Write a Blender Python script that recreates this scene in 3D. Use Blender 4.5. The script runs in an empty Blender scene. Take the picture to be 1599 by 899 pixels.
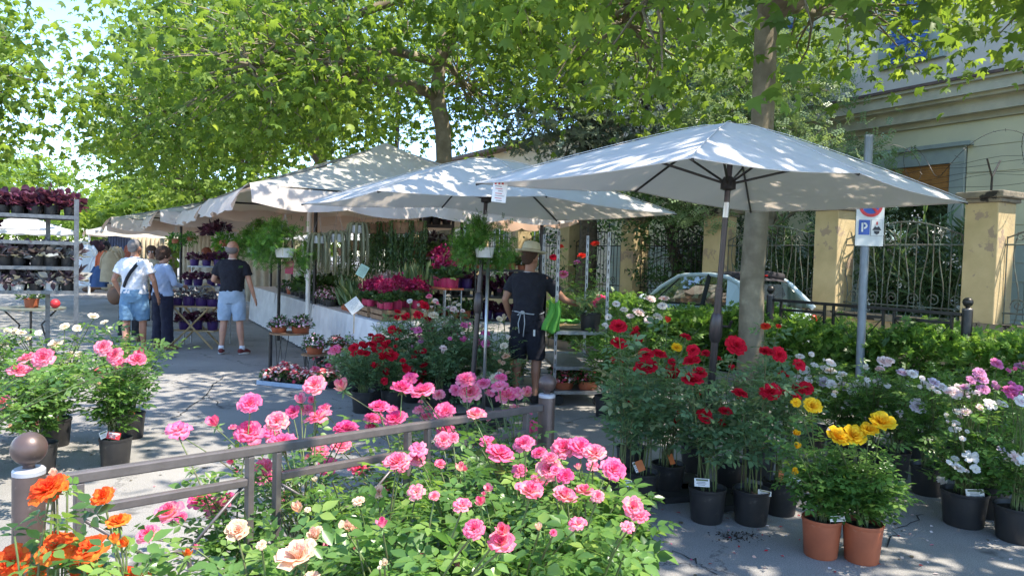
import bpy, bmesh, math, random
import numpy as np
from mathutils import Vector, Matrix, Euler, Quaternion
R = math.radians
random.seed(7); rng = np.random.default_rng(7)
scene = bpy.context.scene
C = scene.collection
PI = math.pi
# ------------------------------------------------------------------ camera
cd = bpy.data.cameras.new('camera'); cam = bpy.data.objects.new('camera', cd); C.objects.link(cam)
scene.camera = cam
F = 1150.0
cd.sensor_width = 36; cd.lens = 36 * F / 1599; cd.clip_start = 0.05; cd.clip_end = 2000
CM = Euler((R(90 - 2.2), 0, 0)).to_matrix() @ Matrix.Rotation(R(1.6), 3, 'Z')
cam.location = (0, 0, 1.6); cam.rotation_euler = CM.to_euler()
def ray(px, py): return CM @ Vector(((px - 799.5) / F, -(py - 449.5) / F, -1))
def P(px, py, Y):                      # world point seen at a picture position, at depth Y
    d = ray(px, py); return Vector((0, 0, 1.6)) + d * (Y / d.y)
def G(px, py, z=0.0):                  # ground point seen at a picture position
    d = ray(px, py); return Vector((0, 0, 1.6)) + d * ((z - 1.6) / d.z)
# ------------------------------------------------------------------ sky, sun, exposure
SUN_EL = R(60); SUNH = Vector((0.95, -0.31)).normalized()
w = bpy.data.worlds.new("World"); scene.world = w; w.use_nodes = True
nt = w.node_tree; nt.nodes.clear()
bg = nt.nodes.new('ShaderNodeBackground'); out = nt.nodes.new('ShaderNodeOutputWorld')
sk = nt.nodes.new('ShaderNodeTexSky'); sk.sky_type = 'NISHITA'; sk.sun_disc = False
sk.sun_elevation = SUN_EL; sk.sun_rotation = math.atan2(SUNH.x, SUNH.y)
sk.air_density = 0.8; sk.dust_density = 0.05; sk.ozone_density = 3.0
bg.inputs['Strength'].default_value = 0.14
nt.links.new(sk.outputs[0], bg.inputs[0]); nt.links.new(bg.outputs[0], out.inputs[0])
sl = bpy.data.lights.new('sun', 'SUN'); sun = bpy.data.objects.new('sun', sl); C.objects.link(sun)
sl.energy = 2.6; sl.angle = R(0.55); sl.color = (1.0, 0.92, 0.80)
sd = Vector((SUNH.x * math.cos(SUN_EL), SUNH.y * math.cos(SUN_EL), math.sin(SUN_EL)))
sun.rotation_euler = sd.to_track_quat('Z', 'Y').to_euler(); sun.location = (20, -8, 30)
scene.view_settings.view_transform = 'Standard'; scene.view_settings.look = 'None'
scene.view_settings.gamma = 1; scene.view_settings.exposure = 2.05
scene.cycles.max_bounces = 9; scene.cycles.transmission_bounces = 5; scene.cycles.transparent_max_bounces = 6
scene.cycles.diffuse_bounces = 6
# ------------------------------------------------------------------ materials
def _new(name):
    m = bpy.data.materials.new(name); m.use_nodes = True; n = m.node_tree; n.nodes.clear()
    return m, n
def c4(c): return (c[0], c[1], c[2], 1)
def mat(name, col, rough=0.6, col2=None, scale=8.0, bump=0.0, bscale=60.0, metal=0.0, detail=4, contrast=(0.35, 0.65), spec=0.5, stain=None):
    m, n = _new(name); L = n.links
    o = n.nodes.new('ShaderNodeOutputMaterial'); b = n.nodes.new('ShaderNodeBsdfPrincipled')
    L.new(b.outputs[0], o.inputs[0])
    b.inputs['Roughness'].default_value = rough; b.inputs['Metallic'].default_value = metal
    b.inputs['Specular IOR Level'].default_value = spec
    tc = n.nodes.new('ShaderNodeTexCoord')
    if col2 is None: col2 = tuple(x * 0.82 for x in col)
    nz = n.nodes.new('ShaderNodeTexNoise'); nz.inputs['Scale'].default_value = scale; nz.inputs['Detail'].default_value = detail
    L.new(tc.outputs['Object'], nz.inputs['Vector'])
    cr = n.nodes.new('ShaderNodeValToRGB'); cr.color_ramp.elements[0].position = contrast[0]; cr.color_ramp.elements[1].position = contrast[1]
    cr.color_ramp.elements[0].color = c4(col2); cr.color_ramp.elements[1].color = c4(col)
    L.new(nz.outputs['Fac'], cr.inputs[0]); src = cr.outputs[0]
    if stain:
        n2 = n.nodes.new('ShaderNodeTexNoise'); n2.inputs['Scale'].default_value = stain[1]; n2.inputs['Detail'].default_value = 8; n2.inputs['Roughness'].default_value = 0.65
        L.new(tc.outputs['Object'], n2.inputs['Vector'])
        r2 = n.nodes.new('ShaderNodeValToRGB'); r2.color_ramp.elements[0].position = stain[2]; r2.color_ramp.elements[1].position = stain[2] + stain[3]
        L.new(n2.outputs['Fac'], r2.inputs[0])
        mx = n.nodes.new('ShaderNodeMix'); mx.data_type = 'RGBA'; L.new(r2.outputs[0], mx.inputs[0]); L.new(src, mx.inputs[6]); mx.inputs[7].default_value = c4(stain[0])
        src = mx.outputs[2]
    L.new(src, b.inputs['Base Color'])
    if bump:
        n3 = n.nodes.new('ShaderNodeTexNoise'); n3.inputs['Scale'].default_value = bscale; n3.inputs['Detail'].default_value = 6
        L.new(tc.outputs['Object'], n3.inputs['Vector'])
        bp = n.nodes.new('ShaderNodeBump'); bp.inputs['Strength'].default_value = bump; bp.inputs['Distance'].default_value = 0.01
        L.new(n3.outputs['Fac'], bp.inputs['Height']); L.new(bp.outputs[0], b.inputs['Normal'])
    return m
def leafmat(name, cols, transl=0.45, rough=0.42, tcol=None, spec=0.45, tmul=1.6):
    """thin surface: reflecting and translucent, colour by the per-leaf attribute tone"""
    m, n = _new(name); L = n.links
    o = n.nodes.new('ShaderNodeOutputMaterial'); b = n.nodes.new('ShaderNodeBsdfPrincipled'); t = n.nodes.new('ShaderNodeBsdfTranslucent')
    a = n.nodes.new('ShaderNodeAttribute'); a.attribute_name = 'tone'
    cr = n.nodes.new('ShaderNodeValToRGB')
    while len(cr.color_ramp.elements) < len(cols): cr.color_ramp.elements.new(0.5)
    for i, c in enumerate(cols):
        cr.color_ramp.elements[i].position = i / (len(cols) - 1); cr.color_ramp.elements[i].color = c4(c)
    L.new(a.outputs['Fac'], cr.inputs[0]); L.new(cr.outputs[0], b.inputs['Base Color'])
    b.inputs['Roughness'].default_value = rough; b.inputs['Specular IOR Level'].default_value = spec
    mu = n.nodes.new('ShaderNodeMix'); mu.data_type = 'RGBA'; mu.blend_type = 'MULTIPLY'; mu.inputs[0].default_value = 1
    L.new(cr.outputs[0], mu.inputs[6]); mu.inputs[7].default_value = c4(tcol or (tmul, tmul, tmul * 0.6)); L.new(mu.outputs[2], t.inputs[0])
    mx = n.nodes.new('ShaderNodeMixShader'); mx.inputs[0].default_value = transl
    L.new(b.outputs[0], mx.inputs[1]); L.new(t.outputs[0], mx.inputs[2]); L.new(mx.outputs[0], o.inputs[0])
    return m
def glassmat(name, col=(0.8, 0.9, 0.88), rough=0.02, mixf=0.75):
    m, n = _new(name); L = n.links
    o = n.nodes.new('ShaderNodeOutputMaterial'); g = n.nodes.new('ShaderNodeBsdfGlossy'); t = n.nodes.new('ShaderNodeBsdfTransparent'); mx = n.nodes.new('ShaderNodeMixShader')
    g.inputs['Roughness'].default_value = rough; t.inputs[0].default_value = c4(col); mx.inputs[0].default_value = mixf
    L.new(g.outputs[0], mx.inputs[1]); L.new(t.outputs[0], mx.inputs[2]); L.new(mx.outputs[0], o.inputs[0]); return m
M = {}
M['bark'] = mat('bark', (0.25, 0.21, 0.145), 0.85, (0.17, 0.14, 0.095), 5, 0.5, 25, contrast=(0.4, 0.6), stain=((0.33, 0.29, 0.20), 5, 0.60, 0.08))
M['bark_dark'] = mat('bark_dark', (0.14, 0.11, 0.08), 0.9, (0.07, 0.055, 0.04), 12, 0.5, 40)
M['plane_leaf'] = leafmat('plane_leaf', [(0.06, 0.11, 0.028), (0.115, 0.195, 0.04), (0.18, 0.28, 0.055), (0.28, 0.37, 0.08)], 0.5, 0.5, tcol=(1.9, 1.75, 0.8), spec=0.35)
M['oak_leaf'] = leafmat('oak_leaf', [(0.10, 0.14, 0.11), (0.20, 0.255, 0.20), (0.35, 0.42, 0.33)], 0.2, 0.35)
M['robinia_leaf'] = leafmat('robinia_leaf', [(0.07, 0.13, 0.05), (0.16, 0.24, 0.10), (0.30, 0.38, 0.20)], 0.3, 0.4)
M['vine_leaf'] = leafmat('vine_leaf', [(0.03, 0.065, 0.02), (0.06, 0.12, 0.035), (0.11, 0.19, 0.06)], 0.3, 0.4)
M['oleander_leaf'] = leafmat('oleander_leaf', [(0.035, 0.075, 0.03), (0.07, 0.13, 0.05), (0.13, 0.20, 0.08)], 0.25, 0.4)
M['hedge_leaf'] = leafmat('hedge_leaf', [(0.06, 0.125, 0.03), (0.11, 0.22, 0.045), (0.18, 0.31, 0.065), (0.29, 0.41, 0.10)], 0.48, 0.4)
M['rose_leaf'] = leafmat('rose_leaf', [(0.045, 0.11, 0.03), (0.09, 0.19, 0.045), (0.15, 0.28, 0.065), (0.25, 0.36, 0.08)], 0.42, 0.32, spec=0.6)
M['rose_leaf_dull'] = leafmat('rose_leaf_dull', [(0.075, 0.14, 0.075), (0.13, 0.225, 0.115), (0.19, 0.31, 0.15), (0.27, 0.25, 0.12)], 0.38, 0.4)
M['purple_leaf'] = leafmat('purple_leaf', [(0.035, 0.012, 0.025), (0.09, 0.025, 0.055), (0.17, 0.05, 0.10)], 0.3, 0.4)
M['silver_leaf'] = leafmat('silver_leaf', [(0.05, 0.02, 0.04), (0.16, 0.13, 0.15), (0.36, 0.38, 0.36)], 0.2, 0.45)
M['fern_leaf'] = leafmat('fern_leaf', [(0.04, 0.11, 0.02), (0.08, 0.20, 0.035), (0.15, 0.31, 0.055)], 0.45, 0.5)
M['spike_leaf'] = leafmat('spike_leaf', [(0.05, 0.10, 0.04), (0.12, 0.18, 0.06), (0.42, 0.42, 0.16)], 0.15, 0.4)
M['tail_leaf'] = leafmat('tail_leaf', [(0.14, 0.15, 0.08), (0.21, 0.21, 0.12), (0.30, 0.29, 0.17)], 0.1, 0.6)
M['magenta'] = leafmat('magenta_flower', [(0.20, 0.006, 0.045), (0.36, 0.010, 0.085), (0.52, 0.035, 0.16)], 0.35, 0.5, tcol=(1.3, 1.0, 1.0))
M['heather'] = leafmat('heather_flower', [(0.20, 0.05, 0.07), (0.45, 0.20, 0.22), (0.70, 0.55, 0.50)], 0.3, 0.6, tcol=(1.2, 1, 1))
M['daisy_mix'] = leafmat('daisy_mix', [(0.35, 0.01, 0.03), (0.55, 0.03, 0.07), (0.75, 0.25, 0.25), (0.80, 0.75, 0.70)], 0.2, 0.5, tcol=(1.2, 1, 1))
M['daisy_pink'] = leafmat('daisy_pink', [(0.55, 0.15, 0.30), (0.75, 0.38, 0.50), (0.80, 0.72, 0.72)], 0.2, 0.5, tcol=(1.2, 1, 1))
M['white_petal'] = leafmat('white_petal', [(0.7, 0.68, 0.6), (0.8, 0.79, 0.75), (0.85, 0.85, 0.82)], 0.3, 0.5, tcol=(1, 1, 1))
def rosemat(name, base, mid, edge):
    m = leafmat('petals_' + name, [base, mid, edge], 0.34, 0.7, tcol=(1.25, 1.0, 1.0), spec=0.12); n = m.node_tree; L = n.links
    cr = [x for x in n.nodes if x.type == 'VALTORGB'][0]; at = [x for x in n.nodes if x.type == 'ATTRIBUTE'][0]
    oi = n.nodes.new('ShaderNodeObjectInfo'); mr = n.nodes.new('ShaderNodeMapRange'); mr.inputs[3].default_value = -.22; mr.inputs[4].default_value = .12
    L.new(oi.outputs['Random'], mr.inputs[0]); ad = n.nodes.new('ShaderNodeMath'); ad.operation = 'ADD'; L.new(at.outputs['Fac'], ad.inputs[0]); L.new(mr.outputs[0], ad.inputs[1]); L.new(ad.outputs[0], cr.inputs[0])
    tc = n.nodes.new('ShaderNodeTexCoord'); nz = n.nodes.new('ShaderNodeTexNoise'); nz.inputs['Scale'].default_value = 5; nz.inputs['Detail'].default_value = 6; L.new(tc.outputs['Object'], nz.inputs['Vector'])
    bp = n.nodes.new('ShaderNodeBump'); bp.inputs['Strength'].default_value = .35; bp.inputs['Distance'].default_value = .08; L.new(nz.outputs['Fac'], bp.inputs['Height'])
    b = [x for x in n.nodes if x.type == 'BSDF_PRINCIPLED'][0]; L.new(bp.outputs[0], b.inputs['Normal']); return m
RC = {
 'pink': rosemat('pink', (0.88, 0.68, 0.44), (0.88, 0.30, 0.40), (0.80, 0.05, 0.22)),
 'rose': rosemat('rose', (0.88, 0.52, 0.55), (0.86, 0.22, 0.38), (0.76, 0.05, 0.24)),
 'bicolor': rosemat('bicolor', (0.85, 0.70, 0.68), (0.84, 0.28, 0.38), (0.66, 0.03, 0.14)),
 'orange': rosemat('orange', (0.85, 0.42, 0.06), (0.86, 0.17, 0.03), (0.80, 0.05, 0.02)),
 'peach': rosemat('peach', (0.80, 0.50, 0.28), (0.85, 0.62, 0.44), (0.84, 0.60, 0.48)),
 'cream': rosemat('cream', (0.80, 0.66, 0.36), (0.85, 0.79, 0.60), (0.86, 0.82, 0.70)),
 'red': rosemat('red', (0.40, 0.008, 0.02), (0.60, 0.012, 0.035), (0.74, 0.018, 0.05)),
 'scarlet': rosemat('scarlet', (0.75, 0.15, 0.04), (0.74, 0.06, 0.03), (0.70, 0.03, 0.03)),
 'yellow': rosemat('yellow', (0.80, 0.36, 0.01), (0.88, 0.58, 0.02), (0.90, 0.68, 0.06)),
 'blush': rosemat('blush', (0.82, 0.52, 0.46), (0.85, 0.74, 0.70), (0.86, 0.80, 0.78)),
 'white': rosemat('white', (0.80, 0.78, 0.60), (0.85, 0.84, 0.80), (0.86, 0.86, 0.84)),
 'lavender': rosemat('lavender', (0.50, 0.30, 0.50), (0.74, 0.66, 0.76), (0.84, 0.82, 0.84)),
 'mauve': rosemat('mauve', (0.45, 0.14, 0.34), (0.62, 0.28, 0.48), (0.72, 0.42, 0.58)),
 'magenta': rosemat('magenta', (0.60, 0.12, 0.36), (0.75, 0.16, 0.42), (0.80, 0.30, 0.52)),
}
M['stem'] = mat('green_stem', (0.13, 0.20, 0.06), 0.6, (0.10, 0.09, 0.04), 14)
M['sepal'] = mat('sepal', (0.12, 0.22, 0.06), 0.6)
M['soil'] = mat('soil', (0.045, 0.032, 0.022), 1.0, (0.02, 0.015, 0.012), 50, 0.8, 90)
M['black_plastic'] = mat('black_plastic', (0.022, 0.022, 0.024), 0.42, (0.034, 0.032, 0.03), 9, 0.12, 40, stain=((0.10, 0.09, 0.075), 12, 0.62, 0.1))
M['terracotta'] = mat('terracotta_plastic', (0.42, 0.115, 0.05), 0.5, (0.33, 0.09, 0.04), 9, 0.1, 30, stain=((0.45, 0.25, 0.17), 10, 0.62, 0.12))
M['pink_pot'] = mat('pink_pot', (0.48, 0.03, 0.10), 0.4)
M['purple_pot'] = mat('purple_pot', (0.05, 0.02, 0.12), 0.4)
M['white_plastic'] = mat('white_plastic', (0.75, 0.75, 0.73), 0.4, (0.68, 0.67, 0.64), 8)
M['yellow_pot'] = mat('yellow_pot', (0.7, 0.4, 0.03), 0.4)
M['rail_metal'] = mat('grey_painted_metal', (0.18, 0.155, 0.15), 0.38, (0.145, 0.125, 0.12), 18, 0.06, 50, metal=0.35, stain=((0.24, 0.21, 0.19), 26, 0.66, 0.05))
M['post_paint'] = mat('brown_grey_post_paint', (0.125, 0.085, 0.075), 0.4, (0.10, 0.07, 0.06), 16, 0.08, 50, metal=0.3, stain=((0.22, 0.17, 0.15), 22, 0.62, 0.06))
M['cap_metal'] = mat('pale_cap', (0.52, 0.52, 0.55), 0.45, metal=0.2)
M['dark_metal'] = mat('dark_metal', (0.022, 0.020, 0.020), 0.4, (0.04, 0.035, 0.03), 20, metal=0.3)
M['umb_pole'] = mat('umbrella_pole', (0.07, 0.055, 0.055), 0.35, (0.05, 0.045, 0.045), 20, metal=0.5)
M['chrome'] = mat('bare_metal', (0.5, 0.5, 0.5), 0.3, metal=0.9)
M['galv'] = mat('galvanised_metal', (0.36, 0.37, 0.38), 0.42, (0.24, 0.25, 0.26), 22, 0.1, 60, metal=0.7)
M['galv_dark'] = mat('dull_trolley_metal', (0.17, 0.175, 0.18), 0.45, (0.11, 0.115, 0.12), 22, 0.1, 60, metal=0.6)
M['iron_green'] = mat('weathered_iron', (0.13, 0.17, 0.14), 0.7, (0.11, 0.09, 0.07), 12, 0.3, 60)
M['wood'] = mat('crate_wood', (0.32, 0.19, 0.10), 0.75, (0.20, 0.11, 0.06), 12, 0.3, 50)
M['pale_wood'] = mat('pale_wood', (0.45, 0.33, 0.16), 0.65, (0.35, 0.24, 0.11), 12, 0.2, 50)
M['cloth'] = mat('white_cloth', (0.66, 0.64, 0.62), 0.9, (0.56, 0.54, 0.53), 5, 0.2, 120)
def fabric(name, col, tr=0.3, warm=(0.95, 0.78, 0.62)):
    m, n = _new(name); L = n.links
    o = n.nodes.new('ShaderNodeOutputMaterial'); b = n.nodes.new('ShaderNodeBsdfPrincipled'); t = n.nodes.new('ShaderNodeBsdfTranslucent')
    tc = n.nodes.new('ShaderNodeTexCoord'); nz = n.nodes.new('ShaderNodeTexNoise'); nz.inputs['Scale'].default_value = 2.2; nz.inputs['Detail'].default_value = 7
    L.new(tc.outputs['Object'], nz.inputs['Vector']); cr = n.nodes.new('ShaderNodeValToRGB')
    cr.color_ramp.elements[0].position = 0.3; cr.color_ramp.elements[1].position = 0.62
    cr.color_ramp.elements[0].color = c4([x * 0.87 for x in col]); cr.color_ramp.elements[1].color = c4(col)
    L.new(nz.outputs['Fac'], cr.inputs[0]); L.new(cr.outputs[0], b.inputs['Base Color']); b.inputs['Roughness'].default_value = 0.85
    b.inputs['Specular IOR Level'].default_value = 0.2
    t.inputs[0].default_value = c4(warm)
    n3 = n.nodes.new('ShaderNodeTexNoise'); n3.inputs['Scale'].default_value = 3.5; L.new(tc.outputs['Object'], n3.inputs['Vector'])
    bp = n.nodes.new('ShaderNodeBump'); bp.inputs['Strength'].default_value = 0.5; bp.inputs['Distance'].default_value = 0.05
    L.new(n3.outputs['Fac'], bp.inputs['Height']); L.new(bp.outputs[0], b.inputs['Normal'])
    mx = n.nodes.new('ShaderNodeMixShader'); mx.inputs[0].default_value = tr
    L.new(b.outputs[0], mx.inputs[1]); L.new(t.outputs[0], mx.inputs[2]); L.new(mx.outputs[0], o.inputs[0]); return m
M['canvas'] = fabric('umbrella_canvas', (0.70, 0.68, 0.65), 0.24, (0.90, 0.78, 0.66))
M['tent'] = fabric('tent_canvas', (0.66, 0.64, 0.57), 0.30, (1.0, 0.66, 0.46))
M['tent_flap'] = fabric('tent_flap', (0.70, 0.63, 0.57), 0.34, (1.0, 0.66, 0.48))
M['tent_white'] = fabric('tent_white', (0.74, 0.75, 0.76), 0.25, (0.9, 0.85, 0.8))
M['stucco'] = mat('ochre_stucco', (0.60, 0.46, 0.25), 0.9, (0.50, 0.38, 0.20), 3, 0.45, 30, stain=((0.40, 0.29, 0.20), 2.4, 0.58, 0.02))
M['stucco_low'] = mat('ochre_wall_stucco', (0.60, 0.46, 0.25), 0.9, (0.50, 0.36, 0.20), 2.5, 0.35, 30, stain=((0.35, 0.24, 0.16), 2.1, 0.56, 0.03))
M['stone_cap'] = mat('weathered_stone', (0.30, 0.25, 0.18), 0.95, (0.20, 0.17, 0.13), 6, 0.7, 30, stain=((0.035, 0.03, 0.025), 5, 0.56, 0.04))
M['facade'] = mat('facade_paint', (0.68, 0.62, 0.38), 0.9, (0.60, 0.55, 0.35), 1.5, 0.15, 30)
M['facade_low'] = mat('facade_grey_green', (0.42, 0.45, 0.36), 0.9, (0.36, 0.39, 0.31), 1.5, 0.2, 30)
M['facade_trim'] = mat('facade_trim', (0.34, 0.37, 0.30), 0.85, (0.28, 0.31, 0.26), 3, 0.2, 30)
M['cornice'] = mat('cornice_paint', (0.58, 0.52, 0.36), 0.9, (0.44, 0.40, 0.28), 2.5, 0.3, 25)
M['upper_wall'] = mat('upper_wall', (0.66, 0.56, 0.42), 0.9, (0.56, 0.48, 0.38), 1.2, 0.2, 30)
M['cream_wall'] = mat('cream_wall', (0.68, 0.58, 0.42), 0.9, (0.60, 0.50, 0.36), 1.0, 0.2, 30)
M['blue_shutter'] = mat('blue_shutter', (0.06, 0.13, 0.34), 0.5, (0.05, 0.10, 0.26), 5)
M['orange_shutter'] = mat('orange_shutter', (0.48, 0.21, 0.05), 0.55, (0.38, 0.16, 0.04), 6)
M['roof_tile'] = mat('roof_edge', (0.16, 0.10, 0.07), 0.8, (0.09, 0.06, 0.05), 9, 0.4, 20)
M['glass'] = glassmat('window_glass', (0.5, 0.6, 0.58), 0.03, 0.45)
M['car_glass'] = glassmat('car_glass', (0.45, 0.55, 0.50), 0.02, 0.72)
M['dark'] = mat('dark_interior', (0.02, 0.02, 0.02), 0.8)
M['car_paint'] = mat('pale_blue_car_paint', (0.50, 0.59, 0.62), 0.22, (0.48, 0.57, 0.60), 3)
M['car_roof'] = mat('black_fabric_roof', (0.03, 0.025, 0.03), 0.8)
M['rubber'] = mat('tyre_rubber', (0.02, 0.02, 0.02), 0.85)
M['red_lens'] = mat('red_lens', (0.55, 0.02, 0.02), 0.2)
M['skin'] = mat('skin', (0.50, 0.27, 0.18), 0.55, (0.44, 0.22, 0.15), 12)
M['skin_tan'] = mat('tanned_skin', (0.38, 0.19, 0.12), 0.55, (0.33, 0.16, 0.10), 12)
def cl(name, c, c2=None, r=0.9): M[name] = mat(name, c, r, c2, 7, 0.5, 22)
cl('navy_cotton', (0.010, 0.011, 0.020)); cl('white_tee', (0.74, 0.76, 0.80)); cl('denim_light', (0.34, 0.44, 0.56), (0.28, 0.38, 0.50))
cl('denim_blue', (0.13, 0.25, 0.38), (0.10, 0.20, 0.32)); cl('pale_blue_knit', (0.38, 0.46, 0.62)); cl('navy_trousers', (0.012, 0.014, 0.035))
cl('black_cotton', (0.015, 0.015, 0.018)); cl('burgundy_canvas', (0.16, 0.03, 0.03)); cl('white_sole', (0.7, 0.7, 0.68)); cl('tan_leather', (0.28, 0.17, 0.10), r=0.6)
cl('straw', (0.66, 0.60, 0.42), (0.56, 0.50, 0.34)); cl('grey_hair', (0.20, 0.18, 0.17)); cl('brown_hair', (0.07, 0.035, 0.02)); cl('red_hair', (0.22, 0.06, 0.03))
cl('blonde_hair', (0.42, 0.24, 0.10)); cl('green_cloth', (0.10, 0.33, 0.05), (0.07, 0.25, 0.04)); cl('string', (0.45, 0.47, 0.5)); cl('cream_cloth', (0.66, 0.60, 0.48)); cl('blue_tarp', (0.05, 0.10, 0.24))
cl('orange_cloth', (0.6, 0.14, 0.06)); cl('maroon_cloth', (0.05, 0.015, 0.02)); cl('beige_cloth', (0.45, 0.36, 0.24)); cl('brown_bag', (0.12, 0.06, 0.03), r=0.6)
M['paper'] = mat('paper', (0.78, 0.76, 0.72), 0.8, (0.74, 0.72, 0.70), 5); M['paper_green'] = mat('paper_green', (0.40, 0.58, 0.46), 0.8)
M['ink'] = mat('ink', (0.05, 0.05, 0.06), 0.7); M['ink_grey'] = mat('ink_grey', (0.25, 0.25, 0.27), 0.7)
M['ink_red'] = mat('print_red', (0.55, 0.03, 0.04), 0.5); M['ink_blue'] = mat('print_blue', (0.03, 0.09, 0.38), 0.5)
M['sign_white'] = mat('sign_white', (0.70, 0.70, 0.68), 0.45, (0.62, 0.62, 0.60), 6); M['sign_grey'] = mat('sign_pole', (0.24, 0.27, 0.31), 0.45, (0.19, 0.22, 0.25), 8, metal=0.3)
M['orange_tag'] = mat('orange_tag', (0.62, 0.16, 0.03), 0.6); M['tray_blue'] = mat('blue_tray', (0.35, 0.45, 0.58), 0.5)
# ------------------------------------------------------------------ mesh helpers
class MB:
    def __init__(s): s.v = []; s.f = []; s.m = []; s.t = []
    def add(s, vs, fs, mi=0, tone=0.5):
        o = len(s.v); s.v += [tuple(v) for v in vs]
        s.t += (list(tone) if hasattr(tone, '__len__') else [tone] * len(vs))
        for f in fs: s.f.append(tuple(i + o for i in f)); s.m.append(mi)
        return s
    def box(s, c, d, rot=None, mi=0):
        x, y, z = d[0] / 2, d[1] / 2, d[2] / 2
        vs = [Vector((a * x, b * y, e * z)) for e in (-1, 1) for a, b in ((-1, -1), (1, -1), (1, 1), (-1, 1))]
        if rot is not None:
            if not isinstance(rot, Matrix): rot = Matrix.Rotation(rot, 3, 'Z')
            vs = [rot @ v for v in vs]
        vs = [v + Vector(c) for v in vs]
        return s.add(vs, [(3, 2, 1, 0), (4, 5, 6, 7), (0, 1, 5, 4), (1, 2, 6, 5), (2, 3, 7, 6), (3, 0, 4, 7)], mi)
    def tube(s, pts, r, n=8, mi=0, caps=True, ell=None):
        """swept tube; r a number or list; ell=(ratio list, side vector) for elliptic sections"""
        pts = [Vector(p) for p in pts]; k = len(pts)
        rs = r if hasattr(r, '__len__') else [r] * k
        up = None; rings = []
        for i, p in enumerate(pts):
            t = (pts[min(i + 1, k - 1)] - pts[max(i - 1, 0)])
            if t.length < 1e-9: t = Vector((0, 0, 1))
            t.normalize()
            if ell is not None: a = Vector(ell[1]) - t * Vector(ell[1]).dot(t); a.normalize()
            elif up is None:
                a = t.orthogonal().normalized()
            else:
                a = up - t * up.dot(t); a = a.normalized() if a.length > 1e-6 else t.orthogonal().normalized()
            up = a; b = t.cross(a)
            e = (ell[0][i] if hasattr(ell[0], '__len__') else ell[0]) if ell is not None else 1.0
            rings.append([p + a * (rs[i] * math.cos(q)) + b * (rs[i] * e * math.sin(q)) for q in [2 * PI * j / n for j in range(n)]])
        vs = [v for rg in rings for v in rg]; fs = []
        for i in range(k - 1):
            for j in range(n):
                fs.append((i * n + j, i * n + (j + 1) % n, (i + 1) * n + (j + 1) % n, (i + 1) * n + j))
        if caps: fs += [tuple(range(n - 1, -1, -1)), tuple((k - 1) * n + j for j in range(n))]
        return s.add(vs, fs, mi)
    def lathe(s, prof, o=(0, 0, 0), n=16, mi=0, caps=False, axis=None):
        o = Vector(o); vs = []; fs = []
        for r, z in prof:
            for j in range(n):
                q = 2 * PI * j / n; v = Vector((r * math.cos(q), r * math.sin(q), z))
                vs.append((axis @ v if axis is not None else v) + o)
        k = len(prof)
        for i in range(k - 1):
            for j in range(n): fs.append((i * n + j, i * n + (j + 1) % n, (i + 1) * n + (j + 1) % n, (i + 1) * n + j))
        if caps: fs += [tuple(range(n - 1, -1, -1)), tuple((k - 1) * n + j for j in range(n))]
        return s.add(vs, fs, mi)
    def ball(s, c, r, n=10, mi=0, sc=(1, 1, 1), rot=None):
        vs = []; fs = []; m = max(4, n // 2 + 1)
        for i in range(m + 1):
            th = PI * i / m
            for j in range(n):
                q = 2 * PI * j / n
                v = Vector((r * sc[0] * math.sin(th) * math.cos(q), r * sc[1] * math.sin(th) * math.sin(q), r * sc[2] * math.cos(th)))
                if rot is not None: v = rot @ v
                vs.append(v + Vector(c))
        for i in range(m):
            for j in range(n): fs.append((i * n + j, (i + 1) * n + j, (i + 1) * n + (j + 1) % n, i * n + (j + 1) % n))
        return s.add(vs, fs, mi)
    def mesh(s, name, mats, smooth=False):
        me = bpy.data.meshes.new(name); me.from_pydata(s.v, [], s.f); me.polygons.foreach_set('material_index', s.m)
        for m in (mats if isinstance(mats, (list, tuple)) else [mats]): me.materials.append(m)
        a = me.attributes.new('tone', 'FLOAT', 'POINT'); a.data.foreach_set('value', np.array(s.t, dtype=np.float32))
        if smooth is True: me.polygons.foreach_set('use_smooth', [True] * len(me.polygons))
        me.update(); return me
    def build(s, name, mats, parent=None, loc=(0, 0, 0), rz=0, smooth=False, kind=None, bevel=0):
        o = link(name, s.mesh(name, mats, smooth is True), parent, loc, rz)
        if kind: o['kind'] = kind
        if smooth == 'angle': autosmooth(o)
        if bevel:
            b = o.modifiers.new('bevel', 'BEVEL'); b.width = bevel; b.segments = 2; b.limit_method = 'ANGLE'
        return o
def autosmooth(o, ang=40):
    me = o.data; bm = bmesh.new(); bm.from_mesh(me); bm.normal_update()
    for f in bm.faces: f.smooth = True
    for e in bm.edges:
        if len(e.link_faces) == 2 and e.calc_face_angle(0) > R(ang): e.smooth = False
    bm.to_mesh(me); bm.free()
def link(name, me, parent=None, loc=(0, 0, 0), rz=0):
    o = bpy.data.objects.new(name, me); C.objects.link(o); o.location = loc
    if isinstance(rz, (int, float)): o.rotation_euler = (0, 0, rz)
    else: o.rotation_euler = rz
    if parent is not None: o.parent = parent
    return o
def tag(o, label, cat, group=None, kind=None):
    if label: o['label'] = label
    if cat: o['category'] = cat
    if group: o['group'] = group
    if kind: o['kind'] = kind
    return o
def thing(name, label, cat, loc=(0, 0, 0), rz=0, group=None):
    o = link(name, None, None, loc, rz); o.empty_display_size = 0.1
    return tag(o, label, cat, group)
def struct(name, mb, m, **k):
    o = mb.build(name, m, **k); o['kind'] = 'structure'; return o
def kids(o): return [c for c in KID.get(o.name, [])]
KID = {}
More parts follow.
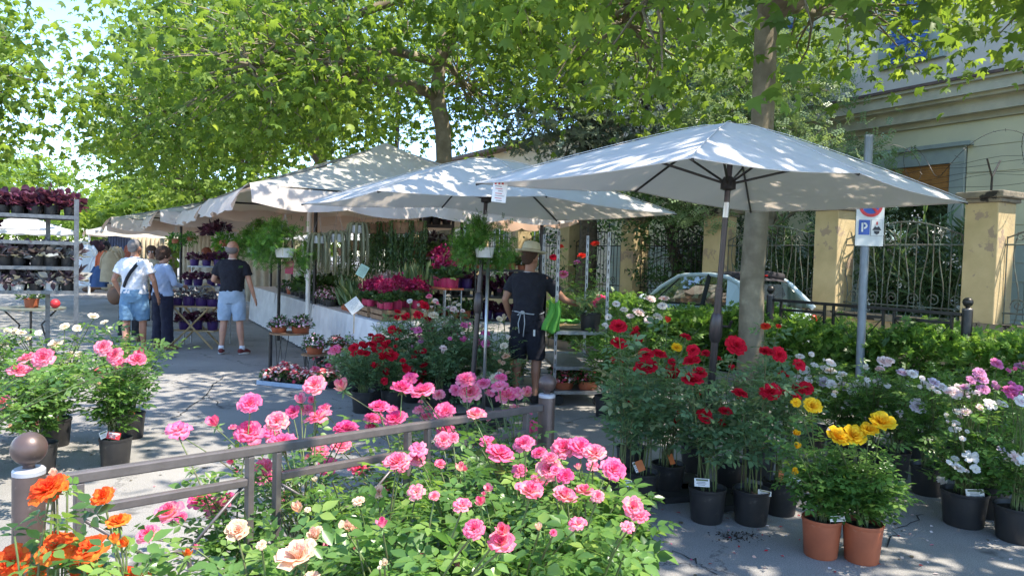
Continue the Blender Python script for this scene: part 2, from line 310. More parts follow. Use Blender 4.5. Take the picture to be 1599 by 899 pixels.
def copy_tree(o, loc=None, rz=None, label=None, group=None, parent=None, scale=None):
    c = o.copy(); C.objects.link(c); c.parent = parent
    for ch in o.children: copy_tree(ch, parent=c)
    if loc is not None: c.location = loc
    if rz is not None: c.rotation_euler = (0, 0, rz)
    if scale is not None: c.scale = (scale,) * 3 if not hasattr(scale, '__len__') else scale
    if label: c['label'] = label
    if group: c['group'] = group
    return c
ORD = ['', 'first', 'second', 'third', 'fourth', 'fifth', 'sixth', 'seventh', 'eighth', 'ninth', 'tenth', 'eleventh', 'twelfth']
# numpy scatter of a small template
def unit(a): return a / np.maximum(np.linalg.norm(a, axis=-1, keepdims=True), 1e-9)
def frames(d, nrm):
    y = unit(d); x = unit(np.cross(y, nrm)); z = np.cross(x, y)
    return np.stack([x, y, z], axis=-1)           # columns
def scatter(name, T, pos, d, nrm, scale, tone, mats, parent=None, kind='stuff', smooth=True, flat=None):
    V, Fc = T; V = np.asarray(V, float); Fc = np.asarray(Fc, int)
    k = len(pos); n = len(V)
    Rm = frames(np.asarray(d, float), np.asarray(nrm, float))
    W = np.einsum('kij,nj->kni', Rm, V) * np.asarray(scale).reshape(k, 1, 1) + np.asarray(pos).reshape(k, 1, 3)
    Fa = (Fc[None] + (np.arange(k) * n)[:, None, None]).reshape(-1, Fc.shape[1])
    me = np_mesh(name, W.reshape(-1, 3), Fa, np.repeat(np.clip(tone, 0, 1), n), smooth)
    me.materials.append(mats)
    o = link(name, me, parent)
    if kind: o['kind'] = kind
    return o
def np_mesh(name, V, Fa, tone, smooth=True):
    me = bpy.data.meshes.new(name); nf, s = Fa.shape
    me.vertices.add(len(V)); me.vertices.foreach_set('co', V.astype(np.float32).ravel())
    me.loops.add(nf * s); me.loops.foreach_set('vertex_index', Fa.astype(np.int32).ravel())
    me.polygons.add(nf); me.polygons.foreach_set('loop_start', np.arange(0, nf * s, s, dtype=np.int32))
    me.polygons.foreach_set('use_smooth', np.full(nf, smooth))
    a = me.attributes.new('tone', 'FLOAT', 'POINT'); a.data.foreach_set('value', np.asarray(tone, dtype=np.float32))
    me.update(calc_edges=True); return me
def rdir(k, zlo=-1, zhi=1):
    z = rng.uniform(zlo, zhi, k); q = rng.uniform(0, 2 * PI, k); r = np.sqrt(np.maximum(0, 1 - z * z))
    return np.stack([r * np.cos(q), r * np.sin(q), z], axis=-1)
# leaf templates (unit length along +Y, normal +Z)
def fan_leaf(bound, c=(0, 0.45, 0.03)):
    V = [c] + list(bound); n = len(bound)
    return V, [(0, i + 1, (i + 1) % n + 1) for i in range(n)]
T_PLANE = fan_leaf([(0, 0, 0), (-.30, .02, -.03), (-.52, .18, -.15), (-.30, .34, .02), (-.46, .62, -.16), (-.17, .60, .03), (0, 1.0, -.20), (.17, .60, .03), (.46, .62, -.13), (.30, .34, .02), (.52, .18, -.16), (.30, .02, -.03)], (0, .38, .05))
T_OVAL = ([(0, 0, 0), (-.26, .30, .05), (-.28, .55, .05), (0, 1, -.04), (.28, .55, .05), (.26, .30, .05), (0, .45, -.03)], [(0, 6, 1), (1, 6, 2), (2, 6, 3), (3, 6, 4), (4, 6, 5), (5, 6, 0)])
T_QUAD = ([(0, 0, 0), (-.25, .5, .06), (0, 1, 0), (.25, .5, .06)], [(0, 3, 2, 1)])
T_BLADE = ([(-.05, 0, 0), (.05, 0, 0), (-.065, .4, .02), (.065, .4, .02), (-.05, .75, .0), (.05, .75, 0), (0, 1, -.05)], [(0, 1, 3, 2), (2, 3, 5, 4), (4, 5, 6, 6)])
T_BLADE = (T_BLADE[0], [(0, 1, 3), (0, 3, 2), (2, 3, 5), (2, 5, 4), (4, 5, 6)])
T_RUFF = fan_leaf([(0, 0, .05), (-.35, .05, .12), (-.5, .35, -.02), (-.42, .7, .12), (-.12, .95, -.02), (.2, .9, .12), (.48, .62, -.02), (.45, .2, .12)], (0, .4, -.08))
def comp_leaf():
    V = []; Fs = []
    def lf(o, ang, L):
        c, s = math.cos(ang), math.sin(ang); b = len(V)
        for x, y, z in T_OVAL[0]:
            x *= L * .98; y *= L; V.append((o[0] + x * c - y * s, o[1] + x * s + y * c, o[2] + z * L - 0.25 * L * (y / L if L else 0) ** 2 * .5))
        for f in T_OVAL[1]: Fs.append(tuple(i + b for i in f))
    lf((0, .56, 0), 0, .46); lf((-.02, .50, 0), 1.15, .38); lf((.02, .46, 0), -1.15, .38); lf((-.02, .20, 0), 1.25, .30); lf((.02, .17, 0), -1.25, .30)
    b = len(V); V.extend([(-.012, 0, 0), (.012, 0, 0), (0, .58, 0.005)]); Fs.append((b, b + 1, b + 2))
    return V, Fs
T_ROSE = comp_leaf()
def clus_leaf(n=5):
    V = []; Fs = []
    for k in range(n):
        a = -1.3 + 2.6 * k / (n - 1); c, s = math.cos(a), math.sin(a); b = len(V)
        for x, y, z in T_QUAD[0]: x *= .75; V.append((x * c - y * s, x * s + y * c, z + .1 * (k % 2)))
        for f in T_QUAD[1]: Fs.append(tuple(i + b for i in f))
    return V, Fs
T_CLUS = clus_leaf(5)
def pinnate(n=5):
    V = []; Fs = []
    for k in range(n):
        for sd_ in (-1, 1):
            b = len(V); y0 = .1 + .8 * k / n; a = -sd_ * 1.1; c, s = math.cos(a), math.sin(a)
            for x, y, z in T_QUAD[0]: x *= .3; y *= .3; V.append((x * c - y * s, y0 + x * s + y * c, z * .3))
            for f in T_QUAD[1]: Fs.append(tuple(i + b for i in f))
    return V, Fs
T_PINN = pinnate(4)
# ================================================================== SETTING
S = Vector((-0.5, 0.866, 0)); N = Vector((0.866, 0.5, 0)); SA = math.atan2(S.y, S.x)   # street direction / towards the buildings
# asphalt with cracks and patches
def asphalt():
    m, n = _new('asphalt'); L = n.links
    o = n.nodes.new('ShaderNodeOutputMaterial'); b = n.nodes.new('ShaderNodeBsdfPrincipled'); L.new(b.outputs[0], o.inputs[0])
    tc = n.nodes.new('ShaderNodeTexCoord')
    def noise(sc, det, r=0.6):
        z = n.nodes.new('ShaderNodeTexNoise'); z.inputs['Scale'].default_value = sc; z.inputs['Detail'].default_value = det; z.inputs['Roughness'].default_value = r
        L.new(tc.outputs['Object'], z.inputs['Vector']); return z
    def ramp(src, p0, p1, c0, c1):
        r = n.nodes.new('ShaderNodeValToRGB'); r.color_ramp.elements[0].position = p0; r.color_ramp.elements[1].position = p1
        r.color_ramp.elements[0].color = c4(c0); r.color_ramp.elements[1].color = c4(c1); L.new(src, r.inputs[0]); return r
    def mix(a, bb, f, bt='MIX'):
        x = n.nodes.new('ShaderNodeMix'); x.data_type = 'RGBA'; x.blend_type = bt
        if isinstance(f, (int, float)): x.inputs[0].default_value = f
        else: L.new(f, x.inputs[0])
        L.new(a, x.inputs[6])
        if isinstance(bb, tuple): x.inputs[7].default_value = c4(bb)
        else: L.new(bb, x.inputs[7])
        return x.outputs[2]
    big = ramp(noise(0.7, 5).outputs[0], .35, .65, (0.24, 0.232, 0.222), (0.36, 0.343, 0.32))
    fine = ramp(noise(140, 3, .8).outputs[0], .38, .62, (0.45, 0.45, 0.47), (1.25, 1.24, 1.2))
    c = mix(big.outputs[0], fine.outputs[0], .75, 'MULTIPLY')
    st = ramp(noise(2.3, 8, .6).outputs[0], .61, .70, (0, 0, 0), (1, 1, 1)); c = mix(c, (0.10, 0.095, 0.09), st.outputs[0])
    vo = n.nodes.new('ShaderNodeTexVoronoi'); vo.feature = 'DISTANCE_TO_EDGE'; vo.inputs['Scale'].default_value = 0.42
    dn = noise(1.4, 6, .7); ad = n.nodes.new('ShaderNodeVectorMath'); ad.operation = 'ADD'; L.new(tc.outputs['Object'], ad.inputs[0]); L.new(dn.outputs['Color'], ad.inputs[1]); L.new(ad.outputs[0], vo.inputs['Vector'])
    ck = ramp(vo.outputs['Distance'], 0.0, 0.006, (1, 1, 1), (0, 0, 0)); cm = ramp(noise(.35, 2).outputs[0], .42, .50, (0, 0, 0), (1, 1, 1))
    mm = n.nodes.new('ShaderNodeMath'); mm.operation = 'MULTIPLY'; L.new(ck.outputs[0], mm.inputs[0]); L.new(cm.outputs[0], mm.inputs[1])
    c = mix(c, (0.055, 0.052, 0.05), mm.outputs[0])
    L.new(c, b.inputs['Base Color']); b.inputs['Roughness'].default_value = .88
    bp = n.nodes.new('ShaderNodeBump'); bp.inputs['Strength'].default_value = .6; bp.inputs['Distance'].default_value = .01
    L.new(noise(110, 4, .8).outputs[0], bp.inputs['Height']); L.new(bp.outputs[0], b.inputs['Normal']); return m
M['asphalt'] = asphalt()
M['pavement'] = mat('pavement_concrete', (0.30, 0.28, 0.25), .9, (0.24, 0.225, 0.2), 3, .4, 50)
M['kerb'] = mat('kerb_stone', (0.34, 0.32, 0.29), .9, (0.26, 0.25, 0.23), 4, .4, 40)
g = MB(); g.add([(-600, -300, 0), (600, -300, 0), (600, 900, 0), (-600, 900, 0)], [(0, 1, 2, 3)]); struct('ground', g, M['asphalt'])
def strip(o, s0, s1, n0, n1, z0, z1):     # a box along the street
    mb = MB(); a = [o + S * s + N * n for s, n in ((s0, n0), (s1, n0), (s1, n1), (s0, n1))]
    vs = [(p.x, p.y, z) for z in (z0, z1) for p in a]
    return mb.add(vs, [(0, 1, 2, 3)[::-1], (4, 5, 6, 7), (0, 1, 5, 4)[::-1], (1, 2, 6, 5)[::-1], (2, 3, 7, 6)[::-1], (3, 0, 4, 7)[::-1]])
FO = Vector((7.08, 11.0, 0))              # fence line origin, at the near pillar
struct('pavement', strip(FO, -14, 40, -1.15, -0.25, 0.0, 0.13), M['pavement'])
kb = thing('kerb', None, None); kb['kind'] = 'structure'
kbm = strip(Vector((0, 0, 0)), 0, 0.97, 0, 0.15, 0.0, 0.138).mesh('kerb_stone', M['kerb'])
for i in range(40):
    p = FO + S * (-9 + i) + N * -1.32; o = link('kerb_stone', kbm, kb, p)
# ---- planting bed under the hedge and trees
HO = Vector((4.85, 6.95, 0))
bed = thing('planting_bed', None, None); bed['kind'] = 'structure'
strip(HO, -3, 9, -.05, 1.25, 0.0, 0.07).build('soil', M['soil'], bed)
for nn in (-.17, 1.25):
    m_ = strip(Vector((0, 0, 0)), 0, .97, 0, .12, 0, .14).mesh('kerb_stone', M['kerb'])
    for i in range(12): link('kerb_stone', m_, bed, HO + S * (-3 + i) + N * nn)
# ---- fence: wall, pillars, ironwork
fence = thing('boundary_fence', 'ochre stucco boundary wall with square pillars and weathered iron railings behind the parked car', 'fence', FO)
def fstrip(s0, s1, n0, n1, z0, z1): return strip(Vector((0, 0, 0)), s0, s1, n0, n1, z0, z1)
fstrip(-14, 36, -.16, .16, 0, .76).build('wall', M['stucco_low'], fence)
for i in range(25):
    fstrip(-14 + i * 2, -14 + i * 2 + 1.985, -.24, .22, .76, .86).build('coping_stone', M['stone_cap'], fence, bevel=.012)
PILS = [-2.8, 0, 2.62, 5.4, 8.2, 10.95, 13.7, 16.5, 19.3, 22]
cap_m = None
for k in PILS:
    p = S * k
    pm = MB()
    a = [p + S * x + N * y for x, y in ((-.24, -.24), (.24, -.24), (.24, .24), (-.24, .24))]
    zs = [.86, 1.5, 2.1, 2.63]; vs = [(q.x + random.uniform(-.004, .004), q.y + random.uniform(-.004, .004), z) for z in zs for q in a]
    fs = [(i * 4 + j, i * 4 + j + 4, i * 4 + (j + 1) % 4 + 4, i * 4 + (j + 1) % 4) for i in range(3) for j in range(4)] + [(12, 15, 14, 13)]
    pm.add(vs, fs); po = pm.build('pillar', M['stucco'], fence, bevel=.015)
    po['label'] = 'square ochre stucco pillar with peeling plaster'
    for z, h, e in ((2.63, .06, .29), (2.69, .10, .34)):
        cm = MB(); cm.box((0, 0, z + h / 2), (e * 2, e * 2, h), SA)
        cm.build('cap_stone', M['stone_cap'], po, p, bevel=.02)
    y = MB(); top = p + Vector((0, 0, 2.79)); mid = p + Vector((0, 0, 3.02))
    y.tube([top, mid], .016); y.tube([mid, mid + N * -.16 + Vector((0, 0, .26))], .013); y.tube([mid, mid + N * .2 + Vector((0, 0, .26))], .013)
    y.build('wire_bracket', M['dark_metal'], po)
def scroll(c, u, r0, turns, flip=1, n=26):
    pts = []
    for i in range(n):
        t = i / (n - 1); q = t * turns * 2 * PI; r = r0 * (1 - .8 * t)
        pts.append(c + u * (r * math.cos(q) * flip) + Vector((0, 0, r * math.sin(q))))
    return pts
for a, b in zip(PILS[:-1], PILS[1:]):
    if a < -3: continue
    s0, s1 = a + .26, b - .26; W = s1 - s0; mat_ = M['iron_green'] if a < 3 else M['dark_metal']
    panel = link('iron_panel', None, fence)
    def pt(s, z): q = S * s; return Vector((q.x, q.y, z))
    def arch(s): t = (s - s0) / W; return 2.12 + .28 * math.sin(PI * t)
    for z in (1.02, 2.02): MB().tube([pt(s0 - .05, z), pt(s1 + .05, z)], .014, 6).build('rail', mat_, panel)
    MB().tube([pt(s0 + W * i / 16, arch(s0 + W * i / 16)) for i in range(17)], .012, 6).build('arched_rail', mat_, panel)
    nb = int(W / .135)
    for i in range(nb + 1):
        s = s0 + W * i / nb; mb = MB(); amp = .05 if i % 4 == 1 else (-.05 if i % 4 == 3 and a < 3 else 0)
        mb.tube([pt(s + amp * math.sin(2 * PI * j / 8), .86 + (arch(s) - .84) * j / 8) for j in range(9)], .0095, 5); mb.build('bar', mat_, panel)
    sc = MB()
    for i in range(6):
        s = s0 + W * (i + .5) / 6
        sc.tube(scroll(pt(s, 1.14), S, .105, 1.5, 1 if i % 2 else -1), .009, 5)
        sc.tube(scroll(pt(s, 2.13), S, .085, 1.2, -1 if i % 2 else 1), .008, 5)
    sc.build('scrollwork', mat_, panel, kind='stuff')
bw = MB()
for k in range(5):
    n_ = -.16 + .09 * k; z = 3.28 - (.26 if k in (2,) else 0) - .05 * k
    pts = []
    for i in range(90):
        s = -5 + i * .3; q = S * s + N * n_; pts.append(Vector((q.x, q.y, z + .03 * math.sin(i * 1.3 + k) - .05 * math.sin(PI * ((s % 2.75) / 2.75)))))
    bw.tube(pts, .0035, 4)
pts = []; 
for i in range(1500):
    s = -1.0 + i * .012; q = i * .085; r = .27 + .07 * math.sin(i * .031) + .05 * math.sin(i * .013)
    c = S * (s + .35 * math.cos(q * .5)) + N * (r * math.cos(q)); pts.append(Vector((c.x, c.y, 3.36 + r * math.sin(q))))
bw.tube(pts, .004, 4)
for i in range(0, 1500, 4):
    v = Vector((random.uniform(-1, 1), random.uniform(-1, 1), random.uniform(-1, 1))) * .028; bw.tube([pts[i] - v, pts[i] + v], .003, 3)
wire = bw.build('barbed_wire', M['dark_metal']); wire.location = FO; tag(wire, 'tangled coil of barbed wire running above the ochre fence pillars', 'barbed wire')
# ---- main building (yellow green facade) behind the fence
BO = FO + N * 3.3
bld = thing('villa', 'yellow green villa with heavy cornice, blue upper shutters and an orange roller shutter', 'building', BO)
def bpart(name, s0, s1, n0, n1, z0, z1, m, parent=None, bev=0): return strip(Vector((0, 0, 0)), s0, s1, n0, n1, z0, z1).build(name, M[m], parent or bld, bevel=bev)
WS = (2.62, 4.25)      # window span along the street
bpart('wall', -14, 14, .30, 6, 0, 5.2, 'facade')
# rusticated lower courses, each band proud of the wall with a recessed joint
zz = .0; i = 0
while zz < 4.5:
    h = .36 if zz < 2.4 else .52
    mt = 'facade_low' if zz < 1.8 else 'facade'
    for s0, s1 in ((-14, WS[0] - .3), (WS[1] + .3, 14)) if 1.7 < zz + h and zz < 3.95 else ((-14, 14),):
        n_ = int((s1 - s0) / 1.15) if zz < 2.4 else 1
        for j in range(n_):
            a_ = s0 + (s1 - s0) * j / n_; b_ = s0 + (s1 - s0) * (j + 1) / n_
            bpart('facade_block', a_ + .006, b_ - .006, .262, .298, zz + .006, min(zz + h, 4.6) - .006, mt)
    zz += h
# window
wf = bpart('window_frame', WS[0] - .28, WS[0], .20, .296, 1.9, 3.8, 'facade_trim'); wf.name = 'window'
bpart('frame', WS[1], WS[1] + .28, .20, .296, 1.9, 3.8, 'facade_trim', wf); bpart('frame', WS[0] - .28, WS[1] + .28, .19, .296, 3.8, 4.12, 'facade_trim', wf)
bpart('lintel', WS[0] - .42, WS[1] + .42, .12, .296, 4.12, 4.2, 'facade_trim', wf); bpart('sill', WS[0] - .4, WS[1] + .4, .1, .296, 1.78, 1.9, 'facade_trim', wf)
bpart('pane', WS[0], WS[1], .285, .292, 1.9, 3.0, 'glass', wf)
for i in range(22):
    bpart('slat', WS[0] + .01, WS[1] - .01, .24, .262, 2.98 + i * .037, 2.98 + i * .037 + .032, 'orange_shutter', wf)
for z0, z1, o_ in ((4.60, 4.72, .20), (4.72, 4.98, .05), (4.98, 5.05, -.10), (5.05, 5.27, -.18), (5.27, 5.33, -.25)):
    bpart('cornice_moulding', -14, 14.2, o_, .9, z0, z1, 'cornice', bev=.01)
bpart('gutter', -14, 14.25, -.30, .9, 5.332, 5.39, 'roof_tile')
bpart('upper_wall', -14, 14, .82, 6, 5.39, 12, 'upper_wall')
for s in (-6.5, -3.1, .4, 3.9, 7.4, 10.9):
    w_ = bpart('window', s - .75, s + .75, .70, .818, 6.15, 8.9, 'facade_trim')
    bpart('pane', s - .4, s + .4, .64, .69, 6.3, 8.7, 'glass', w_)
    for d0, d1 in ((-.42, 0), (.02, .42)):
        sh = bpart('shutter', s + d0, s + d1, .60, .635, 6.2, 8.85, 'blue_shutter', w_)
        
    bm_ = MB()
    for d0, d1 in ((-.39, -.03), (.05, .39)):
        for j in range(30):
            q0 = S * (s + (d0 + d1) / 2) + N * .59; bm_.box((q0.x, q0.y, 6.3 + j * .085), (d1 - d0, .02, .05), SA)
    bm_.build('shutter_slats', M['blue_shutter'], w_, kind='stuff')
# second building further along (cream)
b2 = thing('cream_building', 'sunlit cream building with a brown eave beyond the far iron fence', 'building', BO + S * 15)
def b2p(name, s0, s1, n0, n1, z0, z1, m, parent=None): return strip(Vector((0, 0, 0)), s0, s1, n0, n1, z0, z1).build(name, M[m], parent or b2)
b2p('wall', 0, 26, 1.2, 9, 0, 6.4, 'cream_wall'); b2p('roof_eave', -.2, 26.4, .6, 9, 6.4, 6.55, 'roof_tile')
for s in (2, 5, 8, 11.5, 15, 19, 23):
    w_ = b2p('window', s - .6, s + .6, 1.12, 1.198, 1.2, 3.1, 'facade_trim'); b2p('pane', s - .45, s + .45, 1.09, 1.115, 1.35, 2.95, 'glass', w_)
    for j in range(3): b2p('glazing_bar', s - .42 + j * .4, s - .38 + j * .4, 1.07, 1.088, 1.35, 2.95, 'white_plastic', w_)
# ---- trees
def ellip_pts(k, c, r, lo=0.0, pw=0.5):
    d = rdir(k); rad = (lo + (1 - lo) * rng.random(k) ** pw)[:, None]
    return np.array(c) + d * rad * np.array(r), d
def tree(name, label, cat, base, trunk, lobes, nleaf, T, lm, lsize, bark='bark', group=None, leafobj=0, perclump=26, csize=.55, tonebase=None, droop=.5, gapseed=0, tr=.16, view=None):
    """trunk: list of (x,y,z,r) relative to base; lobes: (cx,cy,cz, rx,ry,rz)"""
    root = thing(name, label, cat, base, 0, group)
    tm = MB(); tm.tube([t[:3] for t in trunk], [t[3] for t in trunk], 14); tk = tm.build('trunk', M[bark], root, smooth=True)
    vol = np.array([l[3] * l[4] * l[5] for l in lobes]) ** .67; vol /= vol.sum()
    ncl = nleaf // perclump; pos = []; 
    top = Vector(trunk[-1][:3]); fork = Vector(trunk[-2][:3])
    allc = []
    for li, l in enumerate(lobes):
        k = max(3, int(ncl * vol[li])); cc, _ = ellip_pts(k, l[:3], l[3:], .25, .45); allc.append(cc)
        # limb from the trunk to the lobe, then twigs to some clumps
        lc = Vector(l[:3]); st = Vector(trunk[random.randint(max(1, len(trunk) - 3), len(trunk) - 1)][:3])
        lm_ = MB(); mid = st.lerp(lc, .5) + Vector((random.uniform(-.3, .3), random.uniform(-.3, .3), random.uniform(-.1, .4)))
        pts = [st, st.lerp(mid, .5) + Vector((0, 0, .12)), mid, mid.lerp(lc, .6), lc]; r0 = tr * (.5 + .3 * random.random())
        lm_.tube(pts, [r0, r0 * .8, r0 * .6, r0 * .42, r0 * .25], 7)
        for c in cc[:min(k, 48)]:
            c = Vector(c); j = random.choice((2, 3, 4)); a = pts[j]; m2 = a.lerp(c, .5) + Vector((random.uniform(-.2, .2), random.uniform(-.2, .2), random.uniform(-.1, .25)))
            lm_.tube([a, m2, c], [r0 * .22, r0 * .15, r0 * .06], 5, caps=False)
        lm_.build('branch', M[bark], root, smooth=True)
    cc = np.concatenate(allc); k = len(cc) * perclump
    ctone = rng.random(len(cc))
    p = np.repeat(cc, perclump, 0) + rng.normal(0, 1, (k, 3)) * np.array([csize, csize, csize * .55])
    d = rdir(k); d[:, 2] = d[:, 2] * .6 - droop; nrm = rdir(k, .1, 1) + np.array([0, 0, .3])
    tone = np.clip(.35 * np.repeat(ctone, perclump) + .65 * rng.random(k), 0, 1) if tonebase is None else np.clip(tonebase + rng.normal(0, .2, k), 0, 1)
    sc = rng.uniform(.65, 1.2, k) * lsize
    if leafobj:
        # the leaves nearest the street viewpoint become leaf parts of their own
        wp = p + np.array(base); dist = np.linalg.norm(wp - np.array([0, 0, 1.6]), axis=1)
        vis = wp[:, 1] > 1.5
        idx = np.where(vis)[0]; idx = idx[np.argsort(dist[idx])[:leafobj]]
        keep = np.ones(k, bool); keep[idx] = False
        ms = []
        for q in range(8):
            me = np_mesh('leaf', np.array(T[0]) * .999, np.array(T[1]), np.full(len(T[0]), (q + .5) / 8)); me.materials.append(M[lm]); ms.append(me)
        Rm = frames(d[idx], nrm[idx])
        for a_, i in enumerate(idx):
            o = bpy.data.objects.new('leaf', ms[int(tone[i] * 7.99)]); C.objects.link(o); o.parent = root
            o.matrix_local = Matrix.Translation(p[i]) @ Matrix([list(r_) + [0] for r_ in (Rm[a_] * sc[i])] + [[0, 0, 0, 1]])
        p, d, nrm, sc, tone = p[keep], d[keep], nrm[keep], sc[keep], tone[keep]
    scatter('foliage', T, p, d, nrm, sc, tone, M[lm], root)
    return root
PT = 'plane trees lining the street'
tree('plane_tree', 'smooth grey plane tree trunk rising behind the nearest umbrella, its leaves filling the top right', 'tree', (2.95, 9.0, 0),
     [(0, 0, 0, .19), (0, 0, .5, .155), (-.02, 0, 1.5, .145), (.02, 0, 2.6, .14), (.03, 0, 3.6, .135), (.04, .05, 4.6, .135), (.2, .1, 5.6, .12), (.1, .1, 6.8, .08)],
     [(-1.9, -2.4, 4.3, 1.6, 1.5, 1.0), (-1.2, -3.7, 4.0, 1.0, 1.2, .75), (.6, -4.4, 6.3, 2.4, 1.8, 1.1), (-1.6, -2.8, 6.2, 2.0, 1.8, 1.2), (-3.2, 1.8, 6.4, 2.2, 2.0, 1.3), (1.7, -3.2, 4.45, 1.7, 1.5, .85), (2.9, -1.2, 5.0, 1.6, 1.6, 1.0), (-2.9, -.4, 5.4, 1.4, 1.8, 1.0), (-1.5, 1.6, 5.0, 2, 1.8, 1.4), (1.7, 1.5, 5.4, 2, 2, 1.3), (0, -.8, 6.4, 2.0, 2.0, 1.1)],
     11500, T_PLANE, 'plane_leaf', .16, group=PT, leafobj=290, csize=.42)
tree('plane_tree', 'plane tree overhanging the top right edge, its trunk out of view', 'tree', (7.4, 2.6, 0),
     [(0, 0, 0, .2), (0, 0, 1.5, .17), (0, 0, 3.2, .16), (0, .1, 4.8, .13), (0, 0, 6.4, .08)],
     [(-3.5, 1.5, 6.1, 2.0, 2.0, 1.2), (-2.6, .5, 4.3, 1.1, 1.2, .8), (-2.6, 2.6, 4.35, 1.5, 1.4, .8), (-.6, 2.6, 4.6, 1.6, 1.5, .9), (-1.6, -1.6, 4.5, 1.8, 1.6, 1.0), (.8, .2, 5.6, 2.0, 2.0, 1.2)],
     4900, T_PLANE, 'plane_leaf', .17, group=PT, leafobj=120, csize=.42)
tree('plane_tree', 'plane tree with a forked mottled trunk rising behind the tents', 'tree', (-1.55, 15.7, 0),
     [(0, 0, 0, .24), (.0, 0, 2.0, .19), (.05, 0, 3.4, .175), (.0, 0, 4.3, .17), (-.15, 0, 5.0, .165), (-.1, 0, 5.7, .12), (-.02, 0, 7.2, .09)],
     [(-2.6, -4.2, 4.5, 1.8, 1.6, 1.05), (-1.6, -4.0, 4.6, 1.2, 1.3, .9), (1.6, -3.4, 6.0, 1.4, 1.5, 1.0), (-3.8, -2.2, 4.7, 1.8, 2, 1.35), (-3.2, .6, 5.4, 2.2, 2, 1.6), (2.4, -.4, 6.6, 1.8, 2.2, 1.2), (-1.8, -2.2, 6.6, 2.6, 2.2, 1.5), (1.4, -1.8, 7.0, 2.2, 2.2, 1.5), (-4.0, -.2, 7.4, 2, 2, 1.5), (.4, 2.2, 5.6, 2, 2, 1.5)],
     15500, T_PLANE, 'plane_leaf', .16, group=PT, leafobj=290, csize=.5)
tree('plane_tree', 'plane tree whose broad crown hangs over the middle tents, left of the forked trunk', 'tree', (-6.0, 22.6, 0),
     [(0, 0, 0, .24), (0, 0, 2.2, .19), (.1, 0, 4.2, .17), (0, 0, 5.6, .15), (-.1, 0, 7.6, .09)],
     [(-3.2, -4.0, 4.9, 2.3, 2.2, 1.5), (-.4, -4.2, 5.3, 2.3, 2, 1.6), (-4.4, -1, 5.5, 2.1, 2.4, 1.8), (1.8, -2, 6.2, 2.2, 2.2, 1.8), (-2.2, -1.6, 7.8, 3, 2.8, 1.9), (2.4, 0.5, 8.6, 2.4, 2.4, 1.8)],
     13000, T_PLANE, 'plane_leaf', .185, group=PT, csize=.6)
tree('plane_tree', 'far plane tree beyond the tents at the end of the row', 'tree', (-12.0, 32, 0),
     [(0, 0, 0, .24), (0, 0, 2.2, .19), (.1, 0, 4.2, .17), (0, 0, 7.6, .09)],
     [(-2, -2, 5.0, 2.6, 2.6, 1.8), (1.5, -1, 5.6, 2.6, 2.6, 2.0), (0, 0, 8.2, 3.4, 3.2, 2.4)],
     4200, T_PLANE, 'plane_leaf', .32, group=PT, csize=.7)
tree('plane_tree', 'tall sunlit plane tree filling the left edge behind the purple plant trolley', 'tree', (-13.5, 15.2, 0),
     [(0, 0, 0, .26), (0, 0, 2.2, .21), (.1, 0, 4.2, .18), (0, 0, 5.6, .15), (-.1, 0, 8.6, .09)],
     [(1.2, -1.6, 4.4, 2.2, 2.2, 1.6), (1.9, .8, 5.2, 1.8, 2.0, 1.6), (1.6, -1.8, 5.6, 1.6, 1.4, 1.5), (-1, 0, 6.4, 2.6, 2.6, 2.0), (1.0, -.6, 7.6, 2.2, 2.4, 1.7), (0, .5, 9.6, 2.2, 2.4, 1.6)],
     11500, T_PLANE, 'plane_leaf', .19, group=PT, csize=.5)
tree('plane_tree', 'second sunlit tree on the left side of the street, past the sky gap', 'tree', (-21.3, 25.5, 0),
     [(0, 0, 0, .26), (0, 0, 2.2, .21), (.1, 0, 4.2, .18), (-.1, 0, 8.0, .09)],
     [(1.2, -1.0, 4.8, 2.8, 2.4, 1.8), (-1, 0, 6.6, 2.8, 2.8, 2.2), (.6, .5, 9.0, 2.6, 2.6, 2.0)],
     4500, T_PLANE, 'plane_leaf', .28, group=PT, csize=.6)
for i, (x, y, h, lb) in enumerate(((-17.5, 38, 6.5, 'yellow green tree closing the view behind the clothes stall'), (-22, 44, 7, 'distant tree at the far left of the street end'), (-12.5, 46, 7.5, 'distant tree in the middle of the street end'), (-28, 36, 8, 'distant leafy tree behind the left row'), (-33, 50, 9, 'far tree low on the left horizon'))):
    tree('street_end_tree', lb, 'tree', (x, y, 0), [(0, 0, 0, .2), (0, 0, 2, .16), (0, 0, 4, .12), (0, 0, 6, .06)],
         [(0, 0, h * .55, 3.2, 3.0, h * .33), (-1.8, -.6, h * .42, 2.2, 2.2, h * .25), (1.8, -.5, h * .45, 2.4, 2.2, h * .27)], 2600, T_CLUS, 'plane_leaf', .38, csize=.6, group='trees closing the street', tonebase=.6)
tree('holm_oak', 'grey green small leaved tree behind the fence above the second umbrella', 'tree', (1.9, 19.6, 0),
     [(0, 0, 0, .3), (.1, 0, 2.2, .24), (0, 0, 4, .2), (-.2, 0, 6, .14), (0, 0, 9, .06)],
     [(-.9, -1.2, 5.4, 1.8, 1.7, 1.3), (1.4, -.8, 5.8, 2.2, 1.8, 1.6), (-1.4, 0, 8.0, 1.9, 2, 1.7), (1.2, 0, 8.6, 2.4, 2.2, 2.0), (3.2, -.2, 7.2, 2.0, 1.8, 1.6), (0, 0, 11, 2.4, 2.4, 1.8), (.4, -1, 3.9, 1.8, 1.2, .9)],
     10500, T_CLUS, 'oak_leaf', .17, bark='bark_dark', csize=.42, perclump=30, droop=.1)
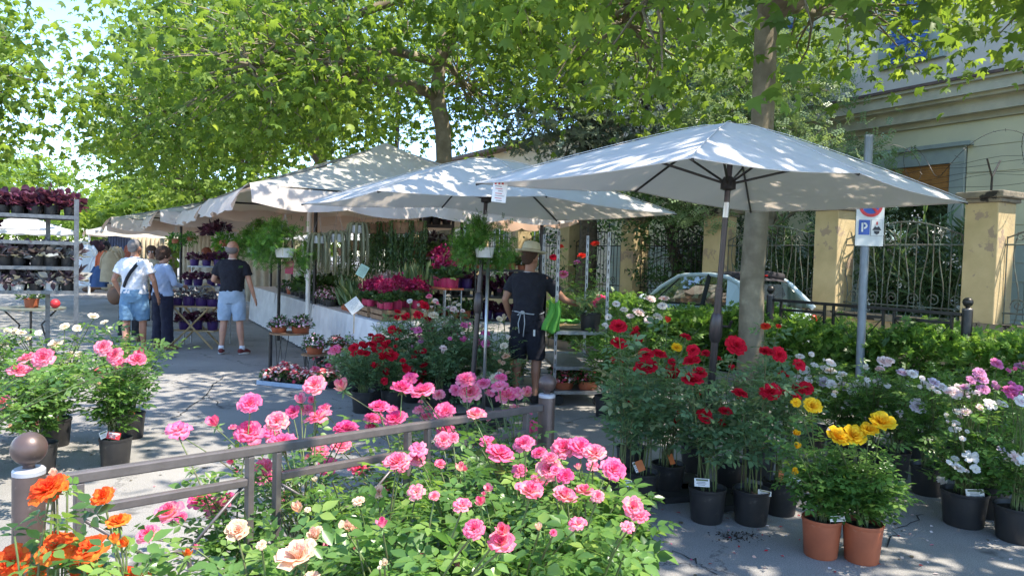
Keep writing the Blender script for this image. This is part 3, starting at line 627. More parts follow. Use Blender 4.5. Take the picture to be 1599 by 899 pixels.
tree('robinia_tree', 'pale small leaved tree in bright sun just right of the smooth plane trunk', 'tree', (5.3, 15.6, 0),
     [(0, 0, 0, .2), (.1, 0, 2.2, .16), (0, 0, 4, .12), (-.1, 0, 6, .07)],
     [(-.8, -.3, 4.3, 1.2, 1.2, 1.0), (.7, -.5, 3.9, 1.3, 1.1, .8), (.0, 0, 5.6, 1.6, 1.3, 1.1), (1.3, -.6, 3.2, .9, .7, .6), (-1.4, 0, 3.4, .9, .8, .9)],
     6200, T_PINN, 'robinia_leaf', .26, csize=.34, perclump=26, droop=.4, tonebase=.62)
tree('climbing_shrub', 'tangled climbing shrub with woody stems growing over the fence behind the parked car', 'shrub', (3.75, 17.2, 0),
     [(0, 0, 0, .12), (.1, 0, 1.2, .10), (-.1, 0, 2.2, .08), (.1, 0, 3.0, .04)],
     [(0, 0, 1.9, 1.0, .7, .9), (-.8, -.2, 2.7, 1.0, .7, .6), (.8, -.2, 2.8, 1.0, .7, .7), (0, -.3, 3.2, 1.5, .8, .5), (-.2, -.3, 1.2, 1.0, .4, .5), (1.1, 0, 1.6, .6, .5, .7)],
     4200, T_QUAD, 'vine_leaf', .13, bark='bark_dark', csize=.26, perclump=22, tr=.09)
tree('climbing_shrub', 'loose creeper hanging on the fence to the left of the ochre pillars', 'shrub', (1.6, 20.9, 0),
     [(0, 0, 0, .10), (.1, 0, 1.2, .08), (-.1, 0, 2.2, .06), (.1, 0, 3.0, .04)],
     [(0, 0, 2.4, 1.0, .5, .6), (.9, -.2, 2.9, .9, .5, .5), (0, -.2, 1.4, .8, .4, .4)],
     1500, T_QUAD, 'vine_leaf', .13, bark='bark_dark', csize=.26, perclump=20, tr=.06)
def oleander(base, h, w_, label, nf, seed):
    root = thing('oleander_bush', label, 'bush', base, 0, 'oleanders behind the fence')
    random.seed(seed); st = MB(); p = []; d = []
    for i in range(46):
        a = random.uniform(0, 2 * PI); tip = Vector((math.cos(a) * random.uniform(.1, w_), math.sin(a) * random.uniform(.1, .55), h * random.uniform(.45, 1)))
        b = Vector((random.uniform(-.2, .2), random.uniform(-.1, .1), 0)); mid = b.lerp(tip, .5) + Vector((0, 0, .2)); st.tube([b, mid, tip], [.014, .01, .004], 4, caps=False)
        for j in range(44):
            t = random.uniform(.25, 1); q = b.lerp(mid, t * 2) if t < .5 else mid.lerp(tip, t * 2 - 1)
            p.append(q); a2 = random.uniform(0, 2 * PI); d.append((math.cos(a2), math.sin(a2), random.uniform(.1, 1.3)))
    st.build('stems', M['stem'], root); k = len(p)
    scatter('foliage', T_BLADE, np.array(p), np.array(d), rdir(k, .2, 1), rng.uniform(.12, .22, k) * 1.35, rng.random(k), M['oleander_leaf'], root)
    for i in range(nf):
        a = random.uniform(PI, 2 * PI); c = Vector((math.cos(a) * w_ * random.uniform(.2, .95), math.sin(a) * .5 - .05, h * random.uniform(.35, 1.0)))
        k2 = 26; pp = np.array(c) + rng.normal(0, .06, (k2, 3)); scatter('flower_cluster', T_OVAL, pp, rdir(k2), rdir(k2), np.full(k2, .045), rng.random(k2), M['white_petal'], root, kind=None)
for s, n_, h, w_, lb, nf in ((1.0, .75, 2.7, .9, 'oleander with white flowers seen through the railing right of the parking sign', 9), (1.9, .7, 2.5, .8, 'oleander bush directly behind the parking sign pole', 8),
                   (3.5, .8, 2.7, 1.0, 'oleander behind the railing between the two nearest full pillars', 4), (4.6, .7, 2.4, .8, 'low oleander behind the railing beside the plane trunk', 3), (6.6, 1.0, 2.9, 1.0, 'oleander behind the fence over the car roof', 2)):
    q = FO + S * s + N * n_; oleander(q, h, w_, lb, nf, int(s * 10))
# oak sprig hanging into view top right is part of a tree behind the villa corner
# ---- clipped hedge
def hedge():
    root = thing('hedge', 'low dense green hedge running along the kerb behind the potted roses', 'hedge', HO)
    k = 26000; s = rng.uniform(-2.6, 8.4, k); hgt = .83 + .06 * np.sin(s * 2.1) + .06 * np.sin(s * 5.3 + 1)
    a = rng.uniform(0, 1, k); side = rng.random(k)
    n_ = np.where(side < .45, rng.normal(.1, .09, k), rng.uniform(.05, 1.1, k)); z = np.where(side < .45, rng.uniform(.12, 1, k) * hgt, hgt + rng.normal(-.03, .07, k))
    rnd = np.clip((n_ - .1) * 1.5, -1, 0) ; z = z
    pos = np.array(S)[None] * s[:, None] + np.array(N)[None] * n_[:, None]; pos[:, 2] = z
    d = rdir(k, -.2, 1) + np.where(side < .45, 1, 0)[:, None] * np.array([-.8, -.5, .3]); nrm = rdir(k, .2, 1)
    scatter('foliage', T_CLUS, pos, d, nrm, rng.uniform(.035, .075, k) * 1.05, np.clip(rng.random(k) * .75 + .15 * np.sin(s * 3), 0, 1), M['hedge_leaf'], root)
    k = 900; s = rng.uniform(-2.6, 8.4, k); tw = MB()
    for i in range(500):
        s_ = random.uniform(-2.6, 8.4); n0 = random.uniform(.2, 1.0); b = S * s_ + N * n0; t_ = b + S * random.uniform(-.2, .2) + N * random.uniform(-.2, .15) + Vector((0, 0, random.uniform(.45, .72))); tw.tube([b, t_], [.008, .003], 4, caps=False)
    tw.build('twigs', M['bark_dark'], root, kind='stuff')
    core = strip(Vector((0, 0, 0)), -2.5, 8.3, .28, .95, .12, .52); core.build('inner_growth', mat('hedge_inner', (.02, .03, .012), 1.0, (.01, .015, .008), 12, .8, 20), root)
hedge()
# ================================================================== STREET FURNITURE
def on_plane(px, py, A, B):              # point of the vertical plane through A and B seen at a picture position
    d = ray(px, py); n_ = Vector((-(B.y - A.y), B.x - A.x, 0)); o = Vector((0, 0, 1.6))
    return o + d * ((Vector((A.x, A.y, 0)) - o).dot(n_) / d.dot(n_))
def bollard(base, ztop, rad, m, mc, label, rb=None, group=None):
    """ztop = height of the post top; ball above"""
    root = thing('bollard', label, 'bollard', base, 0, group); rb = rb or rad * 1.1
    MB().lathe([(rad, 0), (rad, ztop - .012), (rad * .97, ztop - .004)], n=28).build('post', m, root, smooth='angle')
    MB().lathe([(rad * 1.01, ztop - .014), (rad * 1.01, ztop), (rad * .9, ztop + .006), (0.001, ztop + .008)], n=28).build('cap', mc, root, smooth='angle')
    MB().lathe([(rad * .42, ztop), (rad * .36, ztop + rad * .3), (rad * .5, ztop + rad * .5)], n=20).build('neck', m, root, smooth=True)
    MB().ball((0, 0, ztop + rad * .35 + rb), rb, 28).build('ball', m, root, smooth=True)
    MB().lathe([(rad * 1.5, 0.002), (rad * 1.5, .02), (rad * 1.05, .03)], n=24).build('base_ring', m, root, smooth='angle')
    return root
def barrier(A, B, verts, tops, lows, m, label, bar=.02, ring=True, zlow=.12):
    """verts: picture columns of the uprights; tops/lows: two picture points on each rail"""
    root = thing('railing', label, 'railing', A); A3 = Vector((A.x, A.y, 0)); u = (B - A).normalized(); ang = math.atan2(u.y, u.x)
    def line(pp): a, b = on_plane(*pp[0], A, B), on_plane(*pp[1], A, B); sa, sb = (a - A3).dot(u), (b - A3).dot(u); return lambda s: a.z + (b.z - a.z) * (s - sa) / (sb - sa), sa, sb
    ft, t0, t1 = line(tops); fl, l0, l1 = line(lows)
    def pt(s, z): return u * s + Vector((0, 0, z))
    def bar_(name, p, q, wd, ht):
        mb = MB(); d = (q - p); L_ = d.length; d.normalize(); zax = u.cross(Vector((0, 0, 1))); x2 = d; y2 = zax; z2 = x2.cross(y2)
        mb.box((0, 0, 0), (L_, wd, ht)); me = mb.mesh(name, m); o = link(name, me, root)
        o.matrix_local = Matrix.Translation((p + q) / 2) @ Matrix(((x2.x, y2.x, z2.x, 0), (x2.y, y2.y, z2.y, 0), (x2.z, y2.z, z2.z, 0), (0, 0, 0, 1)))
        bv = o.modifiers.new('bevel', 'BEVEL'); bv.width = min(wd, ht) * .14; bv.segments = 2; return o
    bar_('top_rail', pt(t0, ft(t0)), pt(t1, ft(t1)), bar * 1.9, bar * 1.9)
    ss = []
    for px in verts:
        q = on_plane(px, tops[0][1] + (tops[1][1] - tops[0][1]) * (px - tops[0][0]) / (tops[1][0] - tops[0][0]), A, B); ss.append((q - A3).dot(u))
    for s in ss: bar_('upright', pt(s, ft(s) - bar * .97), pt(s, zlow if not (s in (ss[0], ss[-1])) else .06), bar * 1.7, bar * 1.35)
    for a, b in zip(ss[::2], ss[1::2]):
        bar_('lower_rail', pt(a + bar * .7, fl(a)), pt(b - bar * .7, fl(b)), bar * 1.6, bar * 1.6)
        bar_('bottom_rail', pt(a + bar * .7, zlow + .02), pt(b - bar * .7, zlow + .02), bar * 1.3, bar * 1.3)
        c = pt((a + b) / 2, (fl((a + b) / 2) + zlow) / 2); rr = .072; zt = fl((a + b) / 2) - bar; zb = zlow + .04
        mb = MB(); mb.tube([c + u * (rr * math.cos(q)) + Vector((0, 0, rr * math.sin(q))) for q in [2 * PI * i / 32 for i in range(33)]], bar * .42, 8, caps=False); mb.build('ring', m, root, smooth=True)
        for sx, zz_ in ((a + bar, zt), (b - bar, zt), (a + bar, zb), (b - bar, zb)):
            e = pt(sx, zz_); dr = (e - c).normalized(); MB().tube([c + dr * rr, e], bar * .33, 6).build('brace', m, root, smooth=True)
    return root
NB0 = Vector((on_plane(45, 800, Vector((-9, 2.35, 0)), Vector((9, 2.35, 0))).x, 2.35, 0)); NB1 = Vector((P(854, 620, 4.38).x, 4.38, 0))
z0 = P(45, 733, 2.35).z; z1 = P(855, 616, 4.38).z
bollard(NB0, z0, .047, M['post_paint'], M['cap_metal'], 'grey bollard with a ball top at the left edge, largest of all', .053)
bollard(NB1, z1, .050, M['post_paint'], M['cap_metal'], 'grey ball topped bollard in front of the man in the straw hat', .0535)
barrier(NB0, NB1, (123, 390, 433, 637, 668, 822), ((70, 752), (845, 636)), ((133, 797), (815, 675)), M['rail_metal'], 'long grey metal railing with rings and braces between two ball topped bollards')
RB0 = Vector((P(1510, 500, 7.8).x, 7.8, 0)); RB1 = Vector((P(1203, 470, 10.0).x, 10.0, 0))
bollard(RB0, P(1510, 482, 7.8).z, .052, M['dark_metal'], M['rail_metal'], 'dark ball topped bollard standing behind the right end of the hedge', .052)
bollard(RB1, P(1203, 460, 10.0).z, .052, M['dark_metal'], M['rail_metal'], 'dark ball topped bollard just right of the plane trunk, before the car tail', .052)
barrier(RB1, RB0, (1220, 1288, 1302, 1380, 1397, 1487), ((1207, 468), (1502, 491)), ((1220, 483), (1485, 504)), M['dark_metal'], 'dark metal railing between two ball topped bollards behind the hedge', zlow=.3)
# ---- parking sign
sp = Vector((P(1349, 450, 8.3).x, 8.3, 0)); top = P(1357, 214, 8.3)
sg = thing('parking_sign', 'no parking sign with blue P and officer symbol on a grey pole in the hedge', 'road sign', sp)
MB().tube([(0, 0, 0), (top.x - sp.x, 0, top.z)], .045, 16).build('pole', M['sign_grey'], sg, smooth='angle')
MB().lathe([(.046, 0), (.047, .02), (0.001, .03)], (top.x - sp.x, 0, top.z), 16).build('pole_cap', M['galv'], sg)
def sgp(px, py): q = P(px, py, 8.23); return q - sp
pc = sgp(1358.5, 343); pw = 42 / 1150 * 8.23; tl = sgp(1358.5, 300).z; bl = sgp(1357, 384).z
SR = Matrix.Rotation(R(-4), 3, 'Z')
def sbox(name, cx, cz, w_, h_, m, dy=0.0, th=.004, par=sg):
    o = MB().box((0, 0, 0), (w_, th, h_)).build(name, M[m], par); o.location = Vector((pc.x, pc.y, 0)) + SR @ Vector((cx, -dy, 0)) + Vector((0, 0, cz)); o.rotation_euler = (0, 0, R(-4)); return o
plate = sbox('plate', 0, (tl + bl) / 2, pw, tl - bl, 'sign_white', 0, .012)
def disc(name, cx, cz, r0, r1, m, dy):
    mb = MB(); n_ = 40
    vs = [(math.cos(2 * PI * i / n_) * r, 0, math.sin(2 * PI * i / n_) * r) for r in (r0, r1) for i in range(n_)]
    mb.add(vs, [(i, (i + 1) % n_, n_ + (i + 1) % n_, n_ + i) for i in range(n_)]); o = mb.build(name, M[m], sg); o.location = Vector((pc.x, pc.y, 0)) + SR @ Vector((cx, -dy, 0)) + Vector((0, 0, cz)); o.rotation_euler = (0, 0, R(-4)); return o
cz = sgp(1358.5, 321).z; rr = .135 
disc('red_ring', 0, cz, .094, .128, 'ink_red', .012); disc('blue_disc', 0, cz, .0005, .094, 'ink_blue', .012)
ob = MB().box((0, 0, 0), (.185, .003, .030)).build('red_bar', M['ink_red'], sg); ob.location = Vector((pc.x, pc.y, 0)) + SR @ Vector((0, -.016, 0)) + Vector((0, 0, cz)); ob.rotation_euler = (0, R(45), R(-4))
zp = sgp(1350, 355).z
sbox('blue_square', -.062, zp, .118, .165, 'ink_blue', .010); sbox('letter_P', -.085, zp, .02, .10, 'sign_white', .014)
lp = MB(); 
for i in range(9):
    q0 = -PI / 2 + PI * i / 9; q1 = q0 + PI / 9
    lp.add([(.018 * math.cos(q0), 0, .018 * math.sin(q0)), (.038 * math.cos(q0), 0, .036 * math.sin(q0)), (.038 * math.cos(q1), 0, .036 * math.sin(q1)), (.018 * math.cos(q1), 0, .018 * math.sin(q1))], [(0, 1, 2, 3)])
lo = lp.build('letter_bowl', M['sign_white'], sg); lo.location = Vector((pc.x, pc.y, 0)) + SR @ Vector((-.068, -.017, 0)) + Vector((0, 0, zp + .018)); lo.rotation_euler = (0, 0, R(-4))
ic = .072
sbox('symbol_frame', ic, zp - .004, .125, .18, 'ink_grey', .008); sbox('symbol_field', ic, zp - .004, .118, .173, 'sign_white', .0115)
def fan(name, pts, m, cx, cz_, dy):
    mb = MB(); mb.add([(a, 0, b) for a, b in pts], [tuple(range(len(pts)))]); o = mb.build(name, M[m], sg); o.location = Vector((pc.x, pc.y, 0)) + SR @ Vector((cx, -dy, 0)) + Vector((0, 0, cz_)); o.rotation_euler = (0, 0, R(-4))
fan('officer_cap', [(-.05, -.02), (0.05, -.02), (.02, .025), (0, .012), (-.02, .025)], 'ink', ic, zp - .01, .018); fan('officer_face', [(-.032, 0), (.032, 0), (.024, -.03), (0, -.042), (-.024, -.03)], 'ink', ic, zp - .036, .018)
fan('officer_badge', [(-.01, 0), (.01, 0), (.008, .035), (-.008, .035)], 'ink_red', ic, zp + .03, .018)
for z_ in (tl - .08, bl + .08):
    o = MB().box((0, 0, 0), (pw * .8, .02, .03)).build('bracket', M['galv'], sg); o.location = Vector((pc.x, pc.y + .03, z_))
# ---- lamp post far away between the trees
lp_ = thing('street_lamp', 'dark street lamp column rising left of the forked plane trunk', 'street lamp', (P(618, 300, 21).x, 21, 0))
MB().lathe([(.16, 0), (.16, .5), (.10, .7), (.085, 1.5), (.07, 4.2), (.10, 4.22), (.10, 4.4), (.065, 4.45), (.055, 6.6)], n=12).build('column', M['dark_metal'], lp_, smooth='angle')
MB().lathe([(.05, 6.6), (.2, 6.75), (.26, 7.2), (.1, 7.35), (.001, 7.4)], n=12).build('lantern', M['glass'], lp_, smooth='angle'); MB().tube([(-.5, 0, 6.6), (.5, 0, 6.6)], .03).build('crossbar', M['dark_metal'], lp_)
# ================================================================== UMBRELLAS
def umbrella(base, cen, zr, za, a, b, th, label, lean=None):
    root = thing('parasol', label, 'umbrella', base, 0, None); base = Vector(base)
    u = Vector((math.cos(th), math.sin(th), 0)); v = Vector((-math.sin(th), math.cos(th), 0)); c = Vector((cen[0], cen[1], 0)) - base
    rim = [c - u * a - v * b, c - v * b, c + u * a - v * b, c + u * a + v * b, c + v * b, c - u * a + v * b]
    zs = [zr, zr + .065, zr, zr, zr + .065, zr]; rim = [r + Vector((0, 0, z)) for r, z in zip(rim, zs)]
    apex = c + Vector((0, 0, za)); nseg = 12
    def ribpt(i, t):
        r = rim[i]; p = apex.lerp(r, t); L_ = (r - apex).length
        p.z += .012 * math.sin(PI * t) * L_ / 1.6 - .045 * math.exp(-(t / .10) ** 2)
        return p
    can = MB()
    for i in range(6):
        j = (i + 1) % 6; vs = []; nn = 10
        for r_ in range(nseg + 1):
            t = r_ / nseg
            for q in range(nn + 1):
                s = q / nn; p = ribpt(i, t).lerp(ribpt(j, t), s); k = math.sin(PI * s)
                p.z -= .028 * k * t ** 1.5 * (.6 + .4 * math.sin(PI * t)); inw = (c - p); inw.z = 0
                if t > .8: p += inw * (.03 * k * (t - .8) * 5)
                vs.append(p)
        can.add(vs, [(r_ * (nn + 1) + q, r_ * (nn + 1) + q + 1, (r_ + 1) * (nn + 1) + q + 1, (r_ + 1) * (nn + 1) + q) for r_ in range(nseg) for q in range(nn)])
    co = can.build('canopy', M['canvas'], root, smooth=True)
    wd = co.modifiers.new('weld', 'WELD'); wd.merge_threshold = .001
    hem = MB()
    for i in range(6):
        j = (i + 1) % 6; pts = []
        for q in range(11):
            s = q / 10; p = ribpt(i, 1).lerp(ribpt(j, 1), s); k = math.sin(PI * s); p.z -= .028 * k * .6 + .004; inw = (c - p); inw.z = 0; p += inw * (.03 * k); pts.append(p)
        hem.tube(pts, .0035, 5)
    hem.build('hem', M['canvas'], co, smooth=True)
    sm = MB()
    for i in range(6): sm.tube([ribpt(i, .02 + .97 * q / 10) + Vector((0, 0, .008)) for q in range(11)], .003, 4)
    sm.build('seam', M['canvas'], co, smooth=True)
    up = (apex - Vector((0, 0, 0))); 
    def pole(z): return up * (z / za)
    MB().tube([pole(.12), pole(1.45)], .026, 14).build('lower_pole', M['umb_pole'], root, smooth='angle')
    MB().tube([pole(1.4), pole(za - .05)], .0195, 14).build('upper_pole', M['umb_pole'], root, smooth='angle')
    MB().tube([pole(1.92), pole(2.02)], .021, 14).build('sleeve', M['chrome'], root, smooth='angle')
    MB().tube([pole(1.08), pole(1.12), pole(1.2), pole(1.26), pole(1.28)], [.030, .044, .044, .038, .028], 14).build('joint_collar', M['umb_pole'], root, smooth='angle')
    k = MB(); k.tube([pole(1.19), pole(1.19) + Vector((.09, -.03, 0))], .008); k.tube([pole(1.19) + Vector((.08, -.03, 0)), pole(1.19) + Vector((.085, -.06, .04))], .009); k.build('crank', M['dark_metal'], root)
    hz = za - .43; MB().lathe([(.022, -.04), (.05, -.03), (.05, .02), (.03, .05)], pole(hz), 14).build('hub', M['dark_metal'], root, smooth='angle')
    MB().ball(pole(za - .035), .022, 10, sc=(1, 1, .6)).build('finial', M['dark_metal'], root, smooth=True)
    for i in range(6):
        MB().tube([ribpt(i, q / 8) - Vector((0, 0, .012)) for q in range(9)], .0085, 6).build('rib', M['dark_metal'], root)
        MB().tube([pole(hz), ribpt(i, .46) - Vector((0, 0, .02))], .0085, 6).build('strut', M['dark_metal'], root)
    bs = MB(); 
    for q in range(4): bs.box((0.19 * math.cos(q * PI / 2 + .3), .19 * math.sin(q * PI / 2 + .3), .025), (.34, .26, .04), q * PI / 2 + .3)
    bs.lathe([(.06, .05), (.06, .1), (.035, .12), (.035, .3)], n=14); bs.build('base', M['dark'], root)
    return root, rim
b1 = G(1096, 772); U1, rim1 = umbrella(b1, (1.42, 4.86), 2.08, 2.565, 1.44, .86, R(37), 'large off white rectangular parasol with grey pole, nearest and rightmost')
b2_ = G(733, 664); U2, rim2 = umbrella(b2_, (-.25, 7.05), 2.08, 2.60, 1.5, .98, R(32), 'off white parasol behind the nearest one, fern basket by its pole')
# maker's tag hanging off the near parasol
tp = P(780, 300, 4.55); tg = thing('hanging_tag', 'white printed card hanging from the left corner of the nearest parasol', 'tag', tp)
def plane_q(w_, h_, name, m, par, loc, rot, th=.0015):
    o = MB().box((0, 0, 0), (w_, th, h_)).build(name, M[m], par); o.location = loc; o.rotation_euler = rot; return o
RT = (0, R(5), R(3)); plane_q(.088, .125, 'card', 'paper', tg, (0, 0, 0), RT)
for i in range(7):
    plane_q(random.uniform(.03, .06), .0035, 'text_line', 'ink_red' if i % 2 else 'ink_grey', tg, (random.uniform(-.008, .008), -.003, .035 - .0145 * i), RT, .001)
for i in range(3): plane_q(.011, .011, 'symbol', 'ink_red', tg, (-.025 + .022 * i, -.003, .052), RT, .001)
MB().tube([(0, 0, .06), (0, 0, .12)], .001, 4).build('string', M['string'], tg)
# ================================================================== TENTS
K0 = Vector((-3.3, 9.2, 0))
def tent(o, sl, nl, ze, zp, label, m='tent', val=.31, poles=(), peak=.5, flip=0, group='market tents', pm='dark_metal', sc=4, over=.0, vm=None):
    root = thing('market_tent', label, 'tent', o, 0, group)
    cs = [Vector((0, 0, 0)), N * nl, N * nl + S * sl, S * sl]; cs = [c + Vector((0, 0, ze)) for c in cs]
    ap = (cs[0] + cs[2]) / 2; ap.z = zp
    for i in range(4):
        a, b = cs[i], cs[(i + 1) % 4]; mb = MB(); nn = 10; vs = []
        for r_ in range(nn + 1):
            t = r_ / nn
            for q in range(nn + 1):
                s = q / nn; p = ap.lerp(a.lerp(b, s), t); p.z -= .10 * math.sin(PI * t) * (zp - ze) * .9 + .05 * math.sin(PI * s) * t
                p.z += .012 * math.sin(s * 9 + i) * t; vs.append(p)
        mb.add(vs, [(r_ * (nn + 1) + q, r_ * (nn + 1) + q + 1, (r_ + 1) * (nn + 1) + q + 1, (r_ + 1) * (nn + 1) + q) for r_ in range(nn) for q in range(nn)]); mb.build('roof_panel', M[m], root, smooth=True)
        # valance with scallops, leaning slightly outwards
        L_ = (b - a).length; k = max(2, int(L_ / (L_ / sc))); mb = MB(); vs = []; n2 = k * 10; outw = (a.lerp(b, .5) - ap); outw.z = 0; outw.normalize()
        for q in range(n2 + 1):
            s = q / n2; p = a.lerp(b, s); p.z -= .05 * math.sin(PI * s); d = val * (.78 + .22 * abs(math.sin(PI * s * k)))
            wv = .02 * math.sin(s * 37 + i)
            vs += [p + Vector((0, 0, .006)) + outw * .004, p + outw * (val * .34 + wv) - Vector((0, 0, d * .45)), p + outw * (val * .55 + wv * 1.6) - Vector((0, 0, d))]
        mb.add(vs, [(3 * q + e, 3 * q + e + 1, 3 * q + e + 4, 3 * q + e + 3) for q in range(n2) for e in (0, 1)]); mb.build('valance', M[vm or m], root, smooth=True)
        MB().tube([a - Vector((0, 0, .03)), b - Vector((0, 0, .03))], .018, 6).build('eave_bar', M['dark_metal' if pm != 'white_plastic' else 'galv'], root)
    for i in range(4): MB().tube([cs[i] - Vector((0, 0, .03)), ap - Vector((0, 0, .05))], .015, 6).build('roof_bar', M['galv'], root)
    for (ps, pn, mm) in poles:
        q = S * ps + N * pn; MB().tube([q, q + Vector((0, 0, ze - .02))], .03 if mm != 'white_plastic' else .038, 10).build('pole', M[mm], root, smooth='angle')
    return root
tent(K0, 3.5, 4.8, 2.46, 3.42, 'large off white market tent with the tallest peak, nearest of the row', poles=((2.25, 1.33, 'white_plastic'), (2.2, 1.42, 'dark_metal'), (3.4, 4.6, 'dark_metal'), (.3, 4.5, 'dark_metal')), vm='tent_flap')
tent(K0 + S * 3.68, 3.5, 4.2, 2.44, 3.35, 'white scalloped market tent, second of the row from the front', 'tent_white', poles=((.5, 1.3, 'dark_metal'), (3.3, 4.0, 'dark_metal')), vm='tent_flap')
tent(K0 + S * 7.3 - N * .45, 3.5, 4.2, 2.42, 3.1, 'off white market tent, third in the row, beyond the man in the polo', 'tent', poles=((.9, .5, 'dark_metal'), (3.3, 3.5, 'dark_metal')), vm='tent_flap')
tent(K0 + S * 10.9 - N * 1.25, 4.2, 4.2, 2.36, 2.95, 'off white market tent with rounded tip, farthest of the flower row', 'tent', poles=((3.6, 3.6, 'dark_metal'), (.4, 3.9, 'dark_metal')), vm='tent_flap')
# far stalls of clothes beyond the flowers
FW = Vector((-14.6, 25.2, 0)); tent(FW, 3.4, 3.6, 2.2, 2.85, 'pale green roofed clothes tent at the far left end of the stalls', 'tent', poles=((0, .1, 'white_plastic'), (3.4, .1, 'white_plastic'), (.1, 3.5, 'white_plastic')), pm='white_plastic', group='far clothes tents', val=.16)
tent(FW + N * 3.8 + S * .5, 3.4, 3.6, 2.35, 2.95, 'white gazebo behind the walking couple, right of the pale green tent', 'tent_white', poles=((0, .1, 'white_plastic'), (0, 3.4, 'white_plastic')), pm='white_plastic', group='far clothes tents', val=.18)
tent(FW + N * 7.6 + S * 1.4, 3.4, 3.6, 2.4, 2.95, 'white gazebo beyond the man in the navy polo', 'tent_white', poles=((0, .1, 'white_plastic'), (0, 3.4, 'white_plastic')), pm='white_plastic', group='far clothes tents', val=.18)
tent(Vector((-21.5, 29, 0)), 3.4, 3.6, 2.3, 2.95, 'small white gazebo seen through the shelves of the left trolley', 'tent_white', poles=((0, .1, 'white_plastic'), (0, 3.4, 'white_plastic')), pm='white_plastic', group='far clothes tents', val=.18)
# ================================================================== TABLES
def cloth_box(root, s0, s1, n0, n1, z, dr, u, v, name='tablecloth', m='cloth'):
    """cloth over a box, folds on the drop; u along, v across"""
    mb = MB(); per = []; L_ = s1 - s0; D_ = n1 - n0
    for a, b, k in (((s0, n0), (s1, n0), int(L_ * 14)), ((s1, n0), (s1, n1), int(D_ * 14)), ((s1, n1), (s0, n1), int(L_ * 8)), ((s0, n1), (s0, n0), int(D_ * 14))):
        for i in range(k): t = i / k; per.append((a[0] + (b[0] - a[0]) * t, a[1] + (b[1] - a[1]) * t))
    cx, cy = (s0 + s1) / 2, (n0 + n1) / 2; n_ = len(per); vs = []
    for r_, zz_ in enumerate((z, z - .015, z - dr * .5, z - dr)):
        for i, (a, b) in enumerate(per):
            e = (.0, .01, .03, .045)[r_] * (1 + .9 * math.sin(i * 1.9) * (r_ > 1)) ; dx = (1 if a > cx else -1) * e * (abs(a - cx) > L_ / 2 - .02); dy = (1 if b > cy else -1) * e * (abs(b - cy) > D_ / 2 - .02)
            q = u * (a + dx) + v * (b + dy); vs.append((q.x, q.y, zz_))
    fs = [(r_ * n_ + i, (r_ + 1) * n_ + i, (r_ + 1) * n_ + (i + 1) % n_, r_ * n_ + (i + 1) % n_) for r_ in range(3) for i in range(n_)] + [tuple(range(n_))]
    mb.add(vs, fs); return mb.build(name, M[m], root, smooth='angle')
def legs(root, pts, z, r=.018, m='galv'):
    for p in pts: MB().tube([p, (p[0], p[1], z)], r, 8).build('leg', M[m], root)
TA = Vector((-1.62, 8.86, 0)); TU = Vector((-.47, .883, 0)).normalized(); TV = Vector((.883, .47, 0)).normalized()
def table(o, L_, D_, z, label, u=TU, v=TV, drop=None, cat='table'):
    t = thing('display_table', label, cat, o); mb = MB(); ang = math.atan2(u.y, u.x); q = u * L_ / 2 + v * D_ / 2
    mb.box((q.x, q.y, z - .035), (L_ - .03, D_ - .03, .03), ang); mb.build('tabletop', M['pale_wood'], t)
    legs(t, [tuple(u * a + v * b) for a in (.08, L_ - .08) for b in (.08, D_ - .08)], z - .05)
    c = cloth_box(None, 0, L_, 0, D_, z, drop or z - .04, u, v); c.location = o
    tag(c, 'white cloth over the ' + label, 'tablecloth'); return t
table(TA, 3.2, 1.1, .80, 'flower table nearest the red roses'); table(TA + TU * 3.25, 3.2, 1.1, .80, 'flower table right of the man in the navy polo'); table(TA + TU * 6.6, 3.0, 1.1, .8, 'flower table hidden behind the polo man')
def shelf_rack(o, u, v, L_, D_, H_, zs, label, m='galv', name='plant_trolley', cat='trolley', post=.032, wheels=True, holes=False, posts=None):
    root = thing(name, label, cat, o); ang = math.atan2(u.y, u.x)
    for a, b in (posts or ((0, 0), (L_, 0), (0, D_), (L_, D_))):
        q = u * a + v * b; mb = MB(); mb.box((q.x, q.y, H_ / 2 + .12), (post, post * .62, H_ - .24), ang); po = mb.build('post', M[m], root)
        if holes:
            hb = MB()
            for i in range(int(H_ / .1)): hb.box((q.x, q.y, .2 + i * .1), (post * .3, post * .64, .05), ang)
            hb.build('slot', M['dark'], po, kind='stuff')
    for z in zs:
        q = u * L_ / 2 + v * D_ / 2; sh = MB().box((q.x, q.y, z - .012), (L_ - post, D_ - .02, .016), ang).build('shelf', M[m], root)
        for vv in (0, D_):
            q = u * L_ / 2 + v * vv; MB().box((q.x, q.y, z - .014), (L_ - post * .9, .016, .038), ang).build('rim', M[m], sh)
        for uu in (0, L_):
            q = u * uu + v * D_ / 2; MB().box((q.x, q.y, z - .014), (.016, D_ - post * .9, .038), ang).build('rim', M[m], sh)
    if wheels:
        for a in (.06, L_ - .06):
            for b in (.06, D_ - .06):
                q = u * a + v * b; MB().lathe([(.001, -.015), (.055, -.015), (.06, 0), (.055, .015), (.001, .015)], (q.x, q.y, .06), 12, axis=Matrix.Rotation(R(90), 3, 'X')).build('wheel', M['rubber'], root)
    return root
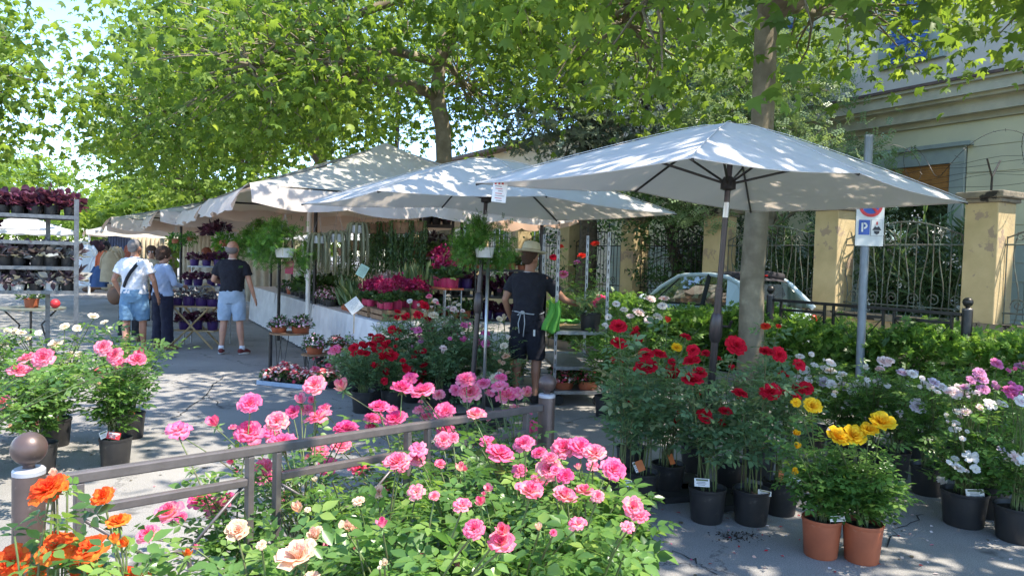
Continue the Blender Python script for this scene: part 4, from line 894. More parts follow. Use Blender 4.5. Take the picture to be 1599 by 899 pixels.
# ================================================================== CAR
def car():
    H0 = Vector((3.36, 12.6, 0)); root = thing('parked_car', 'pale blue small hatchback with black fabric roof parked behind the hedge', 'car', H0, math.atan2(S.y, S.x))
    W2 = .81
    st = [(1.76, .60, .28, .52), (1.70, .70, .20, .66), (1.45, .79, .17, .80), (1.1, .81, .17, .90), (.75, .81, .17, .95), (.2, .81, .17, .955), (-.5, .81, .17, .96), (-1.1, .81, .17, .97), (-1.5, .79, .20, .95), (-1.70, .72, .24, .80), (-1.76, .62, .30, .60)]
    mb = MB(); vs = []
    for x, hw, zl, zb in st:
        sec = [(-.0, zl), (-hw * .85, zl), (-hw * .98, zl + .10), (-hw, zl + (zb - zl) * .5), (-hw * .985, zb - .10), (-hw * .93, zb - .015), (-hw * .8, zb + .01), (0, zb + .035)]
        sec += [(-y, z) for y, z in sec[-2:0:-1]]; vs += [(x, y, z) for y, z in sec]
    n_ = 14; mb.add(vs, [(i * n_ + j, i * n_ + (j + 1) % n_, (i + 1) * n_ + (j + 1) % n_, (i + 1) * n_ + j) for i in range(len(st) - 1) for j in range(n_)] + [tuple(range(n_ - 1, -1, -1)), tuple((len(st) - 1) * n_ + j for j in range(n_))])
    bo = mb.build('body', M['car_paint'], root, smooth=True); s_ = bo.modifiers.new('sub', 'SUBSURF'); s_.levels = 1; s_.render_levels = 1
    # side window line: belt points and roof points
    belt = [(.82, .955), (.1, .96), (-.62, .965), (-1.12, .975), (-1.60, .97)]; roofl = [(.12, 1.40), (-.05, 1.425), (-.62, 1.455), (-1.0, 1.42), (-1.22, 1.33)]
    def bp_(i, s): return Vector((belt[i][0], s * (W2 - .07 - (0.06 if i in (0, 4) else 0)), belt[i][1]))
    def rp_(i, s): return Vector((roofl[i][0], s * (.60 - (.03 if i in (0, 4) else 0)), roofl[i][1]))
    for s in (-1, 1):
        for i in range(4):
            if i == 3: 
                continue
            g = MB(); g.add([bp_(i, s), bp_(i + 1, s), rp_(i + 1, s), rp_(i, s)], [(0, 1, 2, 3)]); g.build('side_window', M['car_glass'], root)
        q = MB(); q.add([bp_(3, s), bp_(4, s), rp_(4, s), rp_(3, s)], [(0, 1, 2, 3)])
        q.add([p - Vector((0, s * .03, 0)) for p in (bp_(3, s), bp_(4, s), rp_(4, s), rp_(3, s))], [(0, 1, 2, 3)]); q.build('rear_pillar', M['car_paint'], root)
        MB().tube([bp_(0, s) + Vector((.03, 0, -.02)), bp_(0, s).lerp(rp_(0, s), .5) + Vector((.02, 0, .03)), rp_(0, s), rp_(1, s), rp_(2, s), rp_(3, s), rp_(4, s), bp_(4, s)], [.03, .032, .034, .034, .034, .036, .04, .045], 8).build('roof_rail', M['car_paint'], root, smooth=True)
        MB().tube([bp_(2, s), rp_(2, s)], .035, 8).build('door_pillar', M['dark'], root); MB().tube([bp_(1, s) + Vector((.42, 0, 0)), rp_(1, s) + Vector((.12, 0, -.06))], .012, 6).build('quarter_pillar', M['dark'], root)
        MB().tube([bp_(0, s), bp_(1, s), bp_(2, s), bp_(3, s)], .014, 6).build('window_seal', M['dark'], root)
        mr = MB(); mr.ball((.62, s * .90, 1.0), .1, 12, sc=(.55, 1, .75)); mr.build('mirror', M['car_paint'], root, smooth=True)
        d = MB(); 
        for x in (.72, -.66): d.box((x, s * .806, .60), (.008, .012, .62))
        d.build('door_gap', M['dark'], root); MB().box((-.5, s * .825, .82), (.16, .02, .025)).build('door_handle', M['chrome'], root, bevel=.006)
        for x in (1.12, -1.14):
            wv = MB(); wv.lathe([(.001, -.09), (.2, -.09), (.29, -.07), (.30, 0), (.29, .07), (.001, .08)], (x, s * .72, .30), 28, axis=Matrix.Rotation(R(90), 3, 'X')); wo = wv.build('wheel', M['rubber'], root, smooth='angle')
            r_ = MB(); r_.lathe([(.001, .0), (.17, .0), (.19, .015)], (x, s * .815, .30), 20, axis=Matrix.Rotation(R(90) * s, 3, 'X')); r_.build('rim', M['galv'], wo)
        rl = MB(); rl.ball((-1.67, s * .60, .78), .085, 14, sc=(.5, .75, 1.1)); rl.build('tail_light', M['red_lens'], root, smooth=True)
        hl = MB(); hl.ball((1.56, s * .55, .68), .11, 14, sc=(.7, 1, 1)); hl.build('headlight', M['car_glass'], root, smooth=True)
    g = MB(); g.add([bp_(0, -1), bp_(0, 1), rp_(0, 1), rp_(0, -1)], [(0, 1, 2, 3)]); g.build('windscreen', M['car_glass'], root)
    g = MB(); g.add([bp_(4, -1), bp_(4, 1), rp_(4, 1), rp_(4, -1)], [(0, 1, 2, 3)]); g.build('rear_window', M['car_glass'], root)
    rf = MB(); vs = []
    for i, (x, z) in enumerate(roofl):
        for k in range(9): a = -1 + k / 4; hwi = .60 - (.03 if i in (0, 4) else 0); vs.append((x, a * hwi, z + .045 * (1 - a * a) + .01))
    rf.add(vs, [(i * 9 + k, i * 9 + k + 1, i * 9 + k + 10, i * 9 + k + 9) for i in range(4) for k in range(8)]); rf.build('soft_roof', M['car_roof'], root, smooth=True)
    MB().tube([(-1.08, -.55, 1.44), (-1.08, 0, 1.50), (-1.08, .55, 1.44)], .06, 8).build('folded_roof', M['car_roof'], root, smooth=True)
    MB().box((-1.12, 0, 1.46), (.03, .30, .03)).build('brake_light', M['red_lens'], root, bevel=.008)
    sb = MB(); 
    for x in (.1, -.75):
        for s in (-.36, .36): sb.box((x, s, .72), (.14, .46, .62)); sb.ball((x - .03, s, 1.12), .1, 10, sc=(.5, 1.1, .9))
    sb.build('seats', M['dark'], root, smooth=False); MB().box((.62, 0, .88), (.3, 1.3, .12)).build('dashboard', M['dark'], root, bevel=.03)
    MB().tube([(.42, -.36 + .17 * math.cos(q), .98 + .17 * math.sin(q)) for q in [2 * PI * i / 20 for i in range(21)]], .013, 6).build('steering_wheel', M['dark'], root)
    MB().box((-1.775, 0, .62), (.02, .50, .11)).build('number_plate', M['sign_white'], root)
car()
# ================================================================== PEOPLE
def soft(mb, name, m, parent, voxel=.011, smooth=4, disp=0.0, dscale=.09):
    """join overlapping forms into ONE continuous skin by voxel remeshing, then keep the plain mesh"""
    me = mb.mesh(name + '_raw', m, True); o = link(name, me, parent)
    r = o.modifiers.new('r', 'REMESH'); r.mode = 'VOXEL'; r.voxel_size = voxel; r.use_smooth_shade = True
    s = o.modifiers.new('s', 'SMOOTH'); s.factor = .5; s.iterations = smooth
    tx = None
    if disp:
        tx = bpy.data.textures.new('folds', 'CLOUDS'); tx.noise_scale = dscale; tx.noise_depth = 2
        d = o.modifiers.new('d', 'DISPLACE'); d.texture = tx; d.strength = disp; d.mid_level = .5
    bpy.context.view_layer.update(); dg = bpy.context.evaluated_depsgraph_get()
    nm = bpy.data.meshes.new_from_object(o.evaluated_get(dg)); nm.name = name
    o.modifiers.clear(); o.data = nm; nm.materials.clear(); nm.materials.append(m); bpy.data.meshes.remove(me)
    return o
def limb(mb, pts, rad, n=12):
    pts = [Vector(p) for p in pts]; mb.tube(pts, rad, n); mb.ball(pts[0], rad[0], n); mb.ball(pts[-1], rad[-1], n)
def torso_rings(mb, rows, n=20):
    """rows: (cx, cy, z, rx, ry)"""
    vs = []; fs = []
    for cx, cy, z, rx, ry in rows:
        for j in range(n):
            q = 2 * PI * j / n; c, s = math.cos(q), math.sin(q)
            vs.append((cx + rx * math.copysign(abs(c) ** .85, c), cy + ry * math.copysign(abs(s) ** .85, s), z))
    k = len(rows)
    fs = [(i * n + j, i * n + (j + 1) % n, (i + 1) * n + (j + 1) % n, (i + 1) * n + j) for i in range(k - 1) for j in range(n)] + [tuple(range(n - 1, -1, -1)), tuple((k - 1) * n + j for j in range(n))]
    mb.add(vs, fs)
def person(label, loc, rz, H=1.75, fem=False, sh=None, skin='skin', elbow=None, hand=None, hip_x=0.0, lean=0.0, knee=None, ankle=None, head=(0, 0), belly=0.0, group=None, footdir=None):
    """faces +Y locally. joints are given for left (-x) and right (+x)"""
    k = H / 1.75; root = thing('person', label, 'person', loc, rz, group)
    sw = (.155 if fem else .185); hw = .095
    def V(x, y, z): return Vector((x, y, z)) * k
    yl = lambda z: lean * max(0, z - .95)         # forward lean of the upper body
    SH = {-1: V(-sw, yl(1.42), 1.392), 1: V(sw, yl(1.42), 1.392)}
    EL = {-1: V(*elbow[0]), 1: V(*elbow[1])}; HA = {-1: V(*hand[0]), 1: V(*hand[1])}
    HI = {-1: V(-hw, 0, .90), 1: V(hw, 0, .90)}; KN = {-1: V(*knee[0]), 1: V(*knee[1])}; AN = {-1: V(*ankle[0]), 1: V(*ankle[1])}
    FD = footdir or [(0, 1, -.12), (0, 1, -.12)]; FD = {-1: Vector(FD[0]).normalized(), 1: Vector(FD[1]).normalized()}
    def rows(e=0.0, z0=.86, z1=1.5):
        b = belly
        base = [(.80, .150 if not fem else .165, .105), (.90, .172 if not fem else .182, .12 + b * .3), (1.0, .158 if not fem else .155, .112 + b), (1.10, .150 if not fem else .132, .108 + b), (1.22, .168 if not fem else .145, .118 + b * .5), (1.34, .192 if not fem else .158, .118), (1.40, .186 if not fem else .150, .105), (1.445, .150 if not fem else .118, .088), (1.475, .105 if not fem else .088, .074), (1.51, .066, .062)]
        return [(0, (yl(z) + (b * .3 if z < 1.2 else 0)) * k, z * k, (rx + e) * k, (ry + e) * k) for z, rx, ry in base if z0 <= z <= z1]
    b = MB(); torso_rings(b, rows())
    hz = 1.625; hs = k * 1.13; hc = V(0, yl(1.5) + .025, hz) + Vector((0, 0, 0)); HR = Matrix.Rotation(head[0], 3, 'Z') @ Matrix.Rotation(-head[1], 3, 'X')
    nk = V(0, yl(1.45) - .005, 1.455); limb(b, [nk, nk.lerp(hc, .45), hc - V(0, .015, .03)], [.062 * k, .056 * k, .056 * k])
    def hp(x, y, z): return hc + HR @ (Vector((x, y, z)) * hs)
    b.ball(hp(0, -.012, .025), .093 * hs, 18, sc=(.83, 1.06, 1.0)); b.ball(hp(0, .03, -.045), .065 * hs, 14, sc=(.86, .95, 1.0)); b.ball(hp(0, .055, -.085), .030 * hs, 10, sc=(1.1, .9, .8))
    b.tube([hp(0, .085, .02), hp(0, .112, -.022), hp(0, .098, -.034)], [.009 * hs, .016 * hs, .012 * hs], 8); b.ball(hp(0, .086, -.058), .018 * hs, 8, sc=(1.4, .6, .5))
    for s in (-1, 1): b.ball(hp(s * .080, -.008, -.005), .031 * hs, 10, sc=(.32, .62, 1.05)); b.ball(hp(s * .032, .078, .028), .016 * hs, 8, sc=(1.3, .6, .5))
    for s in (-1, 1):
        limb(b, [SH[s], SH[s].lerp(EL[s], .5), EL[s]], [.052 * k, .047 * k, .039 * k]); limb(b, [EL[s], EL[s].lerp(HA[s], .35), HA[s]], [.039 * k, .038 * k, .026 * k])
        d = (HA[s] - EL[s]).normalized(); side = Vector((0, 1, 0)) - d * d.y; side = side.normalized() if side.length > .3 else Vector((1, 0, 0)); nrm = d.cross(side)
        w_ = HA[s]; pc_ = w_ + d * .05 * k
        b.tube([w_, w_ + d * .03 * k, w_ + d * .085 * k], [.026 * k, .040 * k, .040 * k], 12, ell=(.42, side)); b.ball(w_ + d * .085 * k, .036 * k, 10, sc=(.6, .9, .6))
        curl = nrm * (-s if abs(d.z) > .5 else 1) * (.4 if abs(d.z) > .5 else 1); curl = curl * (1 if curl.dot(Vector((-s, 0, 0))) > 0 or abs(d.z) <= .5 else -1)
        for f in range(4):
            o = w_ + d * .088 * k + side * (.029 - .0185 * f) * k; L_ = (.062, .072, .067, .052)[f] * k
            a1 = o + d * L_ * .5 + curl * L_ * .10; a2 = a1 + d * L_ * .32 + curl * L_ * .30; a3 = a2 + d * L_ * .12 + curl * L_ * .34
            b.tube([o, a1, a2, a3], [.0098 * k, .0092 * k, .0085 * k, .007 * k], 8)
        t0 = w_ + d * .03 * k + side * .03 * k; t1 = t0 + (d * .6 + side * .75).normalized() * .035 * k; t2 = t1 + (d * .95 + side * .2 + curl * .3).normalized() * .032 * k
        b.tube([t0, t1, t2], [.014 * k, .012 * k, .0095 * k], 8)
        limb(b, [HI[s], HI[s].lerp(KN[s], .5) + V(s * .005, .0, 0), KN[s]], [.088 * k, .075 * k, .054 * k]); m1 = KN[s].lerp(AN[s], .32); bk = Vector((0, -.012 * k, 0))
        limb(b, [KN[s], m1 + bk, KN[s].lerp(AN[s], .7), AN[s]], [.053 * k, .055 * k, .039 * k, .035 * k])
        f0 = AN[s] - Vector((0, 0, .035 * k)) - FD[s] * .045 * k; f1 = AN[s] + FD[s] * .16 * k - Vector((0, 0, .045 * k)); b.tube([f0, f0.lerp(f1, .4) + Vector((0, 0, .008)), f1], [.030 * k, .036 * k, .026 * k], 10); b.ball(f1, .03 * k, 8, sc=(1.2, 1.2, .7)); b.ball(f0, .03 * k, 8)
    body = soft(b, 'body', M[skin], root, .0095 * k, 3)
    for s in (-1, 1):
        e = MB(); e.ball(hp(s * .031, .083, .012), .0115 * hs, 10); e.build('eye', M['white_plastic'], body, smooth=True); e = MB(); e.ball(hp(s * .031, .0925, .012), .005 * hs, 8); e.build('pupil', M['dark'], body)
    return dict(root=root, k=k, V=V, SH=SH, EL=EL, HA=HA, HI=HI, KN=KN, AN=AN, FD=FD, rows=rows, hp=hp, hc=hc, HR=HR, body=body, nk=nk)
def shirt(p, m, sleeve=.6, hem=.93, e=.021, long_=False, collar=True, name='shirt', folds=.03):
    k = p['k']; b = MB(); rw = [r for r in p['rows'](e, .80, 1.48)]; rw = [r for r in rw if r[2] >= (hem - .06) * k]
    rw[0] = (rw[0][0], rw[0][1], hem * k, rw[0][3] + .006, rw[0][4] + .006); torso_rings(b, rw, 24)
    for s in (-1, 1):
        SH, EL, HA = p['SH'][s], p['EL'][s], p['HA'][s]
        b.ball(SH - Vector((s * .02 * k, 0, .002)), .071 * k, 12)
        if long_: b.tube([SH, SH.lerp(EL, .5), EL, EL.lerp(HA, .5), EL.lerp(HA, .93)], [.066 * k, .060 * k, .052 * k, .045 * k, .036 * k], 14)
        else: b.tube([SH, SH.lerp(EL, sleeve * .6), SH.lerp(EL, sleeve)], [.070 * k, .074 * k, .076 * k], 14)
    o = soft(b, name, M[m], p['root'], .0105 * k, 3, folds, .10)
    if collar:
        c = MB(); c.lathe([(.070 * k, 0), (.066 * k, .03 * k), (.061 * k, .032 * k)], p['nk'] + Vector((0, .006, .005)), 18); c.build('collar', M[m if collar is True else collar], o, smooth=True)
    return o
def shorts(p, m, leg=.75, e=.02, waist=1.0, name='shorts', flare=.01):
    k = p['k']; b = MB(); rw = [r for r in p['rows'](e, .80, waist)]; torso_rings(b, rw, 24)
    for s in (-1, 1):
        H_, K_ = p['HI'][s], p['KN'][s]; A_ = p['AN'][s]
        if leg <= 1: b.tube([H_ + Vector((0, 0, .03 * k)), H_.lerp(K_, leg * .5), H_.lerp(K_, leg)], [.104 * k, (.096 + flare) * k, (.082 + flare) * k], 16)
        else: b.tube([H_ + Vector((0, 0, .03 * k)), H_.lerp(K_, .5), K_, K_.lerp(A_, .5), K_.lerp(A_, .93)], [.108 * k, .108 * k, .098 * k, .098 * k, .104 * k], 16)
    o = soft(b, name, M[m], p['root'], .0105 * k, 3, .024, .08); return o
def shoe(p, m, ms, sole=.022, sock=None, low=False):
    k = p['k']
    for s in (-1, 1):
        A_, FD = p['AN'][s], p['FD'][s]; f0 = A_ - Vector((0, 0, .03 * k)) - FD * .06 * k; f1 = A_ + FD * .185 * k - Vector((0, 0, .04 * k)); b = MB()
        b.tube([f0, f0.lerp(f1, .35), f0.lerp(f1, .75), f1], [.040 * k, .046 * k, .046 * k, .03 * k], 12); b.ball(f0, .04 * k, 10); b.ball(f1, .036 * k, 10, sc=(1.1, 1, .8))
        if not low: b.tube([A_ - Vector((0, 0, .03 * k)), A_ + Vector((0, 0, .01 * k))], [.045 * k, .043 * k], 12)
        o = soft(b, 'shoe', M[m], p['root'], .009 * k, 3)
        sb = MB(); up = Vector((0, 0, 1)); up = (up - FD * FD.z).normalized(); sd = FD.cross(up); n_ = 16; vs = []
        for hgt in (-.052, -.052 + sole * 1.6):
            for i in range(n_):
                q = 2 * PI * i / n_; L_ = .14 * math.cos(q); w_ = .047 * math.sin(q); vs.append(f0.lerp(f1, .5) + FD * L_ * k + sd * w_ * k + up * hgt * k * .8)
        sb.add(vs, [tuple(range(n_ - 1, -1, -1)), tuple(range(n_, 2 * n_))] + [(i, (i + 1) % n_, n_ + (i + 1) % n_, n_ + i) for i in range(n_)]); sb.build('sole', M[ms], o, smooth='angle')
        if sock: MB().tube([A_ - Vector((0, 0, .01)), A_ + Vector((0, 0, .055 * k))], [.045 * k, .040 * k], 12).build('sock', M[sock], p['root'], smooth=True)
def hair(p, m, pts, voxel=.008, disp=.012):
    b = MB()
    for x, y, z, r, sc in pts: b.ball(p['hp'](x, y, z), r * p['k'] * 1.13, 14, sc=sc, rot=p['HR'])
    return soft(b, 'hair', M[m], p['root'], voxel, 2, disp, .03)
STAND = dict(knee=((-.11, .01, .49), (.11, .01, .49)), ankle=((-.12, -.01, .085), (.12, -.01, .085)))
# --- man in straw hat at the trolley, seen from behind
hb = G(820, 627); A_H = (.24, .12, .0)
p = person('man in straw hat, navy shirt and apron reaching for a pot on the trolley', hb, R(-22), 1.74, skin='skin_tan', elbow=((-.27, -.03, 1.15), (.36, .22, 1.17)), hand=((-.245, .10, .93), (.56, .42, 1.08)),
           knee=((-.115, .02, .49), (.12, .0, .49)), ankle=((-.13, .02, .085), (.13, -.03, .085)), head=(R(-12), R(6)), belly=.02, lean=.05)
shirt(p, 'navy_cotton', .62, .94, collar=False, name='t_shirt'); shorts(p, 'navy_cotton', 1.0, .024, 1.0, flare=.016); shoe(p, 'black_cotton', 'dark')
hair(p, 'brown_hair', [(0, -.03, .03, .096, (.85, 1.0, .9)), (0, -.065, -.02, .06, (1.1, .6, .8))], disp=.004)
hat = MB(); hat.lathe([(.001, .108), (.045, .112), (.078, .098), (.090, .06), (.098, .0), (.125, -.006), (.162, .004), (.166, .012), (.163, .010), (.125, .000), (.10, .004)], n=32); ho = hat.build('straw_hat', M['straw'], p['root'], smooth=True); ho.location = p['hp'](0, -.01, .065); ho.rotation_euler = (R(-6), R(3), 0); ho.scale = (1.12,) * 3
bd = MB().lathe([(.1, .012), (.096, .03)], n=32); bo_ = bd.build('hat_band', M['beige_cloth'], ho, smooth=True)
ap = MB(); rr_ = [(r[3] + .004, r[4] + .004) for r in p['rows'](.02, .99, 1.01)][0]; zw = 1.02
ap.tube([(rr_[0] * math.cos(q), rr_[1] * math.sin(q) + .01, (zw + .012 * math.sin(q * 2)) * p['k']) for q in [2 * PI * i / 28 for i in range(29)]], .0065, 6, caps=False)
for dx in (-.02, .015): ap.tube([(dx, -rr_[1] + .002, zw), (dx * 2.2, -rr_[1] - .018, zw - .12), (dx * 1.4, -rr_[1] - .022, zw - .25 - dx)], .006, 6)
ap.ball((0, -rr_[1] - .008, zw), .02, 8, sc=(1.4, .5, 1)); ap.tube([(-.02, -rr_[1] - .01, zw), (-.055, -rr_[1] - .02, zw - .03), (-.02, -rr_[1] - .012, zw - .035)], .006, 6)
ap.build('apron_strings', M['string'], p['root'], smooth=True)
aw = MB(); aw.tube([(r_ * .077 * math.cos(q), .078 * math.sin(q) + p['nk'].y, p['nk'].z + .002 + .02 * math.sin(q) * -1) for r_ in (1,) for q in [2 * PI * i / 20 for i in range(21)]], .006, 6, caps=False); aw.build('apron_neck_band', M['string'], p['root'], smooth=True)
af = MB(); vs = []
for z in (1.36, 1.2, 1.0, .8, .6):
    for i in range(13):
        q = PI * (.08 + .84 * i / 12); w_ = (.62 if z > 1.25 else 1.0); q = PI / 2 + (q - PI / 2) * w_; vs.append(((rr_[0] + .014) * math.cos(q), (rr_[1] + .018) * math.sin(q) + .02 + .05 * max(0, z - 1), z))
af.add(vs, [(r_ * 13 + i, r_ * 13 + i + 1, r_ * 13 + i + 14, r_ * 13 + i + 13) for r_ in range(4) for i in range(12)]); ao = af.build('apron', M['navy_cotton'], p['root'], smooth=True); so = ao.modifiers.new('s', 'SOLIDIFY'); so.thickness = .004
MB().box((.135, -rr_[1] + .02, .80), (.022, .008, .07), R(20)).build('pocket_tag', M['white_plastic'], p['root'])
MB().lathe([(.040, -.012), (.040, .012)], p['EL'][1].lerp(p['HA'][1], .93), 12).build('wristband', M['black_cotton'], p['root'])
# --- man in navy polo
p = person('balding man in navy polo and light denim shorts standing with his back turned', G(361, 553), R(4), 1.76, skin='skin', elbow=((-.29, .02, 1.15), (.265, -.02, 1.14)), hand=((-.22, .20, 1.10), (.33, .03, .90)), belly=.035, head=(R(-8), R(2)),
           knee=((-.12, .01, .49), (.12, .01, .49)), ankle=((-.15, -.01, .085), (.165, .0, .085)), footdir=[(-.25, 1, -.1), (.25, 1, -.1)])
shirt(p, 'navy_cotton', .66, .98, name='polo_shirt', collar='cream_cloth'); shorts(p, 'denim_light', .90, .024, 1.0, flare=.014); shoe(p, 'burgundy_canvas', 'white_sole', sock='white_tee', low=True)
hair(p, 'grey_hair', [(0, -.045, -.005, .080, (1.08, .9, .78)), (.068, -.01, .0, .03, (.5, 1.3, 1)), (-.068, -.01, .0, .03, (.5, 1.3, 1))], disp=.004)
MB().lathe([(p['rows'](.03, .99, 1.01)[0][3], -.018), (p['rows'](.03, .99, 1.01)[0][3], .018)], (0, .01, 1.0 * p['k']), 28, axis=Matrix.Diagonal((1, .86, 1))).build('belt', M['denim_light'], p['root'], smooth=True)
# --- walking man in white t-shirt
p = person('man in white T shirt and blue shorts walking away with a black shoulder strap', G(209, 553), R(2), 1.74, skin='skin_tan', elbow=((-.285, -.05, 1.14), (.30, -.02, 1.14)), hand=((-.26, .10, .93), (.30, .12, .88)), belly=.03, head=(R(-14), R(4)),
           knee=((-.10, -.03, .49), (.10, .07, .50)), ankle=((.02, -.32, .16), (.10, .10, .085)), footdir=[(0, .75, -.85), (0, 1, -.1)])
sh_ = shirt(p, 'white_tee', .62, .93, name='t_shirt', collar=True, folds=.036); shorts(p, 'denim_blue', .92, .024, 1.0, flare=.018); shoe(p, 'tan_leather', 'tan_leather', low=True)
hair(p, 'grey_hair', [(0, -.022, .032, .098, (.84, 1.03, .95)), (0, -.06, -.02, .06, (1.15, .6, .8))], disp=.003)
sb = MB(); n_ = 28
for i in range(n_ + 1):
    pass
def strap(p, m, s=1, rgt=True):
    k = p['k']; pts = []
    for i in range(33):
        q = 2 * PI * i / 32; z = 1.21 + .25 * math.cos(q); rows_ = p['rows'](.024); 
        r = min(rows_, key=lambda r_: abs(r_[2] - z * k)); x = (.19 * math.cos(q) * s) * .72; y = (r[4] + .034) * math.sin(q) * -1 + r[1]; pts.append(Vector((x * k, y, z * k)))
    mb = MB(); vs = []
    for pt_ in pts: dz = Vector((-.017 * s, 0, .020)); vs += [pt_ - dz, pt_ + dz]
    mb.add(vs, [(2 * i, 2 * i + 1, 2 * i + 3, 2 * i + 2) for i in range(32)]); o = mb.build('shoulder_strap', M[m], p['root'], smooth=True); so = o.modifiers.new('s', 'SOLIDIFY'); so.thickness = .005; so.offset = 0
strap(p, 'black_cotton')
MB().tube([p['HA'][1] + Vector((.028 * math.cos(q), .028 * math.sin(q), .02)) for q in [2 * PI * i / 16 for i in range(17)]], .004, 6).build('bracelet', M['chrome'], p['root'])
# --- woman in pale blue
p = person('woman in pale blue cardigan and wide navy trousers beside the purple plant stand', G(253, 545), R(-28), 1.63, fem=True, skin='skin', elbow=((-.24, .0, 1.14), (.25, .05, 1.13)), hand=((-.16, .19, 1.05), (.17, .25, 1.10)), head=(R(-14), R(10)),
           knee=((-.10, .01, .49), (.11, .01, .49)), ankle=((-.11, -.01, .085), (.14, .0, .085)), belly=.01)
shirt(p, 'pale_blue_knit', .6, .93, long_=True, name='cardigan', collar='black_cotton'); shorts(p, 'navy_trousers', 2, .022, 1.0, name='trousers'); shoe(p, 'tan_leather', 'tan_leather', low=True)
hair(p, 'brown_hair', [(0, -.02, .04, .115, (.9, 1.0, .92)), (0, -.06, -.02, .085, (1.05, .75, .9)), (.06, .0, .02, .05, (.7, 1.2, 1.3)), (-.06, .0, .02, .05, (.7, 1.2, 1.3))], disp=.03)
# --- partly hidden auburn haired woman in front of the walking man
p = person('auburn haired woman with a brown bag, mostly hidden by the man in white', Vector((P(205, 450, 12.7).x, 12.7, 0)), R(10), 1.66, fem=True, skin='skin', elbow=((-.26, .0, 1.14), (.25, .0, 1.14)), hand=((-.30, .05, .92), (.28, .05, .92)), **STAND)
shirt(p, 'beige_cloth', .6, .93, long_=True, name='blouse', collar=False); shorts(p, 'black_cotton', 2, .01, 1.0, name='trousers'); shoe(p, 'tan_leather', 'tan_leather', low=True)
hair(p, 'red_hair', [(0, -.02, .035, .118, (.95, 1.0, .95)), (0, -.06, -.06, .085, (1.1, .7, 1.1))], disp=.03)
bgm = MB(); bgm.ball((0, 0, 0), .15, 16, sc=(.9, .45, 1.1)); bo = bgm.build('handbag', M['brown_bag'], None, smooth=True); bo.location = p['root'].location + Vector((-.24, -.08, .80)); tag(bo, 'rounded brown handbag hanging left of the man in white', 'handbag')
# --- far people among the stalls
def far_person(label, px, Y, rz, top, bottom, hairm, long_=True, H=1.66, legs_=2, lh=False):
    q = P(px, 450, Y); q.z = 0
    p = person(label, q, rz, H, fem=True, skin='skin', elbow=((-.27, .06, 1.16), (.27, .06, 1.16)), hand=((-.18, .28, 1.18), (.2, .28, 1.25)), **STAND)
    shirt(p, top, .6, .93, long_=long_, name='blouse', collar=False); shorts(p, bottom, legs_, .01, 1.0, name='trousers'); shoe(p, 'tan_leather', 'tan_leather', low=True)
    hair(p, hairm, [(0, -.02, .035, .112, (.92, 1.0, .95)), (0, -.07, -.09 if lh else -.03, .085, (1.0, .6, 1.6 if lh else .9))], disp=.02); return p
far_person('woman with long auburn hair in a pale top behind the purple plant stand', 322, 16.8, R(60), 'cream_cloth', 'beige_cloth', 'red_hair', lh=True)
far_person('dark haired person seen over the shoulder of the woman in pale blue', 236, 15.5, R(200), 'beige_cloth', 'navy_trousers', 'brown_hair')
# ================================================================== FLOWERS AND POTTED PLANTS
random.seed(11); rng = np.random.default_rng(11)
def bloom_mesh(name, m, rings, grid=3, seed=0, openness=1.0, wav=.06, bud=False):
    """layered rose, radius 1; rings: (petal count, inner radius, length, start tilt, end tilt, half angle)"""
    rnd = random.Random(seed); V = []; Fc = []; T = []; q = grid + 1
    for ri, (n_, r0, L_, a0, a1, ha) in enumerate(rings):
        off = rnd.uniform(0, 2 * PI); tr = ri / max(1, len(rings) - 1)
        for k in range(n_):
            ph = off + 2 * PI * k / n_ + rnd.uniform(-.12, .12); b = len(V); Lk = L_ * rnd.uniform(.9, 1.1); ja = rnd.uniform(-.12, .12); tj = rnd.uniform(-.12, .12)
            for i in range(q):
                v = i / grid
                for j in range(q):
                    u = -1 + 2 * j / grid
                    wv = math.sin(PI * min(1, .22 + .66 * v)) ** .6; ang = ph + u * ha * wv; st = 6; r = r0; z = -r0 * .25
                    for s_ in range(st):
                        t = (s_ + .5) / st * v; ti = a0 + (a1 - a0) * t + ja; r += math.sin(ti) * Lk * v / st; z += math.cos(ti) * Lk * v / st
                    edge = 1 - .16 * u * u * v; z = z * edge + wav * math.sin(u * 4 + k * 2.1 + ri) * v * v; rr = r * (1 + .05 * math.sin(u * 5 + k)) - .10 * u * u * v * (1 - tr)
                    V.append((rr * math.cos(ang), rr * math.sin(ang), z)); T.append(min(1, max(0, (.02 + .52 * v ** 1.3 + (.48 * (1 - tr)) + tj + (.14 if abs(u) > .8 or v > .9 else 0)))))
            for i in range(grid):
                for j in range(grid): Fc.append((b + i * q + j, b + i * q + j + 1, b + (i + 1) * q + j + 1, b + (i + 1) * q + j))
    mb = MB(); mb.add(V, Fc, 0, T); 
    for k in range(5):
        a = 2 * PI * k / 5; c, s_ = math.cos(a), math.sin(a); w_ = .12
        mb.add([(0, 0, -.32), (c * .3 - s_ * w_, s_ * .3 + c * w_, -.30), (c * .3 + s_ * w_, s_ * .3 - c * w_, -.30), (c * .75, s_ * .75, -.5)], [(0, 1, 2), (1, 3, 2)], 1)
    mb.lathe([(.05, -.6), (.13, -.5), (.16, -.36), (.1, -.25)], n=7, mi=1)
    me = mb.mesh(name, [m, M['sepal']], True); return me
FULL = [(4, .02, .60, .05, .35, 1.3), (5, .06, .66, .15, .75, .95), (6, .10, .74, .3, 1.1, .8), (7, .12, .84, .45, 1.25, .68), (7, .14, .92, .7, 1.55, .64), (6, .14, 1.0, .95, 1.9, .70)]
CUPD = [(4, .02, .75, .0, .15, 1.4), (4, .06, .80, .05, .4, 1.2), (5, .1, .85, .2, .75, .95), (5, .12, .95, .5, 1.25, .8), (6, .14, 1.0, .75, 1.6, .75)]
